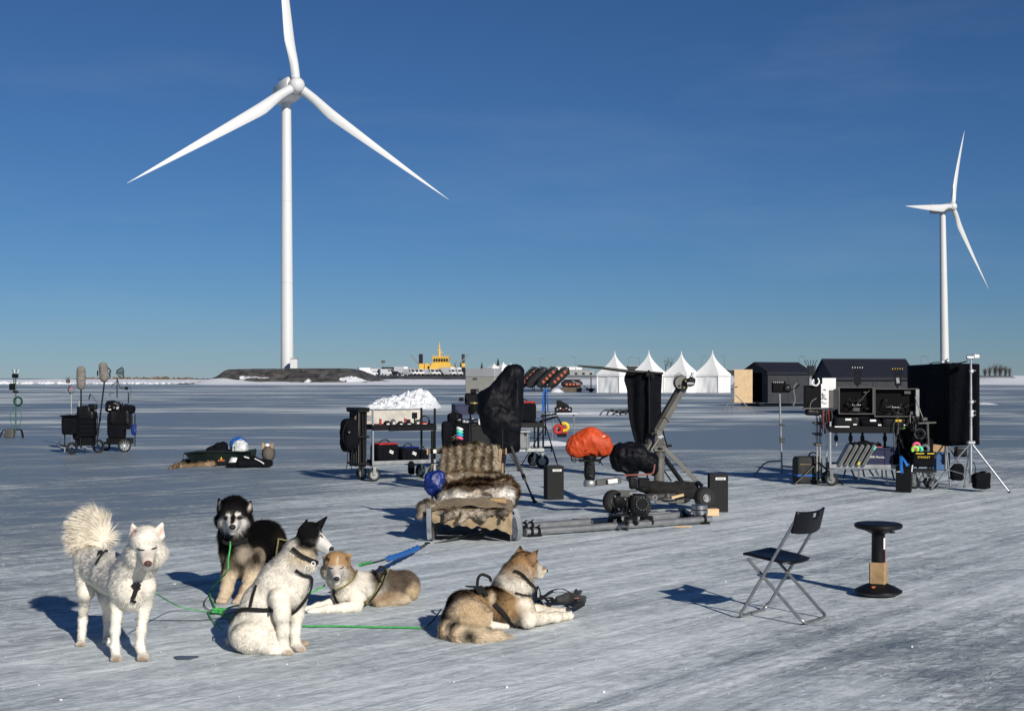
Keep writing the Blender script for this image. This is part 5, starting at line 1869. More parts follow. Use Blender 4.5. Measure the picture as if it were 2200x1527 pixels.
# ================================================================== ROPES AND LEADS
def rope(name, label, pts, r, material, n=8, sub=10, cat='rope', group=None, jitter=0.0):
    q = curve_pts(pts, sub)
    if jitter:
        R = random.Random(len(pts) * 7 + 1)
        q = [p + Vector((R.uniform(-1, 1), R.uniform(-1, 1), 0)) * jitter for p in q]
    o = MB().tube(q, r, n).build(name, material, None, angle=180, loc=tuple(Vector((q[0].x, q[0].y, 0))))
    if label: tag(o, label, cat, group)
    return o
def gz(px, py, z=.012):
    d = F * (H - z) / (py - HY)
    return P(px, py, d)
gl = 'green lead lines between the dogs'
KN = (468, 1316)
bc = Vector(BLACK_DOG.pt(362, 470, -0.05)); 
rope('lead_rope', 'green lead hanging from the black dog down to the knot', [bc, BLACK_DOG.pt(360, 520, -.06), BLACK_DOG.pt(345, 620, -.08), BLACK_DOG.pt(330, 720, -.10), gz(452, 1270, .03), gz(460, 1300), gz(*KN)], .0065, 'green_rope', group=gl, cat='lead')
rope('lead_rope', 'thin green lead from the white standing dog to the knot', [WHITE_DOG.pt(785, 895, 0.02), gz(372, 1296, .10), gz(400, 1306, .03), gz(440, 1313), gz(*KN)], .004, 'green_rope', group=gl, cat='lead')
rope('lead_rope', 'green lead along the ice to the alert dog', [gz(*KN), gz(520, 1330), gz(600, 1338), gz(650, 1344), gz(720, 1344), gz(800, 1346), gz(860, 1347), gz(905, 1348)], .0062, 'green_rope', group=gl, cat='lead')
rope('lead_rope', 'green lead behind the black headed dog up to the tan dog', [gz(*KN), gz(500, 1302, .04), gz(540, 1298, .06), P(600, 1296, 9.4), P(655, 1278, 9.4), P(690, 1262, 9.5), TAN_DOG.pt(350, 770, -.02)], .0060, 'green_rope', group=gl, cat='lead')
rope('lead_rope', 'grey cord lying across the ice by the knot', [gz(290, 1330), gz(360, 1332), gz(420, 1332), gz(470, 1328), gz(520, 1334), gz(560, 1345)], .003, 'dark_rope', group=gl, cat='lead')
rope('lead_rope', 'dark loop of cord beside the black dog paw', [gz(455, 1272, .03), gz(440, 1290), gz(441, 1303), gz(455, 1312), gz(480, 1318), gz(505, 1314)], .0035, 'dark_rope', group=gl, cat='lead')
rope('lead_rope', 'short green cord end below the knot', [gz(447, 1313), gz(455, 1330), gz(470, 1345), gz(478, 1352)], .0042, 'green_rope', group=gl, cat='lead')
R_ = random.Random(3)
pts = []
kc = gz(468, 1314, .02)
for k in range(26):
    a = k * 2.4
    pts.append(kc + Vector((math.cos(a) * .045, math.sin(a * 1.3) * .05, .012 + .012 * math.sin(a * .7))))
rope('rope_knot', 'tangled knot of green rope on the ice between the dogs', pts, .0062, 'green_rope', sub=4, cat='knot')
rope('lead_rope', 'black tug cords from the alert dog rump to the green lead', [gz(915, 1346, .015), gz(930, 1332, .05), P(948, 1308, 8.78)], .0045, 'dark_rope', group=gl, cat='lead')
T = thing('snap_hook', 'small steel snap hook at the end of the green lead', 'hook', gz(908, 1347, 0), world=True)
m = MB(); m.torus(gz(908, 1347, .014), .016, .0035, (0, 0.3, 1), 14, 6); m.build('ring', 'steel', T)
m = MB(); m.cyl(gz(911, 1347, .014), gz(917, 1345.5, .018), .006, n=6); m.build('snap', 'steel', T)
# tug line to the sledge
A_, B_ = gz(918, 1168, .03), P(772, 1215, 9.85)
def tl(t): return A_.lerp(B_, t) - Vector((0, 0, .02 * math.sin(PI * t)))
T = thing('tug_line', 'blue braided bungee tug line from the sledge to the tan dog', 'tug line', (A_.x, A_.y, 0), world=True)
pts = [tl(.16 + .52 * k / 24) for k in range(25)]
m = MB().tube([p + Vector((0, 0, .004 * math.sin(k * 1.9))) for k, p in enumerate(pts)], [.012 if k in (0, 24) else .024 + .003 * math.sin(k * 2.1) for k in range(25)], 8); m.build('bungee', 'blue_strap', T)
m = MB().tube([tl(.68 + .32 * k / 8) for k in range(9)], .008, 6); m.build('cord', 'dark_rope', T)
m = MB().tube([tl(.86 + .14 * k / 5) + Vector((0, 0, .006)) for k in range(6)], .012, 6); m.build('green_loop', 'green_rope', T)
m = MB().tube([tl(.16 * k / 4) for k in range(5)], .010, 6); m.build('bridle', 'dark_rope', T)
for t in (.13, .70):
    m = MB(); m.torus(tl(t), .022, .005, (0, .2, 1), 12, 6); m.build('shackle', 'steel', T)

# harness and mitten dropped on the ice
T = thing('dog_harness', 'heap of spare black dog harness webbing on the ice by the paws', 'harness', tuple(G(1175, 1303)), world=True)
paths = [[(1150, 1285), (1152, 1265), (1158, 1262), (1161, 1280), (1156, 1296), (1166, 1300)], [(1158, 1290), (1172, 1278), (1186, 1268), (1205, 1264), (1222, 1270)],
         [(1162, 1278), (1176, 1290), (1180, 1302), (1170, 1304), (1164, 1294)], [(1180, 1288), (1200, 1296), (1222, 1300), (1240, 1304), (1254, 1298)], [(1150, 1292), (1166, 1286), (1184, 1284), (1190, 1296), (1178, 1300)],
         [(1215, 1300), (1228, 1306), (1245, 1298), (1256, 1296)], [(1148, 1282), (1160, 1288), (1178, 1276), (1188, 1270)]]
for k, pa in enumerate(paths):
    pts = [gz(x, y, .012 + .03 * (1 - abs(2 * i / (len(pa) - 1) - 1)) + .006 * k) for i, (x, y) in enumerate(pa)]
    m = MB().tube(curve_pts(pts, 7), .013, 6, flat=.25); m.build('webbing_strap', 'webbing', T)
T = thing('work_glove', 'dark grey mitten lying on the heap of harness webbing', 'glove', tuple(G(1228, 1300)), world=True)
mat('glove_grey', (0.035, 0.035, 0.036), 0.85, var=.3, vscale=20, bump=.4)
pr = []
def gcap(a, b, ra, rb, z=.05):
    sc_ = 9.9 / F
    pr.append(dict(t='cap', a=np.array(gz(a[0], a[1], z)), b=np.array(gz(b[0], b[1], z)), ra=ra * sc_, rb=rb * sc_))
gcap((1200, 1287), (1222, 1284), 8, 12); gcap((1222, 1284), (1240, 1286), 12, 11)
for (a, b) in (((1240, 1279), (1247, 1270)), ((1243, 1283), (1257, 1283)), ((1242, 1289), (1256, 1290)), ((1236, 1276), (1238, 1268))): gcap(a, b, 5, 4)
V_, Q_ = surface(pr, .006, .012, floor=0.004)
mesh_obj('glove_shell', V_, Q_, 'glove_grey', T, True, 180)
m = MB(); m.box(gz(1239, 1284, .088), (.03, .02, .004)); m.build('glove_tag', 'orange_vinyl', T)
# ================================================================== DOG SLEDGE
def Z6(x, y): return 860 + x / 5.655, 930 + y / 5.655
def S6(x, y, d): return P(*Z6(x, y), d)
d0, d1 = 13.55, 15.5
base = S6(860, 1345, d0); base.z = 0
T = thing('dog_sledge', 'dog sledge with aluminium runner tips and canvas front', 'sledge', tuple(base), world=True)
xl, xr = S6(347, 1340, d0).x, S6(1398, 1340, d0).x
for x, bow in ((xl, 0.0), (xr, .05)):
    pts = []
    for k in range(12):
        t = k / 11
        g = t * PI * .52
        pts.append(Vector((x + bow * math.sin(t * PI), d0 + .20 - .20 * math.sin(min(g, PI / 2) * 1.0) + .0, .012 + .335 * (1 - math.cos(g)) / (1 - math.cos(PI * .52)))))
    rail = [Vector((x, d1 + .35, .012)), Vector((x, d0 + .6, .012))] + pts
    rows = []
    for i, p in enumerate(rail):
        a, b = rail[max(0, i - 1)], rail[min(len(rail) - 1, i + 1)]
        t_ = (b - a).normalized(); nn = Vector((0, t_.z, -t_.y)).normalized() * .007
        hwid = .024
        rows.append([p + Vector((-hwid, 0, 0)) - nn, p + Vector((hwid, 0, 0)) - nn, p + Vector((hwid, 0, 0)) + nn, p + Vector((-hwid, 0, 0)) + nn, p + Vector((-hwid, 0, 0)) - nn])
    ru = MB().grid(rows).build('runner', 'aluminium', T, angle=40)
    for k in (3, 6, 9):
        m = MB(); m.cyl(pts[k] + Vector((0, -.012, 0)), pts[k] + Vector((0, .004, 0)), .006, n=8); m.build('rivet', 'steel', ru)
    # dark side board behind the tip
    side = [Vector((x + (.03 if x > base.x else -.03) * -1, d0 + .10, .02)), Vector((x - math.copysign(.03, x - base.x), d1, .03)), Vector((x - math.copysign(.03, x - base.x), d1, .34)), Vector((x - math.copysign(.03, x - base.x), d0 + .04, .31))]
    m = MB(); m.prism(side, (math.copysign(.018, base.x - x), 0, 0)); m.build('side_board', 'dark_grey_paint', T)
mat('sledge_wood', (0.11, 0.08, 0.055), .7, var=.3, vscale=12)
for k in range(7):
    y = d0 + .28 + k * .27
    m = MB(); m.box(((xl + xr) / 2, y, .27), (xr - xl - .08, .10, .022)); m.build('bed_slat', 'sledge_wood', T)
m = MB(); m.bar((xl, d0 + .02, .30), (xr, d0 + .02, .30), .03); m.build('front_bar', 'black_metal', T)
# canvas sagging across the front
rows = []
for j in range(11):
    t = j / 10
    row = []
    for i in range(41):
        s = i / 40
        x = xl + .03 + (xr - xl - .06) * s
        drop = (0.09 + .12 * s + .015 * math.sin(7 * s) + .010 * math.sin(27 * s + 1) + .008 * math.sin(53 * s)) * t
        y = d0 - .015 - .05 * t * math.sin(PI * s) + (.018 * math.sin(13 * s + 3 * t) + .012 * math.sin(31 * s - 4 * t)) * t
        z = .318 - drop + .03 * math.sin(PI * s) * (1 - t) - .004
        row.append(Vector((x, y, z)))
    rows.append(row)
cv = MB().grid(rows).build('canvas_front', 'canvas', T, angle=180)
rows = []
for j in range(9):
    t = j / 8
    row = []
    for i in range(33):
        s = i / 32
        row.append(Vector((xl + .03 + (xr - xl - .06) * s, d0 - .02 + 1.5 * t, .32 + .05 * math.sin(PI * s) + .04 * math.sin(PI * t) + .012 * math.sin(17 * s + 9 * t))))
    rows.append(row)
MB().grid(rows).build('canvas_cover', 'canvas', T, angle=180)
# handlebar and back frame
for zx, top in ((390, 925), (1238, 922)):
    b = S6(zx, 520, d1); b.z = .05
    t = P(Z6(zx, 0)[0], top, d1)
    mid = b.lerp(t, .62)
    po = MB().cyl(b, mid, .016, n=10).build('handle_post', 'wood', T)
    MB().cyl(mid, t, .017, n=10).build('grip', 'black_metal', po)
for y, hh in ((222, .055),):
    a, b = S6(320, y, d1 + .02), S6(1295, y, d1 + .02)
    m = MB(); m.bar(a, b, .02, hh); m.build('back_rail', 'sledge_wood', T)
    for zx in (330, 500, 1215, 1285):
        m = MB(); c = S6(zx, y, d1); m.box(c, (.012, .03, hh + .02)); m.build('rail_cap', 'wood', T)
for zx in (420, 1195):
    m = MB(); m.box(S6(zx, y, d1 - .01), (.035, .012, .042)); m.build('tape_patch', 'white_paper', T)
for zx in (1185, 1205):
    m = MB(); m.cyl(S6(zx + 25, 200, d1 - .05), S6(zx - 5, 520, d1 - .15), .009, n=6); m.build('stay', 'wood', T)
m = MB(); m.tube(curve_pts([S6(375, 1360, d0 - .05), S6(600, 1300, d0 + .1), S6(900, 1215, d0 + .3), S6(1240, 1120, d0 + .4)], 6), .012, 6); m.build('drag_rope', 'dark_rope', T)
m = MB(); m.tube(curve_pts([S6(400, 1365, d0 - .05), S6(700, 1350, d0 + .05), S6(920, 1320, d0 + .25)], 6), .006, 6); m.build('drag_rope', 'dark_rope', T)
m = MB(); m.box(S6(330, 1345, d0 - .03), (.06, .06, .035), bev=.01); m.build('bridle_clamp', 'black_metal', T)
m = MB(); m.tube(curve_pts([S6(1370, 615, 15.3), S6(1405, 640, 15.3), S6(1450, 720, 15.2)], 5), .013, 6); m.build('brake_bar', 'black_metal', T)

# ---------------------------------------------------------------- hides
def hide(name, label, prims, cols, lens, hairs, comb, seed, vox=.012, k=.05, group='fur hides on the sledge', width=.0035, colf=None, jit=.35, lift=.45):
    V, Q = surface(prims, vox, k, floor=0.0, extra=lambda p: .018 * fbm(p, 7.0, 3))
    N = vert_normals(V, Q)
    ds = np.stack([prim_d(V.astype(np.float32), s) for s in prims], 1)
    w_ = np.exp(-np.clip(ds, -.03, None) / .02); w_ /= w_.sum(1, keepdims=True)
    c = w_ @ np.array(cols); L = w_ @ np.array(lens)
    nz = fbm(V + seed, 11.0, 4)
    c = c * (1 + .55 * nz)[:, None].clip(.45, 1.6)
    if colf: c = colf(V, c)
    base = (float(V[:, 0].mean()), float(V[:, 1].mean()), 0)
    o = mesh_obj(name, V, Q, 'fur', None, True, 180, loc=base)
    ROOT_LOC[o.name] = Vector(base)
    set_colors(o, c); tag(o, label, 'fur hide', group)
    fl = np.tile(np.array(comb, float), (len(V), 1)) + .5 * np.stack([vnoise(V, 9.0), vnoise(V + 5, 9.0), vnoise(V + 8, 9.0)], 1)
    fur_mesh('fur', V, Q, N, c, L, fl, hairs, o, width=width, seed=seed, clump=.6, jit=jit, lift=lift, shade=.5)
    return o
def hcap(a, b):
    return dict(t='cap', a=np.array(S6(a[0], a[1], a[2])), b=np.array(S6(b[0], b[1], b[2])), ra=a[3] / 5.655 * a[2] / F, rb=b[3] / 5.655 * b[2] / F)
BR, DB, WH, GR = (0.27, 0.20, 0.135), (0.13, 0.09, 0.06), (0.74, 0.71, 0.66), (0.36, 0.315, 0.265)
hide('reindeer_hide', 'shaggy dark brown reindeer hide heaped over the sledge', [hcap((600, 690, 14.75, 70), (900, 665, 14.7, 82)), hcap((900, 665, 14.7, 82), (1300, 655, 14.7, 78)), hcap((1300, 640, 14.7, 90), (1355, 720, 14.55, 55)), hcap((650, 700, 14.5, 60), (1050, 690, 14.45, 60)), hcap((1355, 720, 14.55, 50), (1340, 830, 14.45, 38))],
     [BR, DB, BR, DB, BR], [.075, .075, .075, .06, .06], 52000, (0, -.6, -.7), 31)
hide('reindeer_hide', 'white reindeer hide spilling out in front of the brown one', [hcap((560, 800, 14.3, 75), (700, 800, 14.25, 75)), hcap((700, 800, 14.25, 75), (900, 790, 14.2, 65)), hcap((900, 800, 14.2, 70), (1050, 800, 14.2, 62)), hcap((1050, 770, 14.3, 60), (1290, 730, 14.35, 58)), hcap((1290, 740, 14.35, 50), (1320, 790, 14.3, 36)), hcap((480, 900, 14.1, 45), (820, 870, 14.05, 42))],
     [WH, WH, (.55, .5, .44), WH, WH, (.6, .55, .5)], [.055] * 6, 40000, (.2, -.5, -.8), 32)
hide('reindeer_hide', 'pale cream hide behind the brown one beside the blue bag', [hcap((600, 540, 15.15, 70), (850, 540, 15.1, 65)), hcap((850, 540, 15.1, 60), (1180, 560, 15.1, 55))], [(.52, .43, .32), (.36, .28, .2)], [.05, .05], 16000, (0, -.5, -.8), 33)
hide('reindeer_hide', 'grey white hide rolled over the left runner tip of the sledge', [hcap((330, 880, 13.75, 48), (280, 920, 13.7, 52)), hcap((280, 920, 13.7, 50), (255, 1000, 13.66, 34)), hcap((360, 880, 13.8, 45), (480, 930, 13.75, 36)), hcap((480, 945, 13.6, 40), (740, 975, 13.53, 36)), hcap((560, 1000, 13.48, 36), (540, 1085, 13.42, 18)), hcap((440, 965, 13.56, 36), (600, 990, 13.5, 32))],
     [(.45, .40, .33), (.40, .34, .28), (.55, .5, .43), (.5, .44, .36), (.15, .12, .1), (.55, .48, .38)], [.04, .04, .035, .03, .02, .015], 24000, (-.5, -.5, -.7), 34)
hide('reindeer_hide', 'thin grey brown hide laid flat over the right front of the sledge', [hcap((900, 930, 13.75, 44), (1280, 915, 13.8, 42)), hcap((940, 985, 13.52, 36), (1270, 960, 13.54, 32)), hcap((980, 1000, 13.48, 34), (1010, 1060, 13.42, 16)), hcap((700, 975, 13.54, 40), (920, 985, 13.52, 36)), hcap((780, 1000, 13.48, 34), (715, 1080, 13.42, 16)), hcap((1210, 975, 13.5, 30), (1245, 1045, 13.43, 15))], [GR, (.24, .2, .165), (.5, .43, .34), (.62, .55, .45), (.55, .48, .38), (.16, .13, .11)], [.04, .035, .03, .03, .03, .03], 26000, (.8, -.3, -.4), 35)
def stripes(V, c):
    s = np.sin(V[:, 0] * 62 + 1.5 * vnoise(V, 6.0))
    lo_, hi_ = np.array((.085, .062, .042)), np.array((.36, .29, .20))
    t = np.clip(.5 + .5 * s + .35 * vnoise(V + 3, 20.0), 0, 1)[:, None]
    c = lo_ * (1 - t) + hi_ * t
    e = np.clip((V[:, 0] - S6(1120, 300, 15.4).x) / .03, 0, 1)[:, None]
    return c * (1 - e) + np.array((.5, .43, .32)) * e
hide('striped_hide', 'striped grey brown fur hide hanging over the sledge backrest', [dict(t='ell', c=np.array(S6(845, 185, 15.42)), r=[.285, .06, .045]), *[dict(t='cap', a=np.array(S6(548 + 58 * k, 205, 15.40)), b=np.array(S6(520 + 64 * k, 490, 15.22)), ra=.034, rb=.04) for k in range(11)]],
     [BR] * 12, [.045] * 12, 44000, (0, -.1, -1), 36, colf=stripes, jit=.12, lift=.25, group='fur hides on the sledge')
c = S6(425, 605, 15.05)
T2_ = thing('stuff_bag', 'shiny blue nylon bag hanging at the left sledge handle', 'bag', (c.x, c.y, 0), world=True)
blob('bag_body', c, (.115, .11, .135), 'blue_nylon', T2_, .8, .030, 6.0, ridge=True, nu=70, nv=46)
m = MB(); m.cyl(c - Vector((0, 0, .12)), c - Vector((-.02, 0, .19)), .03, .012, 8); m.build('drawstring', 'dark_rope', T2_)
c = S6(470, 800, 14.7)
m = MB(); m.cyl(S6(470, 740, 14.7), S6(470, 880, 14.65), .028, n=12)
o = m.build('thermos_flask', 'black_metal', None, loc=(c.x, c.y, 0)); tag(o, 'dark flask wedged under the blue bag on the sledge', 'flask')
c = S6(1180, 830, 14.05)
o = MB().box(c, (.17, .12, .07), rz=.1, bev=.006).build('carton', 'cardboard', None, loc=(c.x, c.y, 0)); tag(o, 'brown carton tucked under the white hide on the sledge', 'carton')
# ================================================================== CAMERA CRANE, RAILS
def Z7(x, y): return 1080 + x / 4.2308, 900 + y / 4.2308
def S7(x, y, d): return P(*Z7(x, y), d)
# rails
T = thing('track_rails', 'pair of aluminium track tubes lying on the ice beside the sledge', 'track', tuple(G(1330, 1138)), world=True)
mat('tube_aluminium', (0.36, 0.365, 0.36), .38, .7, var=.2, vscale=9, bump=.08, bscale=40)
ra = .038
def lift(v, z): return Vector((v.x, v.y, z))
n0, n1 = lift(G(1128, 1153), ra + .012), lift(G(1527, 1124), ra + .012)
f0, f1 = lift(G(1116, 1141), ra + .012), lift(G(1480, 1113), ra + .012)
for a, b in ((n0, n1), (f0, f1)):
    rl = MB().cyl(a, b, ra, n=24).build('rail_tube', 'tube_aluminium', T, angle=50)
    for t in (.02, .055, .95):
        p, q = a.lerp(b, t), a.lerp(b, t + .012)
        m = MB(); m.cyl(p, q, ra + .012, n=18); m.cyl((p + q) / 2 - Vector((.03, .0, -.02)), (p + q) / 2 + Vector((.03, 0, .07)), .008, n=6); m.build('clamp', 'black_metal', rl)
    m = MB(); m.box(lift(a, .012) + (b - a).normalized() * .10, (.16, .10, .024), rz=math.atan2(b.y - a.y, b.x - a.x)); m.build('foot_plate', 'black_metal', T)
    m = MB(); m.box(lift(b, .012) - (b - a).normalized() * .10, (.10, .10, .024), rz=math.atan2(b.y - a.y, b.x - a.x)); m.build('foot_plate', 'black_metal', T)
m = MB(); m.bar(lift(n0, .05) + (n1 - n0).normalized() * .05, lift(f0, .05) + (f1 - f0).normalized() * .05, .05, .03); m.build('spreader_bar', 'black_metal', T)
m = MB(); m.bar(lift(n1, .05) - (n1 - n0).normalized() * .12, lift(f1, .05) - (f1 - f0).normalized() * .05, .04, .03); m.build('spreader_bar', 'black_metal', T)
# steel weights
c = n1.lerp(f1, .45) - (n1 - n0).normalized() * .02
T = thing('counterweight_discs', 'two shiny steel weight discs stacked at the right rail end', 'weight', (c.x, c.y, 0), world=True)
for z, r in ((.105, .098), (.165, .092)):
    m = MB(); m.lathe([(.001, z - .028), (r - .006, z - .028), (r, z - .022), (r, z + .022), (r - .006, z + .028), (.001, z + .028)], (c.x, c.y, 0), 36, cap=False); m.build('disc', 'steel', T)
m = MB(); m.cyl((c.x, c.y, .005), (c.x, c.y, .08), .05, n=16); m.build('stub', 'aluminium', T)
g = G(1529, 1107)
o = MB().box((g.x, g.y, .043), (.15, .12, .084), rz=.15, bev=.005).build('wood_block', 'pale_wood', None, loc=tuple(g)); tag(o, 'pale wooden block wedged beside the rear crane wheel', 'wood block')
g = G(1467, 1133)
m = MB(); m.prism([g + Vector((-.09, -.02, .006)), g + Vector((.10, .0, .006)), g + Vector((.07, .05, .006)), g + Vector((-.02, .05, .006))], (0, 0, .012))
o = m.build('wood_wedge', 'pale_wood', None, loc=tuple(g)); tag(o, 'thin pale wooden wedge on the ice in front of the rails', 'wood wedge')
# small bogies riding on the tubes
bl = ['left', 'middle', 'right']
for k, (zx, zy, dd) in enumerate(((1020, 915, 14.95), (1165, 925, 14.55), (1308, 920, 14.95))):
    c = S7(zx, zy, dd)
    T = thing('track_bogie', 'small black wheeled bogie on the rails under the remote head, %s one' % bl[k], 'bogie', (c.x, c.y, 0), world=True, group='bogies on the rails')
    m = MB(); m.box(c + Vector((0, 0, .03)), (.13, .09, .035), rz=.5, bev=.008); m.cyl(c + Vector((0, 0, .03)), c + Vector((0, 0, .09)), .014, n=8); m.build('frame', 'black_metal', T)
    for sx in (-.05, .05):
        for sy in (-.04, .04):
            cc = c + Vector((sx, sy, -.015)); wheel(T, cc, .032, .026, (.5, .85, 0), 'black_plastic')
# remote head standing on the bogies
c = S7(1150, 760, 14.75)
T = thing('remote_head', 'black motorised camera head with bolts standing on the rail bogies', 'camera head', (c.x, c.y, 0), world=True)
blob('gear_housing', c + Vector((.09, -.05, -.02)), (.095, .07, .125), 'black_metal', T, .45, .004, 20)
m = MB(); m.cyl(c + Vector((.13, -.135, .0)), c + Vector((.13, -.05, .0)), .075, n=28); hd = m.build('motor_cover', 'black_plastic', T)
for k in range(14):
    a = 2 * PI * k / 14
    m = MB(); m.cyl(c + Vector((.13 + math.cos(a) * .066, -.142, math.sin(a) * .066)), c + Vector((.13 + math.cos(a) * .066, -.13, math.sin(a) * .066)), .0055, n=6); m.build('bolt', 'steel', hd)
blob('drive_unit', c + Vector((-.09, 0, .02)), (.09, .08, .085), 'black_metal', T, .4, .01, 14)
m = MB(); m.box(c + Vector((0, 0, -.13)), (.34, .12, .016)); m.box(c + Vector((0, 0, -.10)), (.14, .1, .06)); m.build('base_plate', 'black_metal', T)
blob('upper_motor', c + Vector((.05, .02, .22)), (.055, .05, .075), 'black_metal', T, .4, .008, 18)
m = MB(); m.box(c + Vector((.16, .02, .22)), (.12, .10, .10), bev=.008); m.build('battery_box', 'black_plastic', T)
m = MB(); m.tube(curve_pts([c + Vector((-.06, 0, .30)), c + Vector((.06, -.02, .305)), c + Vector((.20, 0, .31)), c + Vector((.26, 0, .33)), c + Vector((.28, .02, .42))], 5), .010, 8); m.build('red_pipe', mat('copper_paint', (.22, .07, .05), .5), T)
m = MB(); m.box(c + Vector((-.02, -.03, .13)), (.20, .03, .02)); m.box(c + Vector((-.05, -.06, .10)), (.1, .03, .05)); m.build('yoke', 'dark_grey_paint', T)
m = MB()
for k in range(5): m.tube(curve_pts([c + Vector((-.14 + .03 * k, -.05, .06)), c + Vector((-.17 + .03 * k, -.09, -.02)), c + Vector((-.10 + .02 * k, -.08, -.08))], 4), .006, 5)
o = m.build('cable_bundle', 'black_plastic', T); o['kind'] = 'stuff'
for k, (dx, dz) in enumerate(((-.16, .08), (-.12, -.06), (-.05, .05), (.0, -.08), (.02, .1))):
    m = MB(); m.cyl(c + Vector((dx, -.09, dz)), c + Vector((dx, -.075, dz)), .009, n=8); m.build('bolt', 'steel', T)

# ---------------------------------------------------------------- dolly
base = G(1420, 1098)
T = thing('camera_crane', 'grey camera crane arm on a four wheeled dolly behind the rails', 'camera crane', tuple(base), world=True)
wc = {}
for nm, zx, zy, dd, r in (('a', 1010, 720, 16.6, .142), ('b', 1245, 750, 15.95, .142), ('c', 1836, 712, 16.3, .131), ('d', 1640, 740, 17.9, .138)):
    q = S7(zx, zy, dd); q.z = q.z if nm == 'c' else r
    wc[nm] = q
    wheel(T, q, r, .12, (.42, -.9, 0), 'dull_aluminium', thick=.05)
mid = (wc['a'] + wc['b'] + wc['c'] + wc['d']) / 4
la, lb = (wc['a'] + wc['b']) / 2, (wc['c'] + wc['d']) / 2
ax = (lb - la).normalized()
m = MB(); m.bar(lift(la, .20), lift(lb, .20), .22, .06, bev=.01); m.bar(lift(wc['a'], .16), lift(wc['b'], .16), .06, .05); m.bar(lift(wc['c'], .16), lift(wc['d'], .16), .06, .05); m.build('chassis', 'dark_grey_paint', T)
m = MB(); m.bar(S7(1385, 750, 16.3), S7(1670, 742, 16.5), .02, .035); m.build('step_plate', 'grey_paint', T)
m = MB(); m.torus(S7(1383, 712, 16.25), .026, .007, (0, 1, 0), 16, 6); m.build('lifting_ring', 'aluminium', T)
m = MB(); m.lathe([(.085, 0), (.085, .012), (.04, .02), (.035, .055), (.012, .07)], S7(1500, 722, 16.35), 24); m.build('turntable_knob', 'dark_grey_paint', T)
m = MB(); m.box(S7(1590, 700, 16.3), (.15, .05, .03), rot=Matrix.Rotation(-.25, 3, 'Y')); m.build('wooden_wedge', 'pale_wood', T)
mat('tarp_olive', (.008, .0078, .0065), .9, var=.35, vscale=8, bump=.5, bscale=20)
blob('tarp', S7(1500, 640, 16.9), (.40, .18, .072), 'tarp_olive', T, .75, .045, 4.0, ridge=True, rot=Matrix.Rotation(.12, 3, 'Y'), nu=60, nv=30, seed=4)
blob('tarp', S7(1650, 630, 17.0), (.16, .15, .085), 'tarp_olive', T, .75, .04, 5.0, ridge=True, nu=44, nv=26, seed=6)
pb, pt = S7(1420, 640, 17.0), S7(1424, 300, 17.0)
pb.z = .22
rod(T, pb, pt, .066, 'grey_paint', 'column', 28)
m = MB(); m.cyl(pt - Vector((0, 0, .07)), pt + Vector((0, 0, .01)), .072, n=28); m.build('column_collar', 'dark_grey_paint', T)
m = MB(); m.box(pt + Vector((0, -.02, .05)), (.15, .14, .08), bev=.006); hb = m.build('pan_block', 'grey_paint', T)
m = MB(); m.ell(pt + Vector((0, -.095, .05)), (.035, .008, .018), 14, 8); m.build('pan_slot', 'black_plastic', hb)
pv = S7(1415, 122, 17.0)
for s_ in (-1, 1):
    y = Vector((0, s_ * .065 - .02, 0))
    m = MB(); m.prism([pt + y + Vector((-.075, 0, .09)), pt + y + Vector((.075, 0, .09)), pv + y + Vector((.03, 0, .045)), pv + y + Vector((-.035, 0, .045))], (0, s_ * .012, 0)); br = m.build('bracket', 'dark_grey_paint', T)
    if s_ < 0:
        m = MB(); m.cyl(pv + y + Vector((0, -.03, 0)), pv + y + Vector((0, .0, 0)), .036, n=22); m.build('pivot_cap', 'grey_paint', br)
        for dx in (-.05, .05):
            m = MB(); m.cyl(pt + y + Vector((dx, -.025, .12)), pt + y + Vector((dx, -.005, .12)), .007, n=8); m.build('bolt', 'steel', br)
        m = MB(); q = pt + y + Vector((.005, -.014, .20))
        m.prism([q + Vector((-.045, 0, 0)), q + Vector((0, 0, .03)), q + Vector((.045, 0, 0)), q + Vector((0, 0, -.03))], (0, -.004, 0)); m.build('maker_plate', 'aluminium', br)
al, ah = P(1352, 1032, 16.75), P(1470, 828, 17.45)
ah = ah + (ah - al) * .0
av = (ah - al).normalized()
m = MB(); m.bar(al, ah, .088, .08, bev=.008); arm = m.build('arm', 'grey_paint', T)
m = MB(); m.bar(al + av * .55 + Vector((-.052, -.0, .03)), ah + Vector((-.052, 0, .03)), .01, .04); m.build('arm_channel', 'black_metal', arm)
for t in (.28, .63):
    q = al.lerp(ah, t); m = MB(); m.bar(q - av * .006, q + av * .006, .108, .098); m.build('arm_joint', 'dark_grey_paint', arm)
for k in range(2):
    q = al.lerp(ah, .05 + .03 * k); m = MB(); m.bar(q - av * .004, q + av * .004, .106, .096); m.build('stripe', 'black_metal', arm)
m = MB(); m.cyl(S7(1420, 175, 16.9), S7(1350, 285, 16.85), .012, n=8); m.build('brake_lever', 'grey_paint', T)
for a, b, dd in (((1470, 265), (1812, 612), (17.0, 17.05)), ((1455, 330), (1640, 585), (17.1, 17.8))):
    m = MB(); m.bar(S7(*a, dd[0]), S7(*b, dd[1]), .035, .05); m.build('strut', 'grey_paint' if dd[1] < 17.5 else 'black_metal', T)
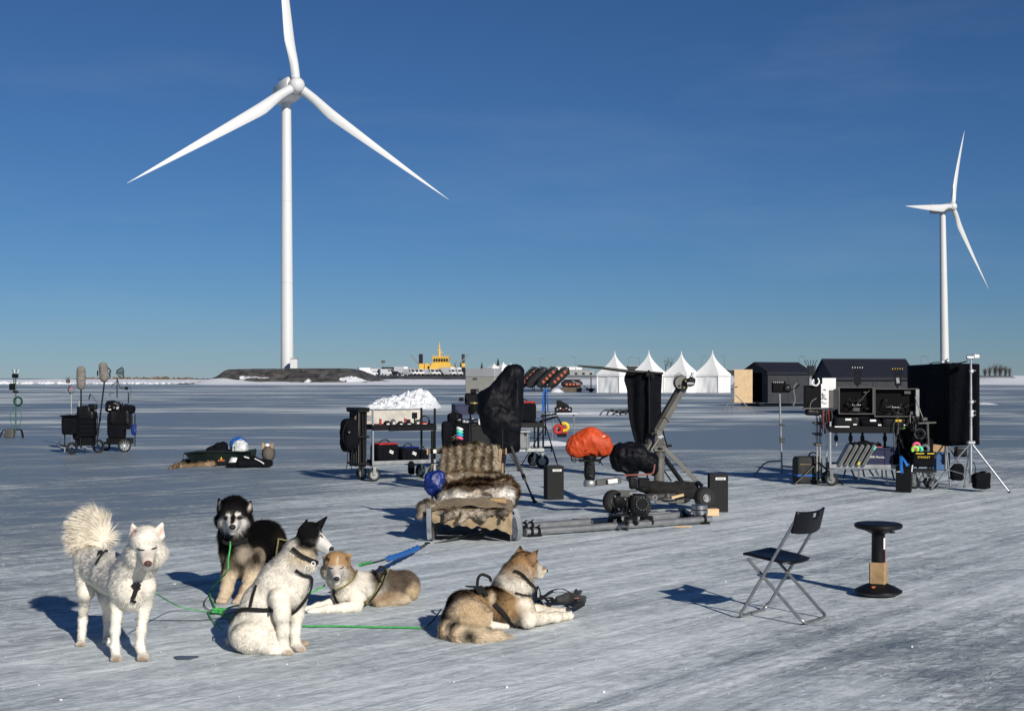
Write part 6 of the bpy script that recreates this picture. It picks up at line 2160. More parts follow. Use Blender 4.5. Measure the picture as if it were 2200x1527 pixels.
# head at the raised arm tip
hc = P(1462, 822, 17.4)
m = MB(); m.cyl(hc + Vector((0, .02, 0)), hc + Vector((.01, -.03, 0)), .086, n=32); dk = m.build('tip_disc', 'grey_paint', T)
m = MB(); m.torus(hc + Vector((.0, -.01, 0)), .088, .010, (.1, -1, 0), 32, 6); m.build('disc_edge', 'black_metal', dk)
m = MB(); m.tube([hc + Vector((-.07, -.01, .05)), hc + Vector((-.085, -.01, .08)), hc + Vector((-.02, -.01, .125)), hc + Vector((.02, -.01, .10)), hc + Vector((.0, -.01, .07))], .008, 6); m.build('grab_handle', 'aluminium', dk)
blob('tip_mount', P(1480, 820, 17.35), (.075, .06, .05), 'black_metal', T, .5, .022, 16, seed=2)
m = MB(); m.cyl(P(1483, 817, 17.3), P(1488, 801, 17.35), .016, n=10); m.build('tip_stud', 'aluminium', T)
m = MB(); m.cyl(P(1476, 824, 17.2), P(1490, 824, 17.2), .022, n=12); m.build('tip_tube', 'dull_aluminium', T)
for px, py in ((1470, 832), (1478, 829), (1488, 826), (1473, 818)):
    m = MB(); m.cyl(P(px, py, 17.22), P(px, py, 17.25), .012, n=10); m.build('bolt', 'brass', T)
m = MB(); m.box(S7(1275, 240, 16.9), (.05, .06, .05), bev=.005); m.box(S7(1310, 205, 16.9), (.04, .05, .06), bev=.005); m.build('bucket_fitting', 'black_metal', T)
# black rain cover on the crane bucket
c = S7(1185, 355, 16.45)
T = thing('black_cover', 'black nylon cover bundled over the crane bucket', 'cover', (c.x, c.y, 0), world=True)
pr = []
def bcap(a, b, ra_, rb_, da=0.0, db=0.0):
    sc_ = 16.45 / F / 4.2308
    pr.append(dict(t='cap', a=np.array(S7(a[0], a[1], 16.45 + da)), b=np.array(S7(b[0], b[1], 16.45 + db)), ra=ra_ * sc_, rb=rb_ * sc_))
bcap((1090, 320), (1200, 330), 105, 110); bcap((1200, 330), (1330, 400), 110, 95); bcap((1080, 380), (1140, 400), 100, 80); bcap((1100, 450), (1150, 470), 42, 34, -.05, -.05); bcap((1330, 440), (1370, 460), 55, 42)
pr.append(dict(t='cap', a=np.array(S7(1230, 540, 16.35)), b=np.array(S7(1230, 560, 16.35)), ra=.08, rb=.1, cut=True, k=.04))
V_, Q_ = surface(pr, .010, .06, extra=lambda p: .030 * (np.abs(fbm(p * [1, 1, .6], 6.0, 2)) - .3) + .022 * (np.abs(vnoise(p * [1, 1, .5] + .2 * p[:, 2:3], 17.0)) - .3))
mesh_obj('cover_cloth', V_, Q_, 'black_nylon', T, True, 180)
# orange covered camera on its remote base
c = S7(792, 215, 16.35)
T = thing('covered_camera', 'camera under an orange nylon rain cover on a black mount', 'camera', (c.x, c.y, 0), world=True)
pr = []
bcap((690, 235), (800, 190), 98, 104, -.1, -.1); bcap((800, 190), (905, 225), 104, 92, -.1, -.1); bcap((660, 262), (650, 262), 72, 70, -.1, -.1); bcap((700, 270), (920, 268), 70, 68, -.1, -.1)
V_, Q_ = surface(pr, .010, .07, extra=lambda p: .020 * (np.abs(fbm(p, 5.0, 2)) - .3) + .022 * (np.abs(vnoise(p * [1, 1, .35] + np.array([.3, 0, 0]) * p[:, 2:3], 19.0)) - .3))
mesh_obj('rain_cover', V_, Q_, 'orange_nylon', T, True, 180)
m = MB(); m.box(S7(920, 155, 15.86), (.035, .004, .012), rot=Matrix.Rotation(-.35, 3, 'Y')); m.build('cover_tag', 'white_paper', T)
m = MB(); m.cyl(S7(790, 360, 16.3), S7(790, 330, 16.3), .08, n=20); m.box(S7(790, 375, 16.3), (.26, .14, .03), bev=.005); m.build('mount_plate', 'black_metal', T)
blob('head_body', S7(788, 462, 16.3), (.064, .06, .132), 'black_metal', T, .5, .012, 16, seed=3)
for k in range(3):
    m = MB(); m.lathe([(.06 + .005 * k, -.012), (.066, 0), (.06 + .005 * k, .012)], S7(788, 400 + 50 * k, 16.3), 24); m.build('head_ring', 'black_plastic', T)
m = MB(); m.lathe([(.07, -.05), (.078, -.03), (.078, .01), (.062, .03)], S7(792, 575, 16.3), 28); m.build('base_ring', 'dull_aluminium', T)
m = MB(); m.bar(S7(850, 580, 16.25), S7(1075, 552, 16.3), .05, .07, bev=.006); oa = m.build('outrigger_arm', 'dark_grey_paint', T)
m = MB(); m.bar(S7(955, 568, 16.22), S7(1040, 557, 16.24), .052, .05); m.build('tape_wrap', 'white_paper', oa)
m = MB(); m.bar(S7(625, 330, 16.3), S7(625, 380, 16.3), .012); m.bar(S7(625, 375, 16.3), S7(720, 370, 16.3), .012); m.torus(S7(650, 375, 16.28), .022, .004, (0, 1, 0)); m.build('handle_rod', 'black_metal', T)
m = MB(); m.tube(curve_pts([S7(880, 400, 16.3), S7(895, 360, 16.3), S7(950, 335, 16.3)], 5), .013, 6); m.bar(S7(880, 370, 16.28), S7(910, 420, 16.28), .012); m.build('pan_handle', 'black_metal', T)
# foam blocks
mat('foam_black', (.013, .013, .0135), .92, var=.3, vscale=30, bump=.3, bscale=60)
def weight_box(label, px, py, w_, dp, h_, rz):
    g = G(px, py); g.y += dp / 2
    T = thing('foam_block', label, 'foam block', g, rz, 'black blocks with a white tape label')
    m = MB(); m.box((0, 0, h_ / 2), (w_, dp, h_), bev=.006); m.build('block', 'foam_black', T)
    m = MB(); m.box((.02, -dp / 2 - .002, h_ - .06), (.125, .003, .030)); tp = m.build('tape_label', 'white_paper', T)
    for k in range(6):
        m = MB(); m.box((-.02 + .016 * k, -dp / 2 - .0045, h_ - .06 + .002 * (k % 2)), (.009, .002, .013)); m.build('pen_mark', 'dark_grey_paint', tp)
    return T
weight_box('tall black block with a tape label standing right of the sledge', 1190, 1073, .235, .2, .46, math.radians(14))
weight_box('tall black block with a tape label standing behind the rear crane wheel', 1544, 1100, .232, .14, .475, math.radians(3))

# ---------------------------------------------------------------- black flag on a boom stand
d = 22.0
q = P(1393, 1030, d); q.z = 0
T = thing('flag_stand', 'black cloth flag hanging from a boom on a dark stand', 'flag stand', tuple(q), world=True)
out = [(1347, 798), (1385, 797), (1423, 801), (1422, 845), (1420, 880), (1424, 905), (1428, 930), (1434, 960), (1400, 962), (1366, 950), (1360, 925), (1353, 880), (1349, 845), (1341, 815)]
L_ = [(1347, 798), (1341, 815), (1347, 840), (1349, 880), (1356, 920), (1366, 955)]
Rr = [(1423, 801), (1422, 820), (1420, 850), (1420, 885), (1425, 925), (1435, 962)]
Lc, Rc = curve_pts([Vector((x, y, 0)) for x, y in L_], 5), curve_pts([Vector((x, y, 0)) for x, y in Rr], 5)
rows = []
for a, b in zip(Lc, Rc):
    row = []
    for i in range(25):
        s = i / 24
        p = a.lerp(b, s)
        v = P(p.x, p.y, d)
        row.append(v + Vector((0, .05 * math.sin(7 * s + .3) + .02 * math.sin(19 * s + p.y * .02) - .25 * math.sin(PI * s) * .3, 0)))
    rows.append(row)
fl = MB().grid(rows).build('flag_cloth', 'black_fabric', T, angle=180)
md = fl.modifiers.new('t', 'SOLIDIFY'); md.thickness = .012
m = MB(); m.tube([P(1241, 786, d - .3), P(1290, 790, d - .25), P(1345, 797, d - .2), P(1424, 802, d - .05)], [.014, .022, .026, .02], 10); m.build('boom_arm', 'black_metal', T)
rod(T, P(1394, 795, d - .18), Vector((q.x, d - .18, .45)), .017, 'black_metal', 'riser')
rod(T, P(1394, 822, d - .18), P(1394, 842, d - .18), .026, 'black_plastic', 'clamp')
m = MB(); m.box(P(1392, 803, d - .2), (.07, .06, .09), bev=.01); m.bar(P(1400, 800, d - .22), P(1404, 812, d - .22), .03); m.build('grip_head', 'black_metal', T)
for a in (90, 210, 330):
    g = math.radians(a)
    m = MB(); m.cyl(Vector((q.x, d - .18, .5)), Vector((q.x + .38 * math.cos(g), d - .18 + .38 * math.sin(g), .01)), .013, n=8); m.build('leg', 'black_metal', T)
m = MB(); m.cyl(P(1425, 957, d - .2), P(1443, 957, d - .2), .022, n=8); m.build('boom_foot', 'black_metal', T)
# ================================================================== EQUIPMENT CARTS
def bits(parent, name, pts, r, material, n=5):
    return MB().tube(pts, r, n).build(name, material, parent)
def soft_case(T, c, size, material='black_fabric', lid=None, name='case', tape=True, rz=0.0):
    """padded equipment bag: body, coloured lid, tape label, pocket"""
    c = Vector(c); sx, sy, sz = size
    b = blob(name, c, (sx / 2, sy / 2, sz / 2), material, T, .32, .010, 7.0, nu=44, nv=26, rot=RZ(rz))
    return b
def bag_thing(label, c, size, lid=None, rz=0.0, tape=True, cat='bag', name='equipment_bag', material='black_fabric'):
    c = Vector(c); sx, sy, sz = size
    T = thing(name, label, cat, (c.x, c.y, c.z - sz / 2), rz)
    blob('bag_body', (0, 0, sz / 2), (sx / 2, sy / 2, sz / 2), material, T, .32, .012, 7.0, nu=44, nv=26)
    if lid:
        m = MB(); m.box((.01, -sy * .06, sz * .97), (sx * .86, sy * .8, sz * .10), bev=.02); m.build('lid', lid, T)
    m = MB(); m.box((0, -sy / 2 - .004, sz * .42), (sx * .6, .03, sz * .55), bev=.012); pk = m.build('front_pocket', material, T)
    if tape:
        for k in (0, 1):
            m = MB(); m.box((.03 + .01 * k, -sy / 2 - .022, sz * .52 + .025 * k), (.075, .003, .018), rot=Matrix.Rotation(.45, 3, 'Y')); m.build('tape_label', 'white_paper', pk)
    m = MB(); m.tube(curve_pts([(-sx * .25, 0, sz), (-sx * .1, -.02, sz + .05), (sx * .1, -.02, sz + .05), (sx * .25, 0, sz)], 5), .010, 6); m.build('carry_handle', 'webbing', T)
    return T
def gear_thing(name, label, cat, c, parts, rz=0.0):
    """parts: (kind, name, centre, size, material)"""
    T = thing(name, label, cat, c, rz)
    for (k, nm, cc, sz, m_) in parts:
        m = MB()
        if k == 'b': m.box(cc, sz, bev=min(sz) * .12)
        elif k == 'c': m.cyl(Vector(cc) - Vector((0, 0, sz[1] / 2)), Vector(cc) + Vector((0, 0, sz[1] / 2)), sz[0], n=16)
        elif k == 'y': m.cyl(Vector(cc) - Vector((0, sz[1] / 2, 0)), Vector(cc) + Vector((0, sz[1] / 2, 0)), sz[0], n=18)
        elif k == 'x': m.cyl(Vector(cc) - Vector((sz[1] / 2, 0, 0)), Vector(cc) + Vector((sz[1] / 2, 0, 0)), sz[0], n=16)
        elif k == 't': m.torus(cc, sz[0], sz[1], (0, 1, 0), 18, 8)
        m.build(nm, m_, T)
    return T
def cart_frame(T, L, W, z0, z1, zt, wr, post='aluminium', tray='black_metal', ww=.05, casters=True, top_rail=True):
    for x in (0, L):
        for y in (0, W):
            m = MB(); m.box((x, y, (z0 + zt) / 2), (.03, .03, zt - z0), bev=.004); m.build('post', post if (x == 0) else tray, T)
            if casters: caster(T, (x + .02 if x == 0 else x - .02, y, wr), wr, ww, 0.15 if y == 0 else -.3, z0 - .03)
    for z, nm in ((z0, 'lower_shelf'), (z1, 'upper_shelf')):
        m = MB(); m.box((L / 2, W / 2, z), (L + .02, W + .02, .02)); sh = m.build(nm, tray, T)
        for y in (-.012, W + .012):
            m = MB(); m.box((L / 2, y, z + (.025 if z == z0 else -.01)), (L + .03, .012, .06 if z == z0 else .09)); m.build('shelf_edge', 'dull_aluminium' if z == z0 else tray, sh)
        for x in (-.012, L + .012):
            m = MB(); m.box((x, W / 2, z + .01), (.012, W, .06)); m.build('shelf_edge', tray, sh)

# ---------------------------------------------------------------- left camera cart
o0 = P(801, 1034, 21.65); o0.z = 0
RZL = math.radians(31)
CT = thing('equipment_cart', 'long black equipment cart left of the sledge with tool tray on top', 'cart', o0, RZL)
cart_frame(CT, 1.12, .48, .27, .87, 1.16, .105)
m = MB(); m.box((.58, .50, 1.0), (1.10, .014, .26)); bd = m.build('back_board', mat('worn_plywood', (.52, .49, .43), .7, var=.22, vscale=7), CT)
m = MB(); m.box((.16, .489, 1.0), (.075, .004, .085)); m.build('sticker', 'dull_aluminium', bd)
m = MB(); m.box((.58, .50, 1.135), (1.12, .02, .014)); m.build('board_edge', 'black_metal', bd)
m = MB(); m.box((.70, -.03, .845), (.86, .05, .085), bev=.01); m.build('front_tray', 'black_plastic', CT)
def onL(x, y, z):
    v = Matrix.Rotation(RZL, 3, 'Z') @ Vector((x, y, z))
    return v + o0
k = 0
tools = [('b', .30, .10, (.10, .08, .07), 'black_plastic', 'small black battery box at the left of the tool tray'), ('b', .42, .12, (.07, .07, .09), 'grey_plastic', 'grey battery standing on the tool tray'), ('b', .54, .10, (.09, .07, .06), 'black_plastic', 'black battery box in the middle of the tool tray'),
         ('b', .70, .14, (.12, .09, .05), 'black_plastic', 'flat black charger on the tool tray'), ('b', .86, .12, (.08, .06, .08), 'dark_grey_paint', 'dark grey monitor clamp on the tool tray'), ('b', .98, .12, (.11, .08, .045), 'red_fabric', 'red tape box at the right of the tool tray')]
for kd, x, y, sz, m_, lab in tools:
    gear_thing('battery_pack', lab, 'battery', onL(x, y, .88), [('b', 'housing', (0, 0, sz[2] / 2), sz, m_), ('b', 'cap', (0, 0, sz[2] + .008), (sz[0] * .6, sz[1] * .6, .016), 'black_plastic'), ('b', 'label', (0, -sz[1] / 2 - .001, sz[2] * .5), (sz[0] * .5, .002, sz[2] * .3), 'white_paper')], RZL)
for x, lab in ((.21, 'left'), (.66, 'middle')):
    gear_thing('marker_bottle', 'red spray bottle on the cart tool tray, %s one' % lab, 'bottle', onL(x, .16, .88), [('c', 'bottle', (0, 0, .06), (.02, .12), 'red_fabric'), ('c', 'cap', (0, 0, .13), (.014, .03), 'white_paper')], RZL)
gear_thing('handheld_monitor', 'black handheld monitor sticking up from the tool tray', 'monitor', onL(.86, .22, .88), [('b', 'stem', (0, 0, .06), (.02, .02, .12), 'black_metal'), ('b', 'screen', (0, 0, .16), (.09, .03, .10), 'black_plastic')], RZL)
hp = onL(1.02, .20, .89)
T = thing('headphones', 'black headphones lying on the right end of the tool tray', 'headphones', hp)
m = MB(); m.tube(curve_pts([(-.07, 0, .03), (-.05, 0, .11), (.02, 0, .14), (.08, 0, .10), (.09, 0, .03)], 6), .010, 6); m.build('headband', 'black_plastic', T)
for x in (-.07, .09):
    m = MB(); m.cyl((x - .015, 0, .04), (x + .015, 0, .04), .035, n=14); m.build('ear_cup', 'black_plastic', T)
bag_thing('black padded bag with red lid on the lower cart shelf', onL(.30, .20, .29 + .155), (.40, .34, .31), 'red_fabric', RZL)
bag_thing('black padded bag with blue lid on the lower cart shelf', onL(.72, .20, .29 + .12), (.34, .32, .24), 'blue_nylon', RZL)
bag_thing('small black pouch at the right end of the lower cart shelf', onL(.98, .18, .29 + .09), (.16, .24, .18), None, RZL, False)
c = onL(.66, -.03, .22)
T = thing('pouch', 'black pouch hanging over the front edge of the lower cart shelf', 'pouch', c, RZL)
blob('pouch_body', (0, -.03, -.03), (.055, .03, .10), 'black_fabric', T, .4, .006, 12)
m = MB(); m.box((0, -.03, .075), (.05, .02, .03)); m.build('flap', 'black_fabric', T)
# rolled stands bundle
T = thing('stand_bundle', 'bundle of black light stands strapped upright to the cart end', 'stand bundle', onL(-.13, .18, .0), RZL)
R_ = random.Random(5)
for k in range(9):
    x, y = -.02 + .05 * (k % 3) - .07, -.16 + .15 * (k // 3)
    m = MB(); m.cyl((x + R_.uniform(-.02, .02), y, .24), (x, y + R_.uniform(-.02, .02), 1.14 + R_.uniform(-.04, .02)), .026, n=10); m.build('stand_tube', 'black_metal', T)
for k in range(5):
    m = MB(); m.cyl((-.125, -.19 + .085 * k, .25), (-.12, -.19 + .085 * k, 1.12), .010, n=6); m.build('stand_tube', 'dark_grey_paint', T)
for z in (.29, .72, 1.13):
    m = MB(); m.box((-.05, .0, z), (.20, .46, .035), bev=.01); m.build('strap', 'webbing', T)
m = MB(); m.box((-.05, 0, 1.165), (.22, .46, .045), bev=.012); m.build('top_rack', 'black_plastic', T)
m = MB(); m.tube(curve_pts([(-.14, -.1, 1.05), (-.15, -.12, .95), (-.14, -.15, .90)], 4), .005, 5); m.build('clip_cord', 'wood', T)
# backpack
c = onL(-.34, .15, 0)
T = thing('backpack', 'black backpack hanging at the outer end of the left cart', 'backpack', c, RZL)
blob('pack_body', (0, 0, .74), (.13, .19, .27), 'black_fabric', T, .55, .018, 6, nu=48, nv=30)
blob('front_pocket', (-.08, -.06, .64), (.06, .12, .13), 'black_fabric', T, .5, .01, 8)
m = MB(); m.tube(curve_pts([(-.08, -.12, .98), (-.16, -.14, .85), (-.17, -.12, .70), (-.12, -.12, .60)], 6), .018, 6, flat=.3); m.build('shoulder_strap', 'webbing', T)
for x in (-.10, -.02):
    m = MB(); m.tube(curve_pts([(x, -.15, .52), (x - .01, -.16, .35), (x - .02, -.15, .20)], 5), .007, 5); m.build('loose_strap', 'webbing', T)
m = MB(); m.cyl((-.10, -.21, .80), (-.10, -.215, .80), .016, n=10); m.build('buckle', 'steel', T)

# ---------------------------------------------------------------- central grip cart
o1 = P(1168, 1006, 24.9); o1.z = 0
RZC = math.radians(14)
GT = thing('grip_cart', 'wide black grip cart behind the sledge loaded with boxes', 'cart', o1 + Vector((-1.58, -.36, 0)), RZC)
oc = o1 + Vector((-1.58, -.36, 0))
def onC(x, y, z):
    return Matrix.Rotation(RZC, 3, 'Z') @ Vector((x, y, z)) + oc
cart_frame(GT, 1.62, .62, .31, .80, 1.0, .125, 'black_metal', 'black_metal', .07)
m = MB(); m.bar((1.62, 0, .38), (1.78, -.06, .38), .03, .04); m.cyl((1.76, -.06, .30), (1.76, -.06, .42), .014, n=8); m.build('tow_bracket', 'black_metal', GT)
m = MB(); m.cyl((1.58, .1, .85), (1.86, -.02, .94), .02, n=8); m.cyl((1.60, .1, .95), (1.88, .0, 1.0), .016, n=8); m.build('side_arm', 'black_metal', GT)
m = MB(); m.cyl((1.54, .05, .33), (1.54, .05, .85), .022, n=8); m.build('jack_tube', 'black_metal', GT)
bag_thing('black cooler bag with dark red rim on the right of the grip cart', onC(1.25, .2, .82 + .20), (.52, .40, .40), 'red_fabric', RZC, False)
m_ = gear_thing('equipment_case', 'grey ribbed plastic case on the lower shelf of the grip cart', 'case', onC(1.18, .12, .33), [('b', 'case_body', (0, 0, .17), (.36, .34, .32), 'grey_plastic'), ('b', 'lid', (0, 0, .345), (.37, .35, .03), 'dull_aluminium'), ('b', 'latch', (-.09, -.18, .30), (.04, .012, .06), 'black_plastic'), ('b', 'latch', (.09, -.18, .30), (.04, .012, .06), 'black_plastic'), ('b', 'rib', (-.02, -.175, .12), (.02, .01, .24), 'grey_plastic'), ('b', 'rib', (.12, -.175, .12), (.02, .01, .24), 'grey_plastic')], RZC)
gear_thing('equipment_case', 'flat black case beneath the covered camera on the grip cart', 'case', onC(.78, .10, .33), [('b', 'case_body', (0, 0, .2), (.42, .38, .38), 'foam_black'), ('b', 'lid', (0, 0, .405), (.44, .40, .03), 'black_plastic'), ('b', 'latch', (0, -.2, .34), (.05, .014, .05), 'steel')], RZC)
gear_thing('speaker_box', 'square dark grey box at the front of the grip cart', 'box', onC(.45, -.12, .80), [('b', 'box_body', (0, 0, -.18), (.52, .06, .34), 'foam_black'), ('b', 'rim', (0, 0, .0), (.54, .08, .02), 'black_plastic')], RZC)
gear_thing('storage_crate', 'blue plastic crate standing on the upper shelf of the grip cart', 'crate', onC(.30, .35, .98), [('b', 'front_wall', (0, -.17, .10), (.60, .02, .20), 'blue_crate'), ('b', 'rear_wall', (0, .17, .10), (.60, .02, .20), 'blue_crate'), ('b', 'side_wall', (-.29, 0, .10), (.02, .32, .20), 'blue_crate'), ('b', 'side_wall', (.29, 0, .10), (.02, .32, .20), 'blue_crate'), ('b', 'floor', (0, 0, .01), (.58, .34, .02), 'blue_crate'), ('b', 'rim', (0, -.18, .19), (.62, .02, .03), 'blue_crate')], RZC)
gear_thing('crate_stand', 'black tray under the blue crate with dark gadgets', 'tray', onC(.30, .30, .82), [('b', 'tray', (0, 0, .07), (.62, .40, .02), 'black_plastic'), ('b', 'leg', (-.28, 0, .03), (.03, .3, .07), 'black_plastic'), ('b', 'leg', (.28, 0, .03), (.03, .3, .07), 'black_plastic')], RZC)
gl_ = ['small black monitor on the grip cart tray, leftmost', 'silver gadget next to the small black monitor', 'black gadget with steel knob in the tray middle', 'white tablet propped among the gadgets', 'black helmet shaped bag near the covered camera', 'grey clamp beside the black helmet shaped bag', 'clear plastic bag of fittings on the box edge']
for k, (x, z, sz, m1, m2) in enumerate(((.02, .84, (.10, .06, .08), 'black_plastic', 'steel'), (.14, .84, (.12, .07, .05), 'dull_aluminium', 'black_plastic'), (.26, .84, (.07, .07, .11), 'black_plastic', 'steel'), (.52, .86, (.10, .02, .10), 'black_plastic', 'white_paper'), (.72, .83, (.24, .18, .17), 'black_nylon', 'white_paper'), (.93, .83, (.08, .05, .09), 'dull_aluminium', 'black_plastic'), (.44, .81, (.13, .09, .11), 'white_paper', 'dull_aluminium'))):
    T = thing('gadget', gl_[k], 'gadget', onC(x, -.05, z), RZC)
    blob('gadget_body', (0, 0, sz[2] / 2), (sz[0] / 2, sz[1] / 2, sz[2] / 2), m1, T, .45, .012, 18, seed=k, nu=24, nv=14)
    m = MB(); m.box((0.01, -sz[1] / 2, sz[2] * .8), (sz[0] * .4, .012, sz[2] * .25)); m.build('detail', m2, T)
for x, z, r, lab in ((.30, .52, (.26, .13, .17), 'black duffel bag on the lower shelf of the grip cart, left one'), (.95, .92, (.20, .12, .10), 'black duffel bag beside the covered camera on the grip cart'), (-.02, .90, (.13, .12, .12), 'black gear pouch on the left end of the grip cart')):
    bag_thing(lab, onC(x, .12, z), (r[0] * 2, r[1] * 2, r[2] * 2), None, RZC, False)
tc_ = ['white_paper', 'mint', 'cyan', 'pink']
tn = ['white', 'mint green', 'blue', 'pink']
for k in range(4):
    c = onC(.02, -.12, .74 - .055 * k); o = MB().torus(c, .045, .026, (.35, .1, 1), 18, 8).build('tape_roll', tc_[k], None, loc=tuple(Vector((c.x, c.y, c.z)))); tag(o, tn[k] + ' tape roll hanging on the left of the grip cart', 'tape roll', 'tape rolls on the grip cart')
T = thing('cable_hank', 'hank of black cables and clips hanging on the grip cart corner', 'cables', onC(-.05, -.08, .45), RZC)
R_ = random.Random(8)
for k in range(9):
    x = -.12 + .045 * k; m = MB(); m.tube(curve_pts([(x, 0, .40), (x + R_.uniform(-.03, .03), -.03, .2), (x + R_.uniform(-.03, .03), -.02, R_.uniform(-.02, .12)), (x + .03, -.04, .22), (x + .02, 0, .40)], 5), .011, 5); m.build('cable', 'black_plastic', T)
for k in range(4):
    m = MB(); m.torus((-.06 + .05 * k, -.06, .12 + .03 * (k % 2)), .028, .005, (0, 1, .2), 14, 6); m.build('clip_ring', 'aluminium' if k % 2 else 'brass', T)
blob('cloth_bundle', (-.16, 0, .18), (.10, .08, .24), 'black_fabric', T, .5, .02, 8); blob('cloth_bundle', (.12, .02, .16), (.17, .07, .22), 'black_fabric', T, .5, .03, 8, seed=4)
# hanging red and yellow tape on the side arm
for k, (px, py, cl, lab) in enumerate(((1199, 922, 'red_fabric', 'red tape roll hanging right of the grip cart, left one'), (1212, 917, 'yellow', 'yellow tape roll hanging right of the grip cart'), (1209, 926, 'red_fabric', 'red tape roll hanging right of the grip cart, behind the yellow one'))):
    c = P(px, py, 24.5 + .05 * k)
    o = MB().torus(c, .068, .032, (.3 * k - .2, 1, .15), 20, 8).build('tape_roll', cl, None, loc=tuple(c)); tag(o, lab, 'tape roll', 'tape rolls on the grip cart arm')
c = P(1203, 903, 24.6)
T = thing('tape_strap', 'black strap carrying the red and yellow tape rolls', 'strap', (c.x, c.y, c.z), world=True)
m = MB(); m.tube([P(1196, 893, 24.6), P(1202, 903, 24.55), P(1208, 915, 24.5)], .014, 6); m.build('strap_loop', 'webbing', T)
m = MB(); m.box(P(1207, 935, 24.5), (.17, .06, .06), bev=.01); m.build('hanging_pouch', 'black_plastic', T)

# ---------------------------------------------------------------- tripod with covered camera
T = thing('camera_tripod', 'camera on a tripod wrapped in a tall black rain cape', 'camera tripod', tuple(P(1090, 1060, 18.8)), world=True)
d = 18.7
pr = []
def kcap(a, b, ra_, rb_, da=0, db=0, **kw):
    pr.append(dict(t='cap', a=np.array(P(a[0], a[1], d + da)), b=np.array(P(b[0], b[1], d + db)), ra=ra_ * d / F, rb=rb_ * d / F, **kw))
kcap((1098, 800), (1108, 800), 15, 16); kcap((1108, 802), (1104, 880), 17, 22); kcap((1096, 806), (1060, 860), 18, 26); kcap((1060, 860), (1036, 850), 24, 12)
kcap((1052, 864), (1060, 900), 28, 32); kcap((1098, 870), (1090, 910), 26, 30); kcap((1062, 900), (1072, 945), 30, 22); kcap((1092, 905), (1092, 950), 28, 24); kcap((1080, 940), (1076, 966), 20, 16); kcap((1096, 945), (1103, 962), 18, 11)
def folds(p):
    a0 = np.array(P(1104, 770, d)); q = p - a0
    r = np.hypot(q[:, 0], q[:, 2]); th = np.arctan2(q[:, 0], -q[:, 2]); ph = q[:, 1]
    w_ = 9 * th + 6 * ph + 1.6 * vnoise(p, 3.0)
    return (.030 * np.abs(np.sin(w_)) - .016) * np.clip(r * 1.3, .15, 1) + .012 * (np.abs(fbm(p, 9.0, 2)) - .3)
V_, Q_ = surface(pr, .014, .06, extra=folds)
mesh_obj('rain_cape', V_, Q_, 'black_nylon', T, True, 180)
m = MB(); m.box(P(1012, 857, 18.5), (.17, .16, .16), bev=.02); cb = m.build('camera_body', 'black_plastic', T)
m = MB(); m.cyl(P(1018, 866, 18.4), P(1019, 884, 18.42), .055, n=18); m.build('lens', 'black_metal', cb)
m = MB(); m.cyl(P(1018, 864, 18.38), P(1018, 867, 18.38), .058, n=18); m.build('lens_ring', 'brass', cb)
m = MB(); m.box(P(1005, 857, 18.45), (.03, .2, .03)); m.box(P(991, 858, 18.45), (.06, .10, .05)); m.box(P(1017, 840, 18.45), (.08, .05, .06), bev=.008); m.build('matte_box', 'black_plastic', cb)
m = MB(); m.box(P(1013, 880, 18.5), (.09, .10, .12), bev=.02); m.build('battery_plate', 'black_metal', cb)
apex = P(1090, 955, 18.75)
feet = [P(1149, 1084, 17.65), Vector((apex.x - .10, 19.6, 0.0)), Vector((apex.x - .62, 18.5, 0.0))]
feet[0].z = 0.02
for k, f_ in enumerate(feet):
    a = apex + (Vector((f_.x, f_.y, apex.z)) - apex) * .12
    m = MB(); mid = a.lerp(f_, .55); m.cyl(a, mid, .020, n=10); m.cyl(mid, a.lerp(f_, .95), .014, n=10); lg = m.build('leg', 'dark_grey_paint', T)
    m = MB(); m.cyl(a.lerp(f_, .53), a.lerp(f_, .58), .027, n=10); m.build('leg_lock', 'black_plastic', lg)
    m = MB(); m.ell(f_ + Vector((0, 0, .02)), (.035, .035, .02), 10, 6); m.cyl(f_ + Vector((0, 0, .02)), a.lerp(f_, .9), .02, n=8); m.build('rubber_foot', 'rubber', lg)
m = MB(); m.cyl(apex, P(1089, 905, 18.75), .05, n=16); m.build('head_column', 'black_metal', T)
m = MB(); m.bar(P(1010, 884, 18.5), P(1016, 1010, 18.6), .02); m.build('hanging_cable', 'black_plastic', T)
# second stand whose double leg shows behind
T = thing('floor_stand', 'dark double tube stand leg between the cape and the grip cart wheel', 'stand', tuple(G(1108, 1013)), world=True)
b0 = G(1114, 1012); top = P(1088, 962, 23.6)
for off in (0, .045):
    rod(T, top + Vector((off, 0, 0)), b0 + Vector((off * .4, 0, .03)), .012, 'dark_grey_paint', 'leg_tube')
rod(T, top, top + Vector((-.35, .4, -top.z + .02)), .014, 'dark_grey_paint', 'leg')
rod(T, top, top + Vector((-.45, -.3, -top.z + .02)), .014, 'dark_grey_paint', 'leg')
m = MB(); m.ell(b0 + Vector((.01, 0, .025)), (.04, .03, .025), 10, 6); m.build('rubber_foot', 'rubber', T)

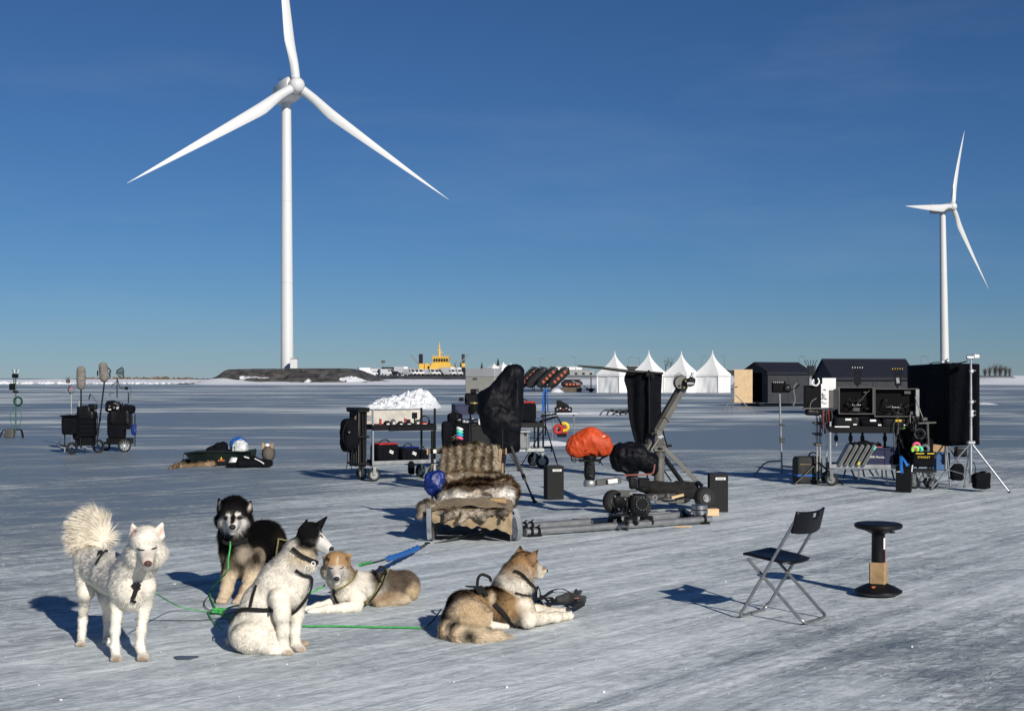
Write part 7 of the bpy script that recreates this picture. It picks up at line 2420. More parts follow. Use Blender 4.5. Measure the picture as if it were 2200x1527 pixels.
# ---------------------------------------------------------------- white table with machine, blue cable stand, far cables
d = 36.0
c = P(1210, 888, d)
T = thing('folding_table', 'white folding table far behind the hanging tape rolls', 'table', (c.x, c.y, 0), world=True)
m = MB(); m.box((c.x, c.y, .72), (.72, .55, .035), bev=.01); m.build('table_top', 'white_paint', T)
for sx in (-.28, .28):
    for sy in (-.2, .2):
        rod(T, (c.x + sx, c.y + sy, .71), (c.x + sx * 1.05, c.y + sy, 0), .012, 'dull_aluminium', 'leg', 6)
T = thing('control_console', 'black control console with sloped top on the white table', 'console', (c.x, c.y, .74))
m = MB(); m.box((0, 0, .08), (.46, .30, .14), bev=.02); m.build('console_base', 'black_plastic', T)
m = MB(); m.prism([(-.18, -.12, .15), (.15, -.12, .15), (.15, -.12, .2), (-.08, -.12, .33), (-.18, -.12, .33)], (0, .24, 0)); m.build('console_hood', 'black_metal', T)
for k in range(5):
    m = MB(); m.box((-.16 + .08 * k, -.155, .09 + .03 * (k % 2)), (.04, .02, .03)); m.build('switch', ('dull_aluminium', 'white_paper', 'red_fabric')[k % 3], T)
d = 26.0
q = P(1172, 1002, d); q.z = 0
T = thing('cable_stand', 'thin stand draped with blue cables behind the grip cart', 'light stand', tuple(q), world=True)
rod(T, q + Vector((0, 0, .55)), P(1171, 832, d), .014, 'black_metal')
for a in (60, 180, 300):
    g = math.radians(a); rod(T, q + Vector((0, 0, .75)), q + Vector((.45 * math.cos(g), .45 * math.sin(g), .01)), .011, 'black_metal', 'leg', 6)
R_ = random.Random(4)
for k in range(6):
    x = R_.uniform(1166, 1176); m = MB(); m.tube(curve_pts([P(1171, 834, d), P(x, 845, d - .05), P(x + R_.uniform(-2, 2), 865, d - .04), P(x + R_.uniform(-3, 3), 884, d - .02)], 5), .014, 5); m.build('blue_cable', mat('pale_blue', (.02, .12, .45), .6), T)
m = MB(); m.box(P(1171, 830, d), (.16, .05, .04), bev=.01); m.build('spigot_bar', 'black_metal', T)
T = thing('cable_heap', 'loose dark cables lying on the snow drift beyond the orange cover', 'cables', tuple(G(1320, 886)), world=True)
for k in range(7):
    x0 = 1290 + 9 * k
    m = MB(); m.tube(curve_pts([gz(x0 + R_.uniform(-8, 8), 884 + R_.uniform(-2, 2), .12), gz(x0 + 15, 881 + R_.uniform(-2, 3), .25), gz(x0 + 30, 884 + R_.uniform(-3, 3), .14), gz(x0 + 50, 886 + R_.uniform(-3, 3), .1)], 5), .028, 5); m.build('cable', 'dark_rope', T)

# ================================================================== RIGHT MONITOR CART
o2 = P(1784, 1043.5, 20.75); o2.z = 0
RZR = math.radians(-7)
def onR(x, y, z):
    return Matrix.Rotation(RZR, 3, 'Z') @ Vector((x, y, z)) + o2
VT = thing('monitor_cart', 'black video cart with two open backed monitors on the right', 'cart', o2, RZR)
cart_frame(VT, 1.22, .52, .28, .88, .99, .10)
m = MB(); m.box((.56, .0, .87), (1.10, .03, .11), bev=.008); m.build('drawer_front', 'black_fabric', VT)
m = MB(); m.cyl((1.02, -.03, .865), (1.02, -.02, .865), .03, n=16); m.build('badge', 'dark_grey_paint', VT)
m = MB(); m.box((1.09, -.028, .875), (.032, .006, .06), rot=Matrix.Rotation(.12, 3, 'Y')); m.build('tag', 'lime', VT)
for k in range(2):
    x0, x1 = (.13, .66) if k == 0 else (.665, 1.32)
    z0, z1 = (1.10, 1.52) if k == 0 else (1.06, 1.50)
    T = thing('monitor', 'open backed black monitor in a silver frame, %s of the pair on the cart' % ('left', 'right')[k], 'monitor', onR((x0 + x1) / 2, .12, z0), RZR, 'monitors on the cart')
    w_, h_ = x1 - x0, z1 - z0
    m = MB(); m.box((0, .06, h_ / 2), (w_ - .02, .05, h_ - .02)); m.build('rear_panel', 'screen', T)
    for nm, c, sz in (('frame_bar', (0, 0, h_ - .008), (w_, .16, .014)), ('frame_bar', (0, 0, .008), (w_, .16, .014)), ('frame_bar', (-w_ / 2 + .008, 0, h_ / 2), (.016, .16, h_ - .03)), ('frame_bar', (w_ / 2 - .010, 0, h_ / 2), (.02 + .03 * k, .16, h_ - .03))):
        m = MB(); m.box(c, sz); m.build(nm, 'dull_aluminium' if (k and c[0] > 0) else 'dark_grey_paint', T)
    R_ = random.Random(30 + k)
    for j in range(5):
        a = Vector((R_.uniform(-w_ * .4, w_ * .4), -.03, R_.uniform(h_ * .4, h_ * .9))); b = Vector((R_.uniform(-w_ * .3, w_ * .3), -.06, R_.uniform(.02, h_ * .4)))
        mm = (a + b) / 2 + Vector((R_.uniform(-.1, .1), -.04, -.06))
        m = MB(); m.tube(curve_pts([a, mm, b], 6), .0045, 5); m.build('cable', ('black_plastic', 'dark_rope', 'dark_grey_paint', 'black_metal')[j % 4], T)
    for j in range(8):
        m = MB(); m.box((R_.uniform(-w_ * .4, w_ * .4), .0, R_.uniform(.05, h_ * .9)), (R_.uniform(.03, .10), .05, R_.uniform(.02, .06)), bev=.004); m.build('connector', ('black_plastic', 'black_metal', 'dark_grey_paint', 'black_metal')[j % 4], T)
    for j in range(6):
        m = MB(); m.box((-.05 + .022 * j, -.05, h_ * .34), (.010, .01, .014)); m.build('plug', 'white_paper', T)
    T = thing('wireless_receiver', ('wireless receiver with white antenna tips above the left cart monitor', 'wireless receiver with yellow antenna tips above the right cart monitor')[k], 'receiver', onR((.42, 1.02)[k], .10, z1), RZR)
    m = MB(); m.cyl((0, 0, 0), (0, 0, .05), .015, n=8); m.build('stem', 'black_metal', T)
    m = MB(); m.box((0, 0, .13), (.10, .05, .18), rot=Matrix.Rotation((.0, -.12)[k], 3, 'Y'), bev=.008); m.build('receiver_body', 'black_plastic', T)
    if k: m = MB(); m.box((0, -.03, .12), (.045, .006, .085), rot=Matrix.Rotation(-.12, 3, 'Y')); m.build('label', 'dull_aluminium', T)
    for j in range(5):
        x = -.05 + .025 * j; a = (j - 2) * .2
        m = MB(); m.cyl((x, 0, .22), (x + math.sin(a) * .05, 0, .29), .006, n=6); an = m.build('antenna', 'black_plastic', T)
        m = MB(); m.cyl((x + math.sin(a) * .05, 0, .285), (x + math.sin(a) * .07, 0, .31), .0055, n=6); m.build('antenna_tip', ('white_paper', 'yellow')[k], an)
# equipment stacked under the monitors
for k, (x, w_, z, h_, lab) in enumerate(((.25, .40, .895, .17, 'flat black recorder case under the left cart monitor'), (.62, .34, .895, .15, 'dark rumpled bag in the middle of the cart top'), (1.0, .46, .895, .15, 'black recorder with yellow label under the right cart monitor'))):
    T = thing('recorder', lab, 'recorder', onR(x, .18, z), RZR)
    blob('body', (0, 0, h_ / 2), (w_ / 2, .17, h_ / 2), 'black_fabric' if k == 1 else 'black_plastic', T, .25 if k != 1 else .6, .006 if k != 1 else .02, 8)
    m = MB(); m.box((.02, -.178, h_ * .75), (.09, .006, .03)); m.build('label', 'yellow' if k == 2 else 'white_paper', T)
    m = MB(); m.box((.12, -.178, h_ * .3), (.05, .006, .02)); m.build('label', 'white_paper', T)
T = thing('cable_mass', 'dense black mass of cables and small gear filling the cart top', 'cables', onR(.7, .22, .95), RZR)
for k in range(5):
    blob('gear_lump', (-.5 + .25 * k, .05, .08), (.16, .10, .12), 'black_metal', T, .5, .05, 12, seed=k)
o = MB().box(onR(.17, .02, .912), (.22, .16, .018), rz=RZR).build('papers', 'white_paper', None, loc=tuple(onR(.17, .02, .90))); tag(o, 'stack of white papers at the left edge of the cart top', 'papers')
# grey panels and blue crate on the lower shelf
for k in range(5):
    c = onR(.13 + .088 * k, .13, .31)
    T = thing('grey_case', 'flat grey panel leaning on the lower cart shelf, %s from the left' % ('first', 'second', 'third', 'fourth', 'fifth')[k], 'panel', c, RZR, 'leaning grey panels')
    Rk = Matrix.Rotation(.50, 3, 'Y')
    m = MB(); m.box(Rk @ Vector((0, 0, .19)), (.05, .40, .36), rot=Rk, bev=.006); m.build('panel_body', 'grey_plastic', T)
    m = MB(); m.box(Rk @ Vector((0, -.203, .19)), (.016, .006, .33), rot=Rk); m.build('edge_seam', 'dark_grey_paint', T)
    if k == 4:
        m = MB(); m.box(Rk @ Vector((.02, -.204, .33)), (.03, .006, .06), rot=Rk); m.build('green_mark', 'mint', T)
    if k == 3:
        m = MB(); m.box(Rk @ Vector((0, -.205, .05)), (.03, .006, .05), rot=Rk); m.build('yellow_tape', 'yellow', T)
c = onR(.73, .20, .30)
T = gear_thing('storage_crate', 'dark blue rental crate on the lower shelf of the monitor cart', 'crate', c, [('b', 'front_wall', (0, -.2, .15), (.42, .02, .29), 'blue_crate'), ('b', 'rear_wall', (0, .2, .15), (.42, .02, .29), 'blue_crate'), ('b', 'side_wall', (-.2, 0, .15), (.02, .4, .29), 'blue_crate'), ('b', 'side_wall', (.2, 0, .15), (.02, .4, .29), 'blue_crate'), ('b', 'floor', (0, 0, .01), (.4, .4, .02), 'blue_crate'), ('b', 'rim', (0, -.212, .28), (.44, .02, .03), 'blue_crate'), ('b', 'rib', (.09, -.213, .15), (.02, .012, .24), 'blue_crate'), ('b', 'rib', (-.17, -.213, .15), (.02, .012, .24), 'blue_crate'), ('b', 'inner_label', (-.04, -.13, .295), (.2, .03, .02), 'pink')], RZR)
text_obj(T, 'lettering', 'ARRI Rental', (-.04, -.2125, .15), .052, 'white_paper')
o = MB().box(onR(1.12, .35, .46), (.34, .02, .26), rz=RZR).build('blue_board', mat('mid_blue', (.03, .10, .25), .6), None, loc=tuple(onR(1.12, .35, .33))); tag(o, 'blue board standing behind the crate on the lower cart shelf', 'board')
T = thing('black_cloth', 'black cloth and cables spilling over the grey panels on the cart', 'cloth', onR(.55, .25, .62), RZR)
blob('cloth_pile', (0, 0, .0), (.26, .12, .06), 'black_fabric', T, .8, .03, 7)
m = MB(); m.tube(curve_pts([(.2, -.1, .05), (.1, -.12, .0), (.0, -.12, -.02)], 5), .01, 5); m.build('cable', 'black_plastic', T)
for x, lab in ((.12, 'left'), (.34, 'inner left'), (.52, 'middle'), (.86, 'right')):
    T = thing('mount_arm', 'dark mounting arm hanging under the cart top, %s one' % lab, 'arm', onR(x, .3, .60), RZR, 'mounting arms under the cart')
    rod(T, (0, 0, 0), (0, 0, .26), .02, 'black_metal' if x > .2 else 'dull_aluminium', 'arm_tube'); m = MB(); m.box((0, 0, .12), (.06, .06, .08), bev=.01); m.build('arm_clamp', 'black_metal', T)
rod(VT, (1.0, .1, .82), (1.16, -.12, .50), .02, 'black_metal', 'boom_rod')
R_ = random.Random(91)
for k in range(11):
    x = .25 + .085 * k + R_.uniform(-.02, .02); a = R_.uniform(-.5, .5)
    m = MB(); m.bar((x, .05, .25), (x + a * .12, -.02, .25 - R_.uniform(.07, .16)), .022, .014); m.build('hanging_clamp', ('black_metal', 'black_plastic', 'dark_grey_paint')[k % 3], VT)
for k in range(12):
    x, z = R_.uniform(.95, 1.32), R_.uniform(.98, 1.12)
    m = MB(); m.tube(curve_pts([(x, -.03, z), (x + R_.uniform(-.06, .06), -.07, z - .15), (x + R_.uniform(-.05, .09), -.06, z - R_.uniform(.25, .5)), (x + R_.uniform(-.02, .08), -.04, z - .1)], 5), .008, 5); m.build('hanging_cable', ('black_plastic', 'dark_rope', 'dark_grey_paint')[k % 3], VT)
for k, (x, y, z, r) in enumerate(((1.06, .16, .38, (.11, .14, .10)), (1.26, .2, .98, (.10, .10, .12)), (.05, .2, 1.0, (.10, .12, .12)), (.62, .2, 1.03, (.30, .10, .07)))):
    blob('packed_bag', (x, y, z), r, 'black_fabric', VT, .5, .03, 9, seed=k + 3)
# jacket hanging at the right end
c = onR(1.10, .02, .52)
T = thing('hanging_jacket', 'black jacket hanging from the right end of the monitor cart', 'jacket', c, RZR)
blob('jacket_body', (0, 0, .12), (.12, .07, .25), 'black_fabric', T, .55, .03, 7); blob('sleeve', (-.06, -.03, .26), (.07, .06, .09), 'black_fabric', T, .6, .02, 9)
# black box with white handles
g = G(1947, 1058); 
T = thing('battery_case', 'tall black case with white handles in front of the monitor cart', 'case', g + Vector((0, .12, 0)), math.radians(-20))
m = MB(); m.box((0, 0, .18), (.215, .215, .36), bev=.008); bx_ = m.build('case_body', 'black_plastic', T)
m = MB(); m.box((0, 0, .372), (.225, .225, .02)); m.build('lid', 'black_metal', T)
m = MB(); m.tube([(-.10, -.12, .30), (-.03, -.125, .30), (-.03, -.125, .36)], .008, 6); m.cyl((-.03, -.13, .31), (-.03, -.12, .31), .018, n=10); m.build('white_handle', 'white_paper', T)
m = MB(); m.tube([(.115, -.09, .30), (.12, -.05, .38), (.12, .05, .39)], .008, 6); m.build('white_handle', 'white_paper', T)
c = onR(1.16, -.02, .42)
T = thing('blue_straps', 'two bright blue straps hanging above the tall black case', 'strap', tuple(P(1945, 1000, 19.6)), world=True)
m = MB(); m.tube(curve_pts([P(1936, 980, 19.7), P(1936, 1000, 19.5), P(1938, 1016, 19.4)], 5), .022, 6, flat=.3); m.build('strap', 'blue_strap', T)
m = MB(); m.tube(curve_pts([P(1936, 980, 19.7), P(1944, 990, 19.6), P(1950, 1001, 19.55)], 5), .022, 6, flat=.3); m.build('strap', 'blue_strap', T)
# tool bag
c = P(1981, 1014, 20.3)
T = thing('tool_bag', 'black open tool bag with yellow lettering right of the monitor cart', 'bag', (c.x, c.y, 0), math.radians(-4))
m = MB(); m.box((0, 0, .45), (.32, .24, .24), bev=.02); b_ = m.build('bag_body', 'black_fabric', T)
m = MB(); m.box((-.06, -.125, .53), (.12, .006, .014)); m.box((.10, -.125, .53), (.10, .006, .014)); m.build('yellow_trim', 'yellow', b_)
text_obj(b_, 'lettering', 'STANLEY', (0.0, -.123, .475), .045, 'yellow')
m = MB(); m.box((0, 0, .27), (.36, .30, .04)); m.build('trolley_deck', 'black_metal', T)
for sx in (-.13, .13):
    for sy in (-.1, .1): caster(T, (sx, sy, .085), .085, .05, .4, .22)
for k in range(6):
    m = MB(); m.tube(curve_pts([(-.12 + .05 * k, -.10, .25), (-.10 + .05 * k, -.14, .15), (-.14 + .06 * k, -.12, .12)], 4), .008, 5); m.build('cable', 'dull_aluminium' if k % 2 else 'black_plastic', T)
for k, (dx, dz, r, m1, lab) in enumerate(((-.11, .64, .045, 'pink', 'pink tape roll in the tool bag'), (-.13, .59, .04, 'lime', 'lime tape roll in the tool bag'), (-.07, .59, .04, 'mint', 'mint tape roll in the tool bag'), (.02, .60, .05, 'grey_plastic', 'grey tape roll in the tool bag'))):
    cc = Vector((c.x + dx, c.y - .08, dz)); o = MB().torus(cc, r, .022, (.2 * k, 1, .2), 18, 8).build('tape_roll', m1, None, loc=tuple(cc)); tag(o, lab, 'tape roll', 'tape rolls in the tool bag')
T = thing('gear_pole', 'grey pole rack with headphones and cables behind the tool bag', 'rack', (c.x, c.y, 0), world=True)
rod(T, Vector((c.x + .12, c.y + .05, .30)), P(1992, 905, 20.4), .022, 'dark_grey_paint', 'pole')
rod(T, Vector((c.x - .05, c.y + .05, .30)), P(1972, 900, 20.4), .014, 'black_metal', 'pole')
for k, (px, py, r) in enumerate(((1970, 918, .07), (1976, 932, .075), (1982, 945, .065), (1974, 950, .05))):
    m = MB(); m.torus(P(px, py, 20.3), r, .014, (.2, 1, .1 * k), 20, 6); m.build('cable_coil', ('black_plastic', 'dark_rope', 'black_metal')[k % 3], T)
m = MB(); m.box(P(1990, 908, 20.2), (.26, .12, .02), rot=Matrix.Rotation(-.05, 3, 'Y')); m.box(P(1985, 900, 20.2), (.08, .1, .05), bev=.01); m.build('tray', 'dark_grey_paint', T)
blob('pouch', P(1970, 945, 20.4), (.10, .07, .14), 'black_fabric', T, .5, .02, 9)
blob('pouch', P(1990, 960, 20.5), (.09, .07, .13), 'black_fabric', T, .5, .02, 9, seed=3)
m = MB(); m.bar(P(1966, 853, 20.6), P(1985, 905, 20.4), .012); m.build('stay_wire', 'dull_aluminium', T)
# left tall unit of the cart: side monitor, white cards, antenna box on a double stand
q = P(1758, 1036, 21.1); q.z = 0
T = thing('receiver_stand', 'double pole steel stand with antenna box left of the monitor cart', 'light stand', tuple(q), world=True)
for dx in (-.022, .028):
    rod(T, q + Vector((dx, 0, .06)), q + Vector((dx, 0, 1.45)), .016, 'dull_aluminium', 'pole', 10)
for z in (.62, .78, .95):
    m = MB(); m.box(q + Vector((0, 0, z)), (.12, .05, .05), bev=.01); m.cyl(q + Vector((-.10, -.02, z + .02)), q + Vector((-.05, -.02, z)), .014, n=8); m.build('clamp', 'dark_grey_paint', T)
for a in (80, 200, 320):
    g = math.radians(a); rod(T, q + Vector((0, 0, .35)), q + Vector((.42 * math.cos(g), .42 * math.sin(g), .012)), .014, 'black_metal', 'leg')
m = MB(); m.box(P(1746, 853, 20.9), (.27, .10, .36), bev=.01); m.build('side_monitor', 'screen', T)
m = MB(); m.box(P(1746, 877, 20.85), (.29, .14, .02)); m.build('monitor_shelf', 'dark_grey_paint', T)
m = MB(); m.box(P(1742, 796, 20.9), (.11, .07, .15), bev=.01); ab = m.build('antenna_box', 'black_plastic', T)
for k in range(5):
    a = (k - 2) * .28
    p = P(1735 + 3.4 * k, 787, 20.9); m = MB(); m.cyl(p, p + Vector((math.sin(a) * .09, 0, .10)), .005, n=6); m.build('antenna', 'black_plastic', ab)
rod(T, P(1752, 783, 20.95), P(1752, 830, 20.95), .005, 'black_metal', 'aerial', 6)
m = MB(); m.tube(curve_pts([P(1748, 815, 20.85), P(1744, 824, 20.8), P(1754, 828, 20.8), P(1760, 820, 20.85), P(1757, 812, 20.85)], 5), .012, 6); m.build('coiled_cable', 'white_paper', T)
m = MB(); m.box(P(1781, 825, 21.0), (.21, .02, .19)); m.build('white_card', 'white_paper', T)
m = MB(); m.box(P(1771.5, 850, 20.85), (.115, .05, .37)); pc = m.build('call_sheet_case', 'white_paper', T)
R_ = random.Random(12)
m = MB()
for k in range(26):
    m.box(P(1767 + R_.uniform(0, 10), 836 + R_.uniform(0, 32), 20.815), (R_.uniform(.01, .035), .004, R_.uniform(.004, .012)))
o = m.build('scribbles', 'dark_grey_paint', pc); o['kind'] = 'stuff'
m = MB(); m.box(P(1784, 858, 20.9), (.10, .06, .28), bev=.01); dp = m.build('grey_pack', 'dark_grey_paint', T)
for k in range(8):
    x = 1764 + 3.2 * k; m = MB(); m.tube(curve_pts([P(x, 880, 20.85), P(x + R_.uniform(-3, 3), 900, 20.82), P(x + R_.uniform(-4, 4), 925 + R_.uniform(-8, 8), 20.85)], 5), .010, 5); m.build('hanging_cable', ('black_plastic', 'dark_rope', 'red_rope')[k % 3], T)
m = MB(); m.tube(curve_pts([P(1754, 855, 20.8), P(1742, 865, 20.78), P(1740, 885, 20.8)], 5), .006, 5); m.build('loose_wire', 'grey_plastic', T)
blob('control_pod', P(1745, 885, 20.9), (.12, .08, .06), 'black_metal', T, .5, .02, 12)
# trunk with blue strap
g = G(1740, 1040)
T = thing('carry_case', 'black soft case with blue strap standing left of the monitor cart', 'case', g + Vector((0, .18, 0)), math.radians(4))
mat('case_charcoal', (.02, .02, .02), .8, var=.3, vscale=12, bump=.3)
blob('case_body', (0, 0, .215), (.205, .16, .215), 'case_charcoal', T, .22, .005, 9)
m = MB(); m.box((0, 0, .135), (.418, .332, .03), bev=.008); m.build('blue_band', 'blue_strap', T)
m = MB(); m.box((-.08, -.165, .31), (.17, .004, .006)); m.build('zip', 'wood', T)
m = MB(); m.tube(curve_pts([(.02, 0, .42), (.05, 0, .48), (.13, 0, .48), (.16, 0, .42)], 5), .012, 6); m.build('top_handle', 'black_plastic', T)
# C-stand with small monitor
d = 23.0
q = P(1680, 1022, d); q.z = 0
T = thing('c_stand', 'steel C stand with a small black monitor between cabin and cart', 'light stand', tuple(q), world=True)
rod(T, q + Vector((0, 0, .08)), P(1675, 846, d), .016, 'dull_aluminium', 'pole', 10)
for py in (912, 942, 948):
    m = MB(); c = P(1678, py, d); m.box(c, (.05, .05, .05), bev=.01); m.cyl(c, c + Vector((.06, -.03, -.01)), .012, n=6); m.build('knob', 'dark_grey_paint', T)
for pts in ([q + Vector((0, 0, .25)), q + Vector((-.26, -.10, .24)), q + Vector((-.34, -.14, .20)), q + Vector((-.52, -.22, .01))], [q + Vector((0, 0, .16)), q + Vector((.16, -.14, .15)), q + Vector((.20, -.16, .12)), q + Vector((.26, -.24, .01))], [q + Vector((0, 0, .2)), q + Vector((.05, .25, .19)), q + Vector((.08, .45, .01))]):
    m = MB(); m.tube(pts, .014, 8); m.build('turtle_leg', 'dull_aluminium', T)
m = MB(); m.box(P(1673, 831, d), (.24, .09, .19), bev=.02); mo = m.build('small_monitor', 'screen', T)
for k in range(6):
    m = MB(); m.box(P(1662 + 4 * k, 821, d - .05), (.014, .01, .012)); m.build('button', 'white_paper', mo)
blob('monitor_hood', P(1690, 835, d), (.07, .08, .07), 'black_plastic', T, .6, .01, 9)
m = MB(); m.tube(curve_pts([P(1712, 822, d), P(1705, 835, d), P(1708, 858, d), P(1704, 872, d)], 5), .012, 6); m.build('cable', 'grey_plastic', T)
m = MB(); m.tube([P(1696, 838, d), P(1708, 834, d), P(1718, 826, d)], .012, 6); m.build('side_arm', 'black_metal', T)

# ---------------------------------------------------------------- big black flags and combo stand
T = thing('floppy_flag', 'large black cloth floppy screen standing right of the monitors', 'flag screen', tuple(P(2037, 1030, 20.6)), world=True)
def panel(nm, a, b, c, d_):
    m = MB(); n_ = ((Vector(b) - Vector(a)).cross(Vector(d_) - Vector(a))).normalized() * .012
    rows = []
    for j in range(13):
        row = []
        for i in range(13):
            p = Vector(a).lerp(Vector(b), i / 12).lerp(Vector(d_).lerp(Vector(c), i / 12), j / 12)
            row.append(p + n_ * (.8 * math.sin(i * 1.1 + j * .3) * math.sin(PI * i / 12)))
        rows.append(row)
    o = m.grid(rows).build(nm, 'black_fabric', T, angle=180)
    md = o.modifiers.new('t', 'SOLIDIFY'); md.thickness = .02
    m = MB(); m.tube([Vector(a), Vector(b)], .011, 6); m.tube([Vector(b), Vector(c)], .011, 6); m.build('panel_frame', 'black_metal', o)
panel('flag_panel', P(2037, 781, 20.3), P(2103, 783, 20.0), P(2103, 955, 20.0), P(2037, 958, 20.3))
panel('flag_panel', P(1952, 786, 21.9), P(2036, 781, 20.33), P(2036, 958, 20.33), P(1952, 945, 21.9))
m = MB(); m.box(P(2030, 777, 20.4), (.12, .06, .05), bev=.01); m.cyl(P(2034, 776, 20.35), P(2038, 774, 20.35), .03, n=10); m.build('grip_head', 'aluminium', T)
m = MB(); m.tube(curve_pts([P(1996, 783, 20.8), P(2005, 779, 20.7), P(2025, 778, 20.4)], 5), .008, 6); m.build('hanger_rod', 'black_metal', T)
q = P(2086, 1040, 19.8); q.z = 0
T = thing('combo_stand', 'tall steel combo stand with spread legs at the right edge', 'light stand', tuple(q), world=True)
rod(T, q + Vector((0, 0, .12)), q + Vector((0, 0, .95)), .022, 'aluminium', 'lower_tube', 12)
rod(T, q + Vector((0, 0, .95)), q + Vector((.0, 0, 1.55)), .018, 'aluminium', 'middle_tube', 12)
rod(T, q + Vector((.0, 0, 1.55)), P(2086, 772, 19.8), .015, 'aluminium', 'upper_tube', 12)
for py in (797, 863, 884, 892):
    m = MB(); c = P(2087, py, 19.8); m.box(c, (.055, .055, .06), bev=.01); m.cyl(c, c + Vector((.06, -.02, .01)), .012, n=6); m.build('collar', 'aluminium', T)
hb = P(2086, 950, 19.8)
m = MB(); m.box(hb, (.11, .09, .05), bev=.01); m.build('leg_hub', 'aluminium', T)
for foot in (G(2000, 1052), G(2168, 1058), P(2072, 1046, 20.5)):
    foot = Vector((foot.x, foot.y, .012)); lg = MB().cyl(hb + (foot - hb) * .04, foot, .014, n=10).build('leg', 'aluminium', T)
    m = MB(); m.ell(foot, (.022, .022, .015), 8, 6); m.build('rubber_foot', 'rubber', lg)
    k_ = hb.lerp(foot, .58); m = MB(); m.bar(k_, q + Vector((0, 0, .22)), .022, .008); m.build('leg_brace', 'aluminium', lg)
m = MB(); c = P(2086, 768, 19.8); m.cyl(c + Vector((-.06, 0, 0)), c + Vector((.03, 0, .0)), .035, n=16); m.box(c + Vector((.08, 0, .02)), (.09, .06, .07), bev=.01); m.cyl(c + Vector((.02, -.03, .03)), c + Vector((.05, -.03, .07)), .012, n=8); m.build('grip_head', 'aluminium', T)
m = MB(); m.tube(curve_pts([P(2078, 776, 19.8), P(2060, 780, 20.0), P(2046, 780, 20.2)], 5), .009, 6); m.build('grip_arm', 'black_metal', T)
c = P(2108, 1033, 19.7)
T = thing('sandbag', 'black sandbag hanging on the leg of the right combo stand', 'sandbag', (c.x, c.y, 0), .2)
blob('bag_half', (-.03, 0, .15), (.10, .08, .12), 'black_fabric', T, .4, .02, 9); blob('bag_half', (.07, .02, .17), (.08, .08, .12), 'black_fabric', T, .4, .02, 9, seed=5)
m = MB(); m.tube(curve_pts([(-.1, 0, .24), (0, -.02, .30), (.11, 0, .28)], 5), .016, 6, flat=.4); m.build('strap', 'webbing', T)
# second stand with cables between cart and flag
q = P(2032, 1045, 20.9); q.z = 0
T = thing('flag_support_stand', 'short steel stand with sandbag holding the flag behind the tool bag', 'light stand', tuple(q), world=True)
rod(T, q + Vector((0, 0, .2)), q + Vector((0, 0, .75)), .02, 'dull_aluminium', 'pole', 10)
m = MB(); m.box(q + Vector((0, 0, .72)), (.08, .08, .08), bev=.01); m.build('collar', 'dull_aluminium', T)
for a in (-100, 20, 140):
    g = math.radians(a); rod(T, q + Vector((0, 0, .68)), q + Vector((.46 * math.cos(g), .46 * math.sin(g), .012)), .013, 'dull_aluminium', 'leg')
m = MB()
m.tube(curve_pts([q + Vector((.1, -.05, .5)), q + Vector((.3, -.1, .45)), q + Vector((.42, -.1, .3)), q + Vector((.38, -.1, .15)), q + Vector((.2, -.1, .2))], 6), .006, 5); m.build('cable_loop', 'black_plastic', T)
blob('sandbag_saddle', q + Vector((.15, -.05, .20)), (.11, .08, .13), 'black_fabric', T, .5, .02, 8)
blob('black_box', q + Vector((.22, -.02, .52)), (.09, .06, .08), 'black_plastic', T, .3, .004, 8)
o = MB().box(P(2015, 957, 21.3), (.22, .04, .24), rot=Matrix.Rotation(.5, 3, 'Y')).build('cardboard_sheet', 'cardboard', None, loc=tuple(P(2015, 957, 21.3))); tag(o, 'brown cardboard sheet leaning behind the pole rack', 'cardboard')
o = MB().box(P(2018, 990, 21.2), (.28, .2, .28), bev=.01).build('blue_box', 'mid_blue', None, loc=tuple(P(2018, 1010, 21.2))); tag(o, 'blue box on the ice between the tool bag and the flag', 'box')

# ================================================================== SOUND CARTS AT THE LEFT
def Z9(x, y): return x / 6.3625, 760 + y / 6.3625
def S9(x, y, d): return P(*Z9(x, y), d)
d = 29.7
q = S9(1130, 1350, d); q.z = 0
T = thing('sound_cart', 'black sound cart with spoked wheels and hanging bags, left one', 'sound cart', tuple(q), world=True, group='sound carts on the ice')
for zx, zy, dd, r in ((985, 1240, 29.4, .135), (1345, 1210, 30.0, .150)):
    c = S9(zx, zy, dd); c.z = r
    wheel(T, c, r, .05, (.75, -.66, 0), 'black_metal', spokes=5, thick=.03)
blob('hanging_bag', S9(960, 970, d - .15), (.17, .13, .22), 'black_fabric', T, .3, .015, 6)
m = MB(); m.box(S9(955, 845, d - .2), (.35, .28, .03), bev=.01); m.build('bag_flap', 'black_fabric', T)
blob('hanging_bag', S9(1200, 985, d), (.17, .14, .24), 'black_fabric', T, .3, .015, 6, seed=2)
for k in range(4):
    m = MB(); m.box(S9(1200, 890 + 60 * k, d - .15), (.30, .02, .02), bev=.004); m.build('bag_rib', 'black_nylon', T)
m = MB(); m.box(S9(1170, 1180, d + .1), (.36, .34, .22), bev=.01); m.build('lower_box', 'black_plastic', T)
blob('centre_bag', S9(1085, 1000, d), (.12, .13, .28), 'black_fabric', T, .35, .015, 6, seed=9); blob('top_case', S9(1190, 835, d), (.20, .15, .09), 'black_plastic', T, .3, .015, 9, seed=4)
blob('mixer', S9(1170, 760, d), (.16, .14, .08), 'black_plastic', T, .35, .02, 10)
blob('monitor', S9(1270, 725, d - .05), (.09, .08, .065), 'black_plastic', T, .3, .005, 10)
for zx in (885, 1100, 1330):
    rod(T, S9(zx, 1270, d - .1), S9(zx, 1090 if zx < 900 else 850, d - .1), .014, 'black_metal', 'frame_tube')
rod(T, S9(820, 1240, d - .3), S9(900, 1270, d - .3), .018, 'black_metal', 'foot_bar')
rod(T, S9(885, 1270, d - .3), S9(885, 1340, d - .3), .012, 'dull_aluminium', 'foot_leg')
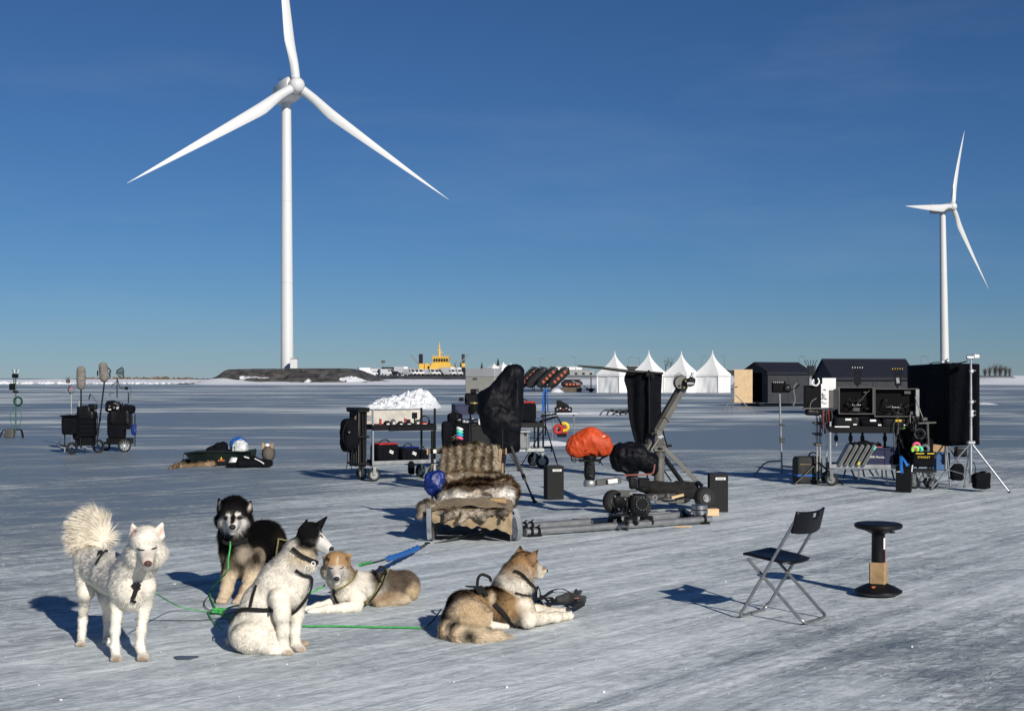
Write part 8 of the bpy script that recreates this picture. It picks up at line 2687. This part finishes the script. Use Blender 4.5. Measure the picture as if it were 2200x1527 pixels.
m = MB(); m.cyl(S9(1080, 780, d), S9(1080, 640, d), .018, n=8); m.build('tube_holder', 'dull_aluminium', T)
m = MB(); m.tube([S9(1330, 670, d), S9(1235, 550, d)], .008, 6); m.cyl(S9(1235, 545, d), S9(1215, 620, d), .014, n=8); m.build('gooseneck_mic', 'black_metal', T)
m = MB(); m.torus(S9(1370, 870, d), .075, .018, (1, .3, 0), 18, 6); m.build('cable_coil', 'black_plastic', T)
m = MB(); m.cyl(S9(1160, 1360, d), S9(1155, 1280, d), .014, n=8); m.build('kick_stand', 'black_metal', T)
def blimp(label, x0, y0, y1, dd, pole_to, lean=0.0):
    a, b = S9(x0, y0, dd), S9(x0 + lean, y1, dd)
    T = thing('boom_microphone', label, 'boom microphone', (b.x, b.y, 0), world=True, group='boom microphones in furry blimps')
    L = (a - b).length; r = .098
    ax_ = (a - b).normalized()
    m = MB(); m.lathe([(.02, 0), (r * .6, .02), (r * .92, .07), (r, .14), (r, L * .55), (r * .98, L * .72)], b, 24, ax_); m.build('windshield', mat('furry_grey', (.20, .185, .165), .95, var=.35, vscale=22, bump=.9, bscale=60), T)
    m = MB(); m.lathe([(r * .95, L * .725), (r * .98, L * .75), (r * .95, L * .86), (r * .7, L * .96), (r * .3, L), (.002, L * 1.005)], b, 24, ax_); m.build('windshield_cap', 'furry_grey', T)
    m = MB(); m.lathe([(r * .97, L * .715), (r * .99, L * .74)], b, 24, ax_); m.build('cap_seam', 'dark_grey_paint', T)
    rod(T, b + ax_ * .02, S9(pole_to[0], pole_to[1], dd), .018, 'black_metal', 'boom_pole')
    return T
blimp('grey furry boom microphone upright above the left sound cart', 1108, 168, 490, d - .05, (1110, 1290))
B_ = blimp('grey furry boom microphone between the two sound carts, higher one', 1405, 118, 390, d + .3, (1335, 1130), 25)
m = MB(); m.tube(curve_pts([S9(1475, 190, d + .3), S9(1510, 230, d + .3), S9(1500, 265, d + .3), S9(1505, 320, d + .3)], 5), .016, 6); m.build('shock_mount', 'black_metal', B_)
m = MB(); m.torus(S9(1335, 265, d + .3), .055, .012, (1, .4, 0), 16, 6); m.build('mount_ring', 'black_metal', B_)
d2_ = 30.6
q = S9(1650, 1330, d2_); q.z = 0
T = thing('sound_cart', 'black sound cart with white rimmed wheels and paddle antenna, right one', 'sound cart', tuple(q), world=True, group='sound carts on the ice')
for zx, dd, r, rim in ((1700, 30.3, .15, 'white_paint'), (1450, 31.0, .10, 'white_paint')):
    c = S9(zx, 1230, dd); c.z = r
    wheel(T, c, r, .05, (.55, -.83, 0), rim, spokes=10, thick=.028)
blob('bag_stack', S9(1560, 960, d2_), (.14, .14, .26), 'black_fabric', T, .3, .015, 6)
blob('middle_case', S9(1650, 870, d2_), (.24, .15, .17), 'black_plastic', T, .3, .02, 8, seed=5); blob('side_bag', S9(1600, 1060, d2_), (.18, .15, .16), 'black_fabric', T, .3, .015, 6, seed=6)
m = MB(); m.box(S9(1640, 1190, d2_), (.52, .36, .14), bev=.01); m.build('base_tray', 'black_metal', T)
blob('recorder_bag', S9(1560, 720, d2_), (.18, .15, .12), 'black_plastic', T, .35, .03, 9, seed=7)
blob('recorder_bag', S9(1770, 760, d2_), (.13, .12, .10), 'black_fabric', T, .5, .02, 9, seed=8)
m = MB(); m.box(S9(1740, 940, d2_), (.18, .26, .30), bev=.01); m.build('drawer_unit', 'black_plastic', T)
for k in range(3):
    m = MB(); m.box(S9(1750, 870 + 60 * k, d2_ - .14), (.14, .01, .05)); m.build('drawer', 'black_metal', T)
blob('blue_bag', S9(1830, 1040, d2_ - .1), (.06, .06, .12), 'blue_nylon', T, .5, .015, 10)
for zx, y0, y1 in ((1845, 1260, 820), (1670, 1110, 690), (1600, 600, 330), (1755, 680, 530)):
    rod(T, S9(zx, y0, d2_ - .05), S9(zx, y1, d2_ - .05), .013, 'black_metal', 'frame_tube')
for k in range(10):
    R_ = random.Random(60 + k); m = MB(); m.box(S9(1480 + R_.uniform(0, 260), 660 + R_.uniform(0, 130), d2_ - .16), (R_.uniform(.02, .06), .02, R_.uniform(.015, .04))); m.build('knob_panel', ('dull_aluminium', 'white_paper', 'black_plastic')[k % 3], T)
for a, b in (((1600, 380), (1520, 440)), ((1610, 360), (1640, 460)), ((1640, 465), (1730, 475))):
    rod(T, S9(*a, d2_), S9(*b, d2_), .010, 'black_metal', 'antenna_arm', 6)
m = MB(); m.box(S9(1730, 470, d2_), (.07, .05, .07), bev=.01); m.build('small_receiver', 'black_plastic', T)
m = MB(); m.tube(curve_pts([S9(1750, 660, d2_), S9(1790, 520, d2_), S9(1770, 430, d2_), S9(1735, 400, d2_)], 6), .005, 5); m.build('aerial_wire', 'dark_rope', T)
m = MB(); m.tube(curve_pts([S9(1520, 590, d2_), S9(1490, 560, d2_), S9(1500, 545, d2_), S9(1560, 535, d2_)], 6), .006, 5); m.build('aerial_wire', 'dark_rope', T)
# paddle antenna: a toothed outline
out = [S9(1590, 250, d2_), S9(1600, 225, d2_), S9(1665, 182, d2_), S9(1690, 215, d2_), S9(1690, 330, d2_), S9(1665, 330, d2_), S9(1595, 275, d2_)]
m = MB(); m.tube(out, .010, 6, closed=True)
for k in range(6):
    x = 1608 + 14 * k; m.cyl(S9(x, 228 - (x - 1600) * .55, d2_), S9(x, 272 + (x - 1600) * .5, d2_), .007, n=5)
m.cyl(S9(1590, 262, d2_), S9(1692, 258, d2_), .007, n=5)
m.build('paddle_antenna', 'black_plastic', T)
# stand with coiled cable behind
d = 32.5
q = S9(975, 1140, d); q.z = 0
T = thing('light_stand', 'thin grey stand with cable coil behind the left sound cart', 'light stand', tuple(q), world=True)
rod(T, q + Vector((0, 0, .2)), S9(975, 500, d), .014, 'dull_aluminium')
for a in (50, 170, 290):
    g = math.radians(a); rod(T, q + Vector((0, 0, .5)), q + Vector((.4 * math.cos(g), .4 * math.sin(g), .01)), .011, 'dull_aluminium', 'leg', 6)
for k in range(3):
    m = MB(); m.torus(S9(965 + 6 * k, 490, d - .03 * k), .09 - .01 * k, .010, (.1, 1, .1 * k), 22, 5); m.build('cable_coil', ('dull_aluminium', 'black_plastic', 'grey_plastic')[k], T)
m = MB(); m.box(S9(930, 375, d), (.09, .06, .09), bev=.01); rb = m.build('receiver_box', 'dark_grey_paint', T)
m = MB(); m.box(S9(980, 470, d - .1), (.035, .01, .05)); m.build('red_label', 'pink', T)
for k in range(5):
    a = (k - 2) * .5; p = S9(930, 350, d); m = MB(); m.cyl(p, p + Vector((math.sin(a) * .08, 0, math.cos(a) * .07)), .005, n=5); m.build('antenna', 'dark_grey_paint', rb)
# far left c-stand with sandbag
d = 37.7
q = S9(215, 1150, d); q.z = 0
T = thing('c_stand', 'green taped stand with transmitter boxes at the far left edge', 'light stand', tuple(q), world=True)
mat('green_metal', (.02, .09, .06), .5)
rod(T, q + Vector((0, 0, .1)), S9(215, 300, d), .020, 'green_metal', 'pole')
rod(T, S9(190, 520, d), S9(190, 340, d), .014, 'black_metal', 'side_rod', 6)
m = MB(); m.box(S9(208, 300, d), (.16, .09, .12), bev=.01); tb = m.build('transmitter', 'black_plastic', T)
m = MB(); m.box(S9(168, 450, d), (.15, .09, .19), bev=.01); m.build('transmitter', 'black_plastic', T)
for k in range(4):
    p = S9(190 + 14 * k, 270, d); a = (k - 1.5) * .4; m = MB(); m.cyl(p, p + Vector((math.sin(a) * .1, 0, .12)), .008, n=5); m.build('antenna', 'white_paper' if k % 2 else 'green_metal', tb)
m = MB(); m.box(S9(215, 520, d), (.16, .06, .06), bev=.01); m.build('clamp', 'black_metal', T)
for k in range(3):
    m = MB(); m.torus(S9(245, 650, d - .03 * k), .13 - .015 * k, .012, (.1 * k, 1, 0), 22, 5); m.build('cable_coil', ('green_metal', 'black_plastic', 'green_metal')[k], T)
for k, s_ in enumerate((-1, 1)):
    m = MB(); m.tube(curve_pts([S9(215, 720, d), S9(215 + s_ * 75, 820, d), S9(215 + s_ * 60, 960, d), S9(215 + s_ * 20, 1020, d)], 6), .008, 5); m.build('loose_cable', 'green_metal', T)
for e in ((-.42, -.06), (.22, -.08), (.27, -.14)):
    m = MB(); m.tube([q + Vector((0, 0, .22)), q + Vector((e[0] * .6, e[1] * .6, .23)), q + Vector((e[0] * .8, e[1] * .8, .2)), q + Vector((e[0], e[1], .01))], .018, 6); m.build('leg', 'black_metal', T)
c = S9(135, 1150, d - .1); c.z = 0
T = thing('sandbag', 'grey sandbag at the foot of the far left stand', 'sandbag', c)
blob('bag_body', (0, 0, .125), (.125, .09, .125), 'dark_grey_paint', T, .3, .01, 8)
m = MB(); m.box((0, 0, .25), (.12, .03, .02)); m.build('strap', 'webbing', T)

# ================================================================== PULK SLEDGE WITH CLOTHES
def Z3(x, y): return 340 + x / 7.857, 920 + y / 7.857
def S3(x, y, d): return P(*Z3(x, y), d)
d = 25.7
q = S3(1000, 610, d); q.z = 0
T = thing('pulk_sled', 'dark green plastic pulk sled loaded with clothes on the left ice', 'pulk sled', tuple(q), world=True)
mat('pulk_green', (.006, .014, .012), .45, var=.2, vscale=10)
cx0, cx1 = S3(470, 380, d).x, S3(1605, 340, d).x
rows = []
n = 20
for i in range(n + 1):
    t = i / n
    x = cx0 + (cx1 - cx0) * t
    nose = max(0, (.22 - t) / .22)
    tail = max(0, (t - .9) / .1)
    hw_ = .27 * (1 - .55 * nose ** 2)
    bz = .02 + .20 * nose ** 1.6 + .12 * tail ** 2
    tz = .26 + .02 * math.sin(t * 3) - .03 * nose + .03 * tail
    prof_ = [(-1.1, tz - .015), (-1.0, tz), (-.93, tz - .02), (-.82, bz + .03), (-.7, bz), (0, bz), (.7, bz), (.82, bz + .03), (.93, tz - .02), (1.0, tz), (1.1, tz - .015)]
    rows.append([Vector((x, d + p[0] * hw_, p[1])) for p in prof_])
hl = MB().grid(rows).build('hull', 'pulk_green', T, angle=50)
md = hl.modifiers.new('t', 'SOLIDIFY'); md.thickness = .012
m = MB(); m.prism([Vector((cx1 - .01, d - .29, .28)), Vector((cx1 - .01, d + .29, .28)), Vector((cx1 - .02, d + .2, .12)), Vector((cx1 - .02, d - .2, .12))], (.02, 0, 0)); m.build('transom', 'pulk_green', T)
sp_ = S3(1115, 520, d); 
m = MB(); m.prism([Vector((sp_.x - .02, d - .262, .13)), Vector((sp_.x + .02, d - .262, .13)), Vector((sp_.x, d - .262, .18))], (0, -.006, 0)); m.build('logo_mark', 'yellow', T)
for k in range(5):
    m = MB(); m.box((sp_.x - .05 + .025 * k, d - .266, .108), (.015, .006, .034)); m.build('logo_letter', 'orange_vinyl', T)
m = MB(); m.tube(curve_pts([S3(470, 390, d - .1), S3(425, 440, d - .25), S3(430, 520, d - .35), S3(480, 585, d - .38)], 6), .006, 5); m.build('tow_cord', 'dark_rope', T)
T = thing('clothes_pile', 'black clothes with a yellow strip piled in the pulk', 'clothes', (S3(1000, 330, d).x, d, .22))
blob('coat', (0, 0, .06), (.20, .17, .10), 'black_fabric', T, .6, .035, 7); blob('coat', (.08, -.02, .13), (.12, .11, .07), 'black_fabric', T, .7, .03, 9, seed=2)
blob('grey_mat', (-.22, 0, .03), (.13, .16, .04), 'dark_grey_paint', T, .5, .01, 6)
m = MB(); m.box((-.04, -.175, .045), (.18, .02, .03)); m.build('yellow_strip', 'yellow', T)
T = thing('rubbish_bag', 'clear and blue plastic bag of rubbish at the pulk stern', 'plastic bag', (S3(1370, 300, d).x, d, .2))
mat('clear_plastic', (.55, .58, .58), .25, var=.35, vscale=14, bump=.6, bscale=20, spec=.6)
blob('clear_bag', (.02, -.03, .12), (.15, .13, .15), 'clear_plastic', T, .8, .03, 10, ridge=True); blob('blue_bag', (-.03, .08, .17), (.16, .10, .15), mat('bag_blue', (.01, .09, .32), .3, bump=.5), T, .8, .035, 9, ridge=True, seed=3)
m = MB(); m.cyl((.05, -.1, .0), (.06, -.13, -.14), .005, n=5); m.build('string', 'white_paper', T)
c = G(418, 1004)
V0 = c
pr = [dict(t='cap', a=np.array(G(382, 1004)) + [0, 0, .01], b=np.array(G(455, 1001)) + [0, 0, .02], ra=.05, rb=.06), dict(t='cap', a=np.array(G(400, 998)) + [0, 0, .03], b=np.array(G(440, 997)) + [0, 0, .03], ra=.07, rb=.06), dict(t='cap', a=np.array(G(368, 1007)) + [0, 0, .0], b=np.array(G(385, 1003)) + [0, 0, .01], ra=.03, rb=.05)]
hide('reindeer_hide', 'thin brown hide lying flat on the ice beside the pulk', pr, [(.30, .21, .13), (.22, .14, .085), (.34, .25, .17)], [.05, .05, .05], 14000, (-.8, -.3, -.3), 41, vox=.016, group='hides on the ice', width=.006)
c = G(538, 1004)
T = thing('jacket', 'black and white jacket dropped on the ice beside the pulk', 'jacket', c)
blob('jacket_body', (.05, .08, .07), (.36, .22, .11), 'black_fabric', T, .75, .05, 5, zcut=-.06)
blob('sleeve', (-.30, -.03, .05), (.14, .12, .07), 'black_fabric', T, .7, .03, 7, zcut=-.04)
m = MB(); m.add([(-.38, -.14, .10), (-.24, -.16, .11), (-.22, -.12, .19), (-.34, -.08, .20)], [(0, 1, 2, 3)]); o = m.build('white_patch', 'white_paper', T); o.modifiers.new('t', 'SOLIDIFY').thickness = .01
m = MB(); m.box((-.06, -.02, .19), (.10, .08, .015), rot=Matrix.Rotation(.3, 3, 'Y')); m.build('white_collar', 'white_paper', T)
m = MB(); m.tube(curve_pts([(.10, -.10, .17), (.2, -.14, .13), (.28, -.16, .08)], 5), .012, 5); m.build('white_piping', 'white_paper', T)
c = S3(1860, 500, 26.3); c.z = 0
pr = [dict(t='ell', c=np.array((c.x, c.y, .19)), r=[.12, .11, .15])]
V_, Q_ = surface(pr, .014, .03)
ob = mesh_obj('fur_bag', V_, Q_, 'fur', None, True, 180, loc=(c.x, c.y, 0)); ROOT_LOC[ob.name] = Vector((c.x, c.y, 0))
cc = np.tile(np.array((.19, .165, .14)), (len(V_), 1)); set_colors(ob, cc)
tag(ob, 'round grey fur bag with brown tufts behind the dropped jacket', 'fur bag')
fur_mesh('fur', V_, Q_, vert_normals(V_, Q_), cc, np.full(len(V_), .035), np.tile(np.array((0, -.3, -1.0)), (len(V_), 1)), 7000, ob, width=.006, seed=51)
for dx in (-.09, .07):
    m = MB()
    for k in range(7): m.cyl((c.x + dx + random.uniform(-.02, .02), c.y - .03, .28), (c.x + dx + random.uniform(-.05, .05), c.y - .05, .40 + random.uniform(-.03, .02)), .012, .004, 5)
    o = m.build('tuft', 'wood', ob); o['kind'] = 'stuff'
m = MB(); m.ell((c.x - .02, c.y - .02, .35), (.05, .04, .04), 10, 6); m.build('white_tuft', 'white_paper', ob)
# ================================================================== LOOSE SNOW CRUMBS
R_ = random.Random(77)
m = MB()
for k in range(300):
    px, py = R_.uniform(-40, 2240), R_.uniform(1090, 1520) if k % 3 else R_.uniform(1000, 1200)
    g = G(px, py); s_ = R_.uniform(.0015, .0042) * (1.0 if R_.random() < .9 else 2.2)
    vs = [g + Vector((R_.uniform(-1, 1) * s_, R_.uniform(-1, 1) * s_, z * s_ * R_.uniform(.5, 1))) for z in (0, 0, 0, .9, .9, .9)]
    a = R_.uniform(0, 6)
    vs = [g + Vector((math.cos(a + i * 2.1) * s_ * R_.uniform(.7, 1.3), math.sin(a + i * 2.1) * s_ * R_.uniform(.7, 1.3), (0 if i < 3 else s_ * R_.uniform(.6, 1.1)))) * 1.0 for i in range(6)]
    m.add(vs, [(0, 1, 4, 3), (1, 2, 5, 4), (2, 0, 3, 5), (3, 4, 5)])
o = m.build('snow_crumbs', 'snow', None, smooth=False); o['kind'] = 'stuff'; o['label'] = 'loose white snow crumbs scattered over the near ice'
g = G(398, 1414)
m = MB(); m.prism([g + Vector((math.cos(a) * .066 * (1 + .25 * math.sin(3 * a)), math.sin(a) * .07 * (1 + .3 * math.cos(2 * a)), .004)) for a in [k * PI / 9 for k in range(18)]], (0, 0, .003))
o = m.build('wet_patch', mat('wet_ice', (.10, .115, .13), .35, var=.3, vscale=30), None, loc=tuple(g)); tag(o, 'small dark wet patch on the ice by the white dog', 'wet patch')
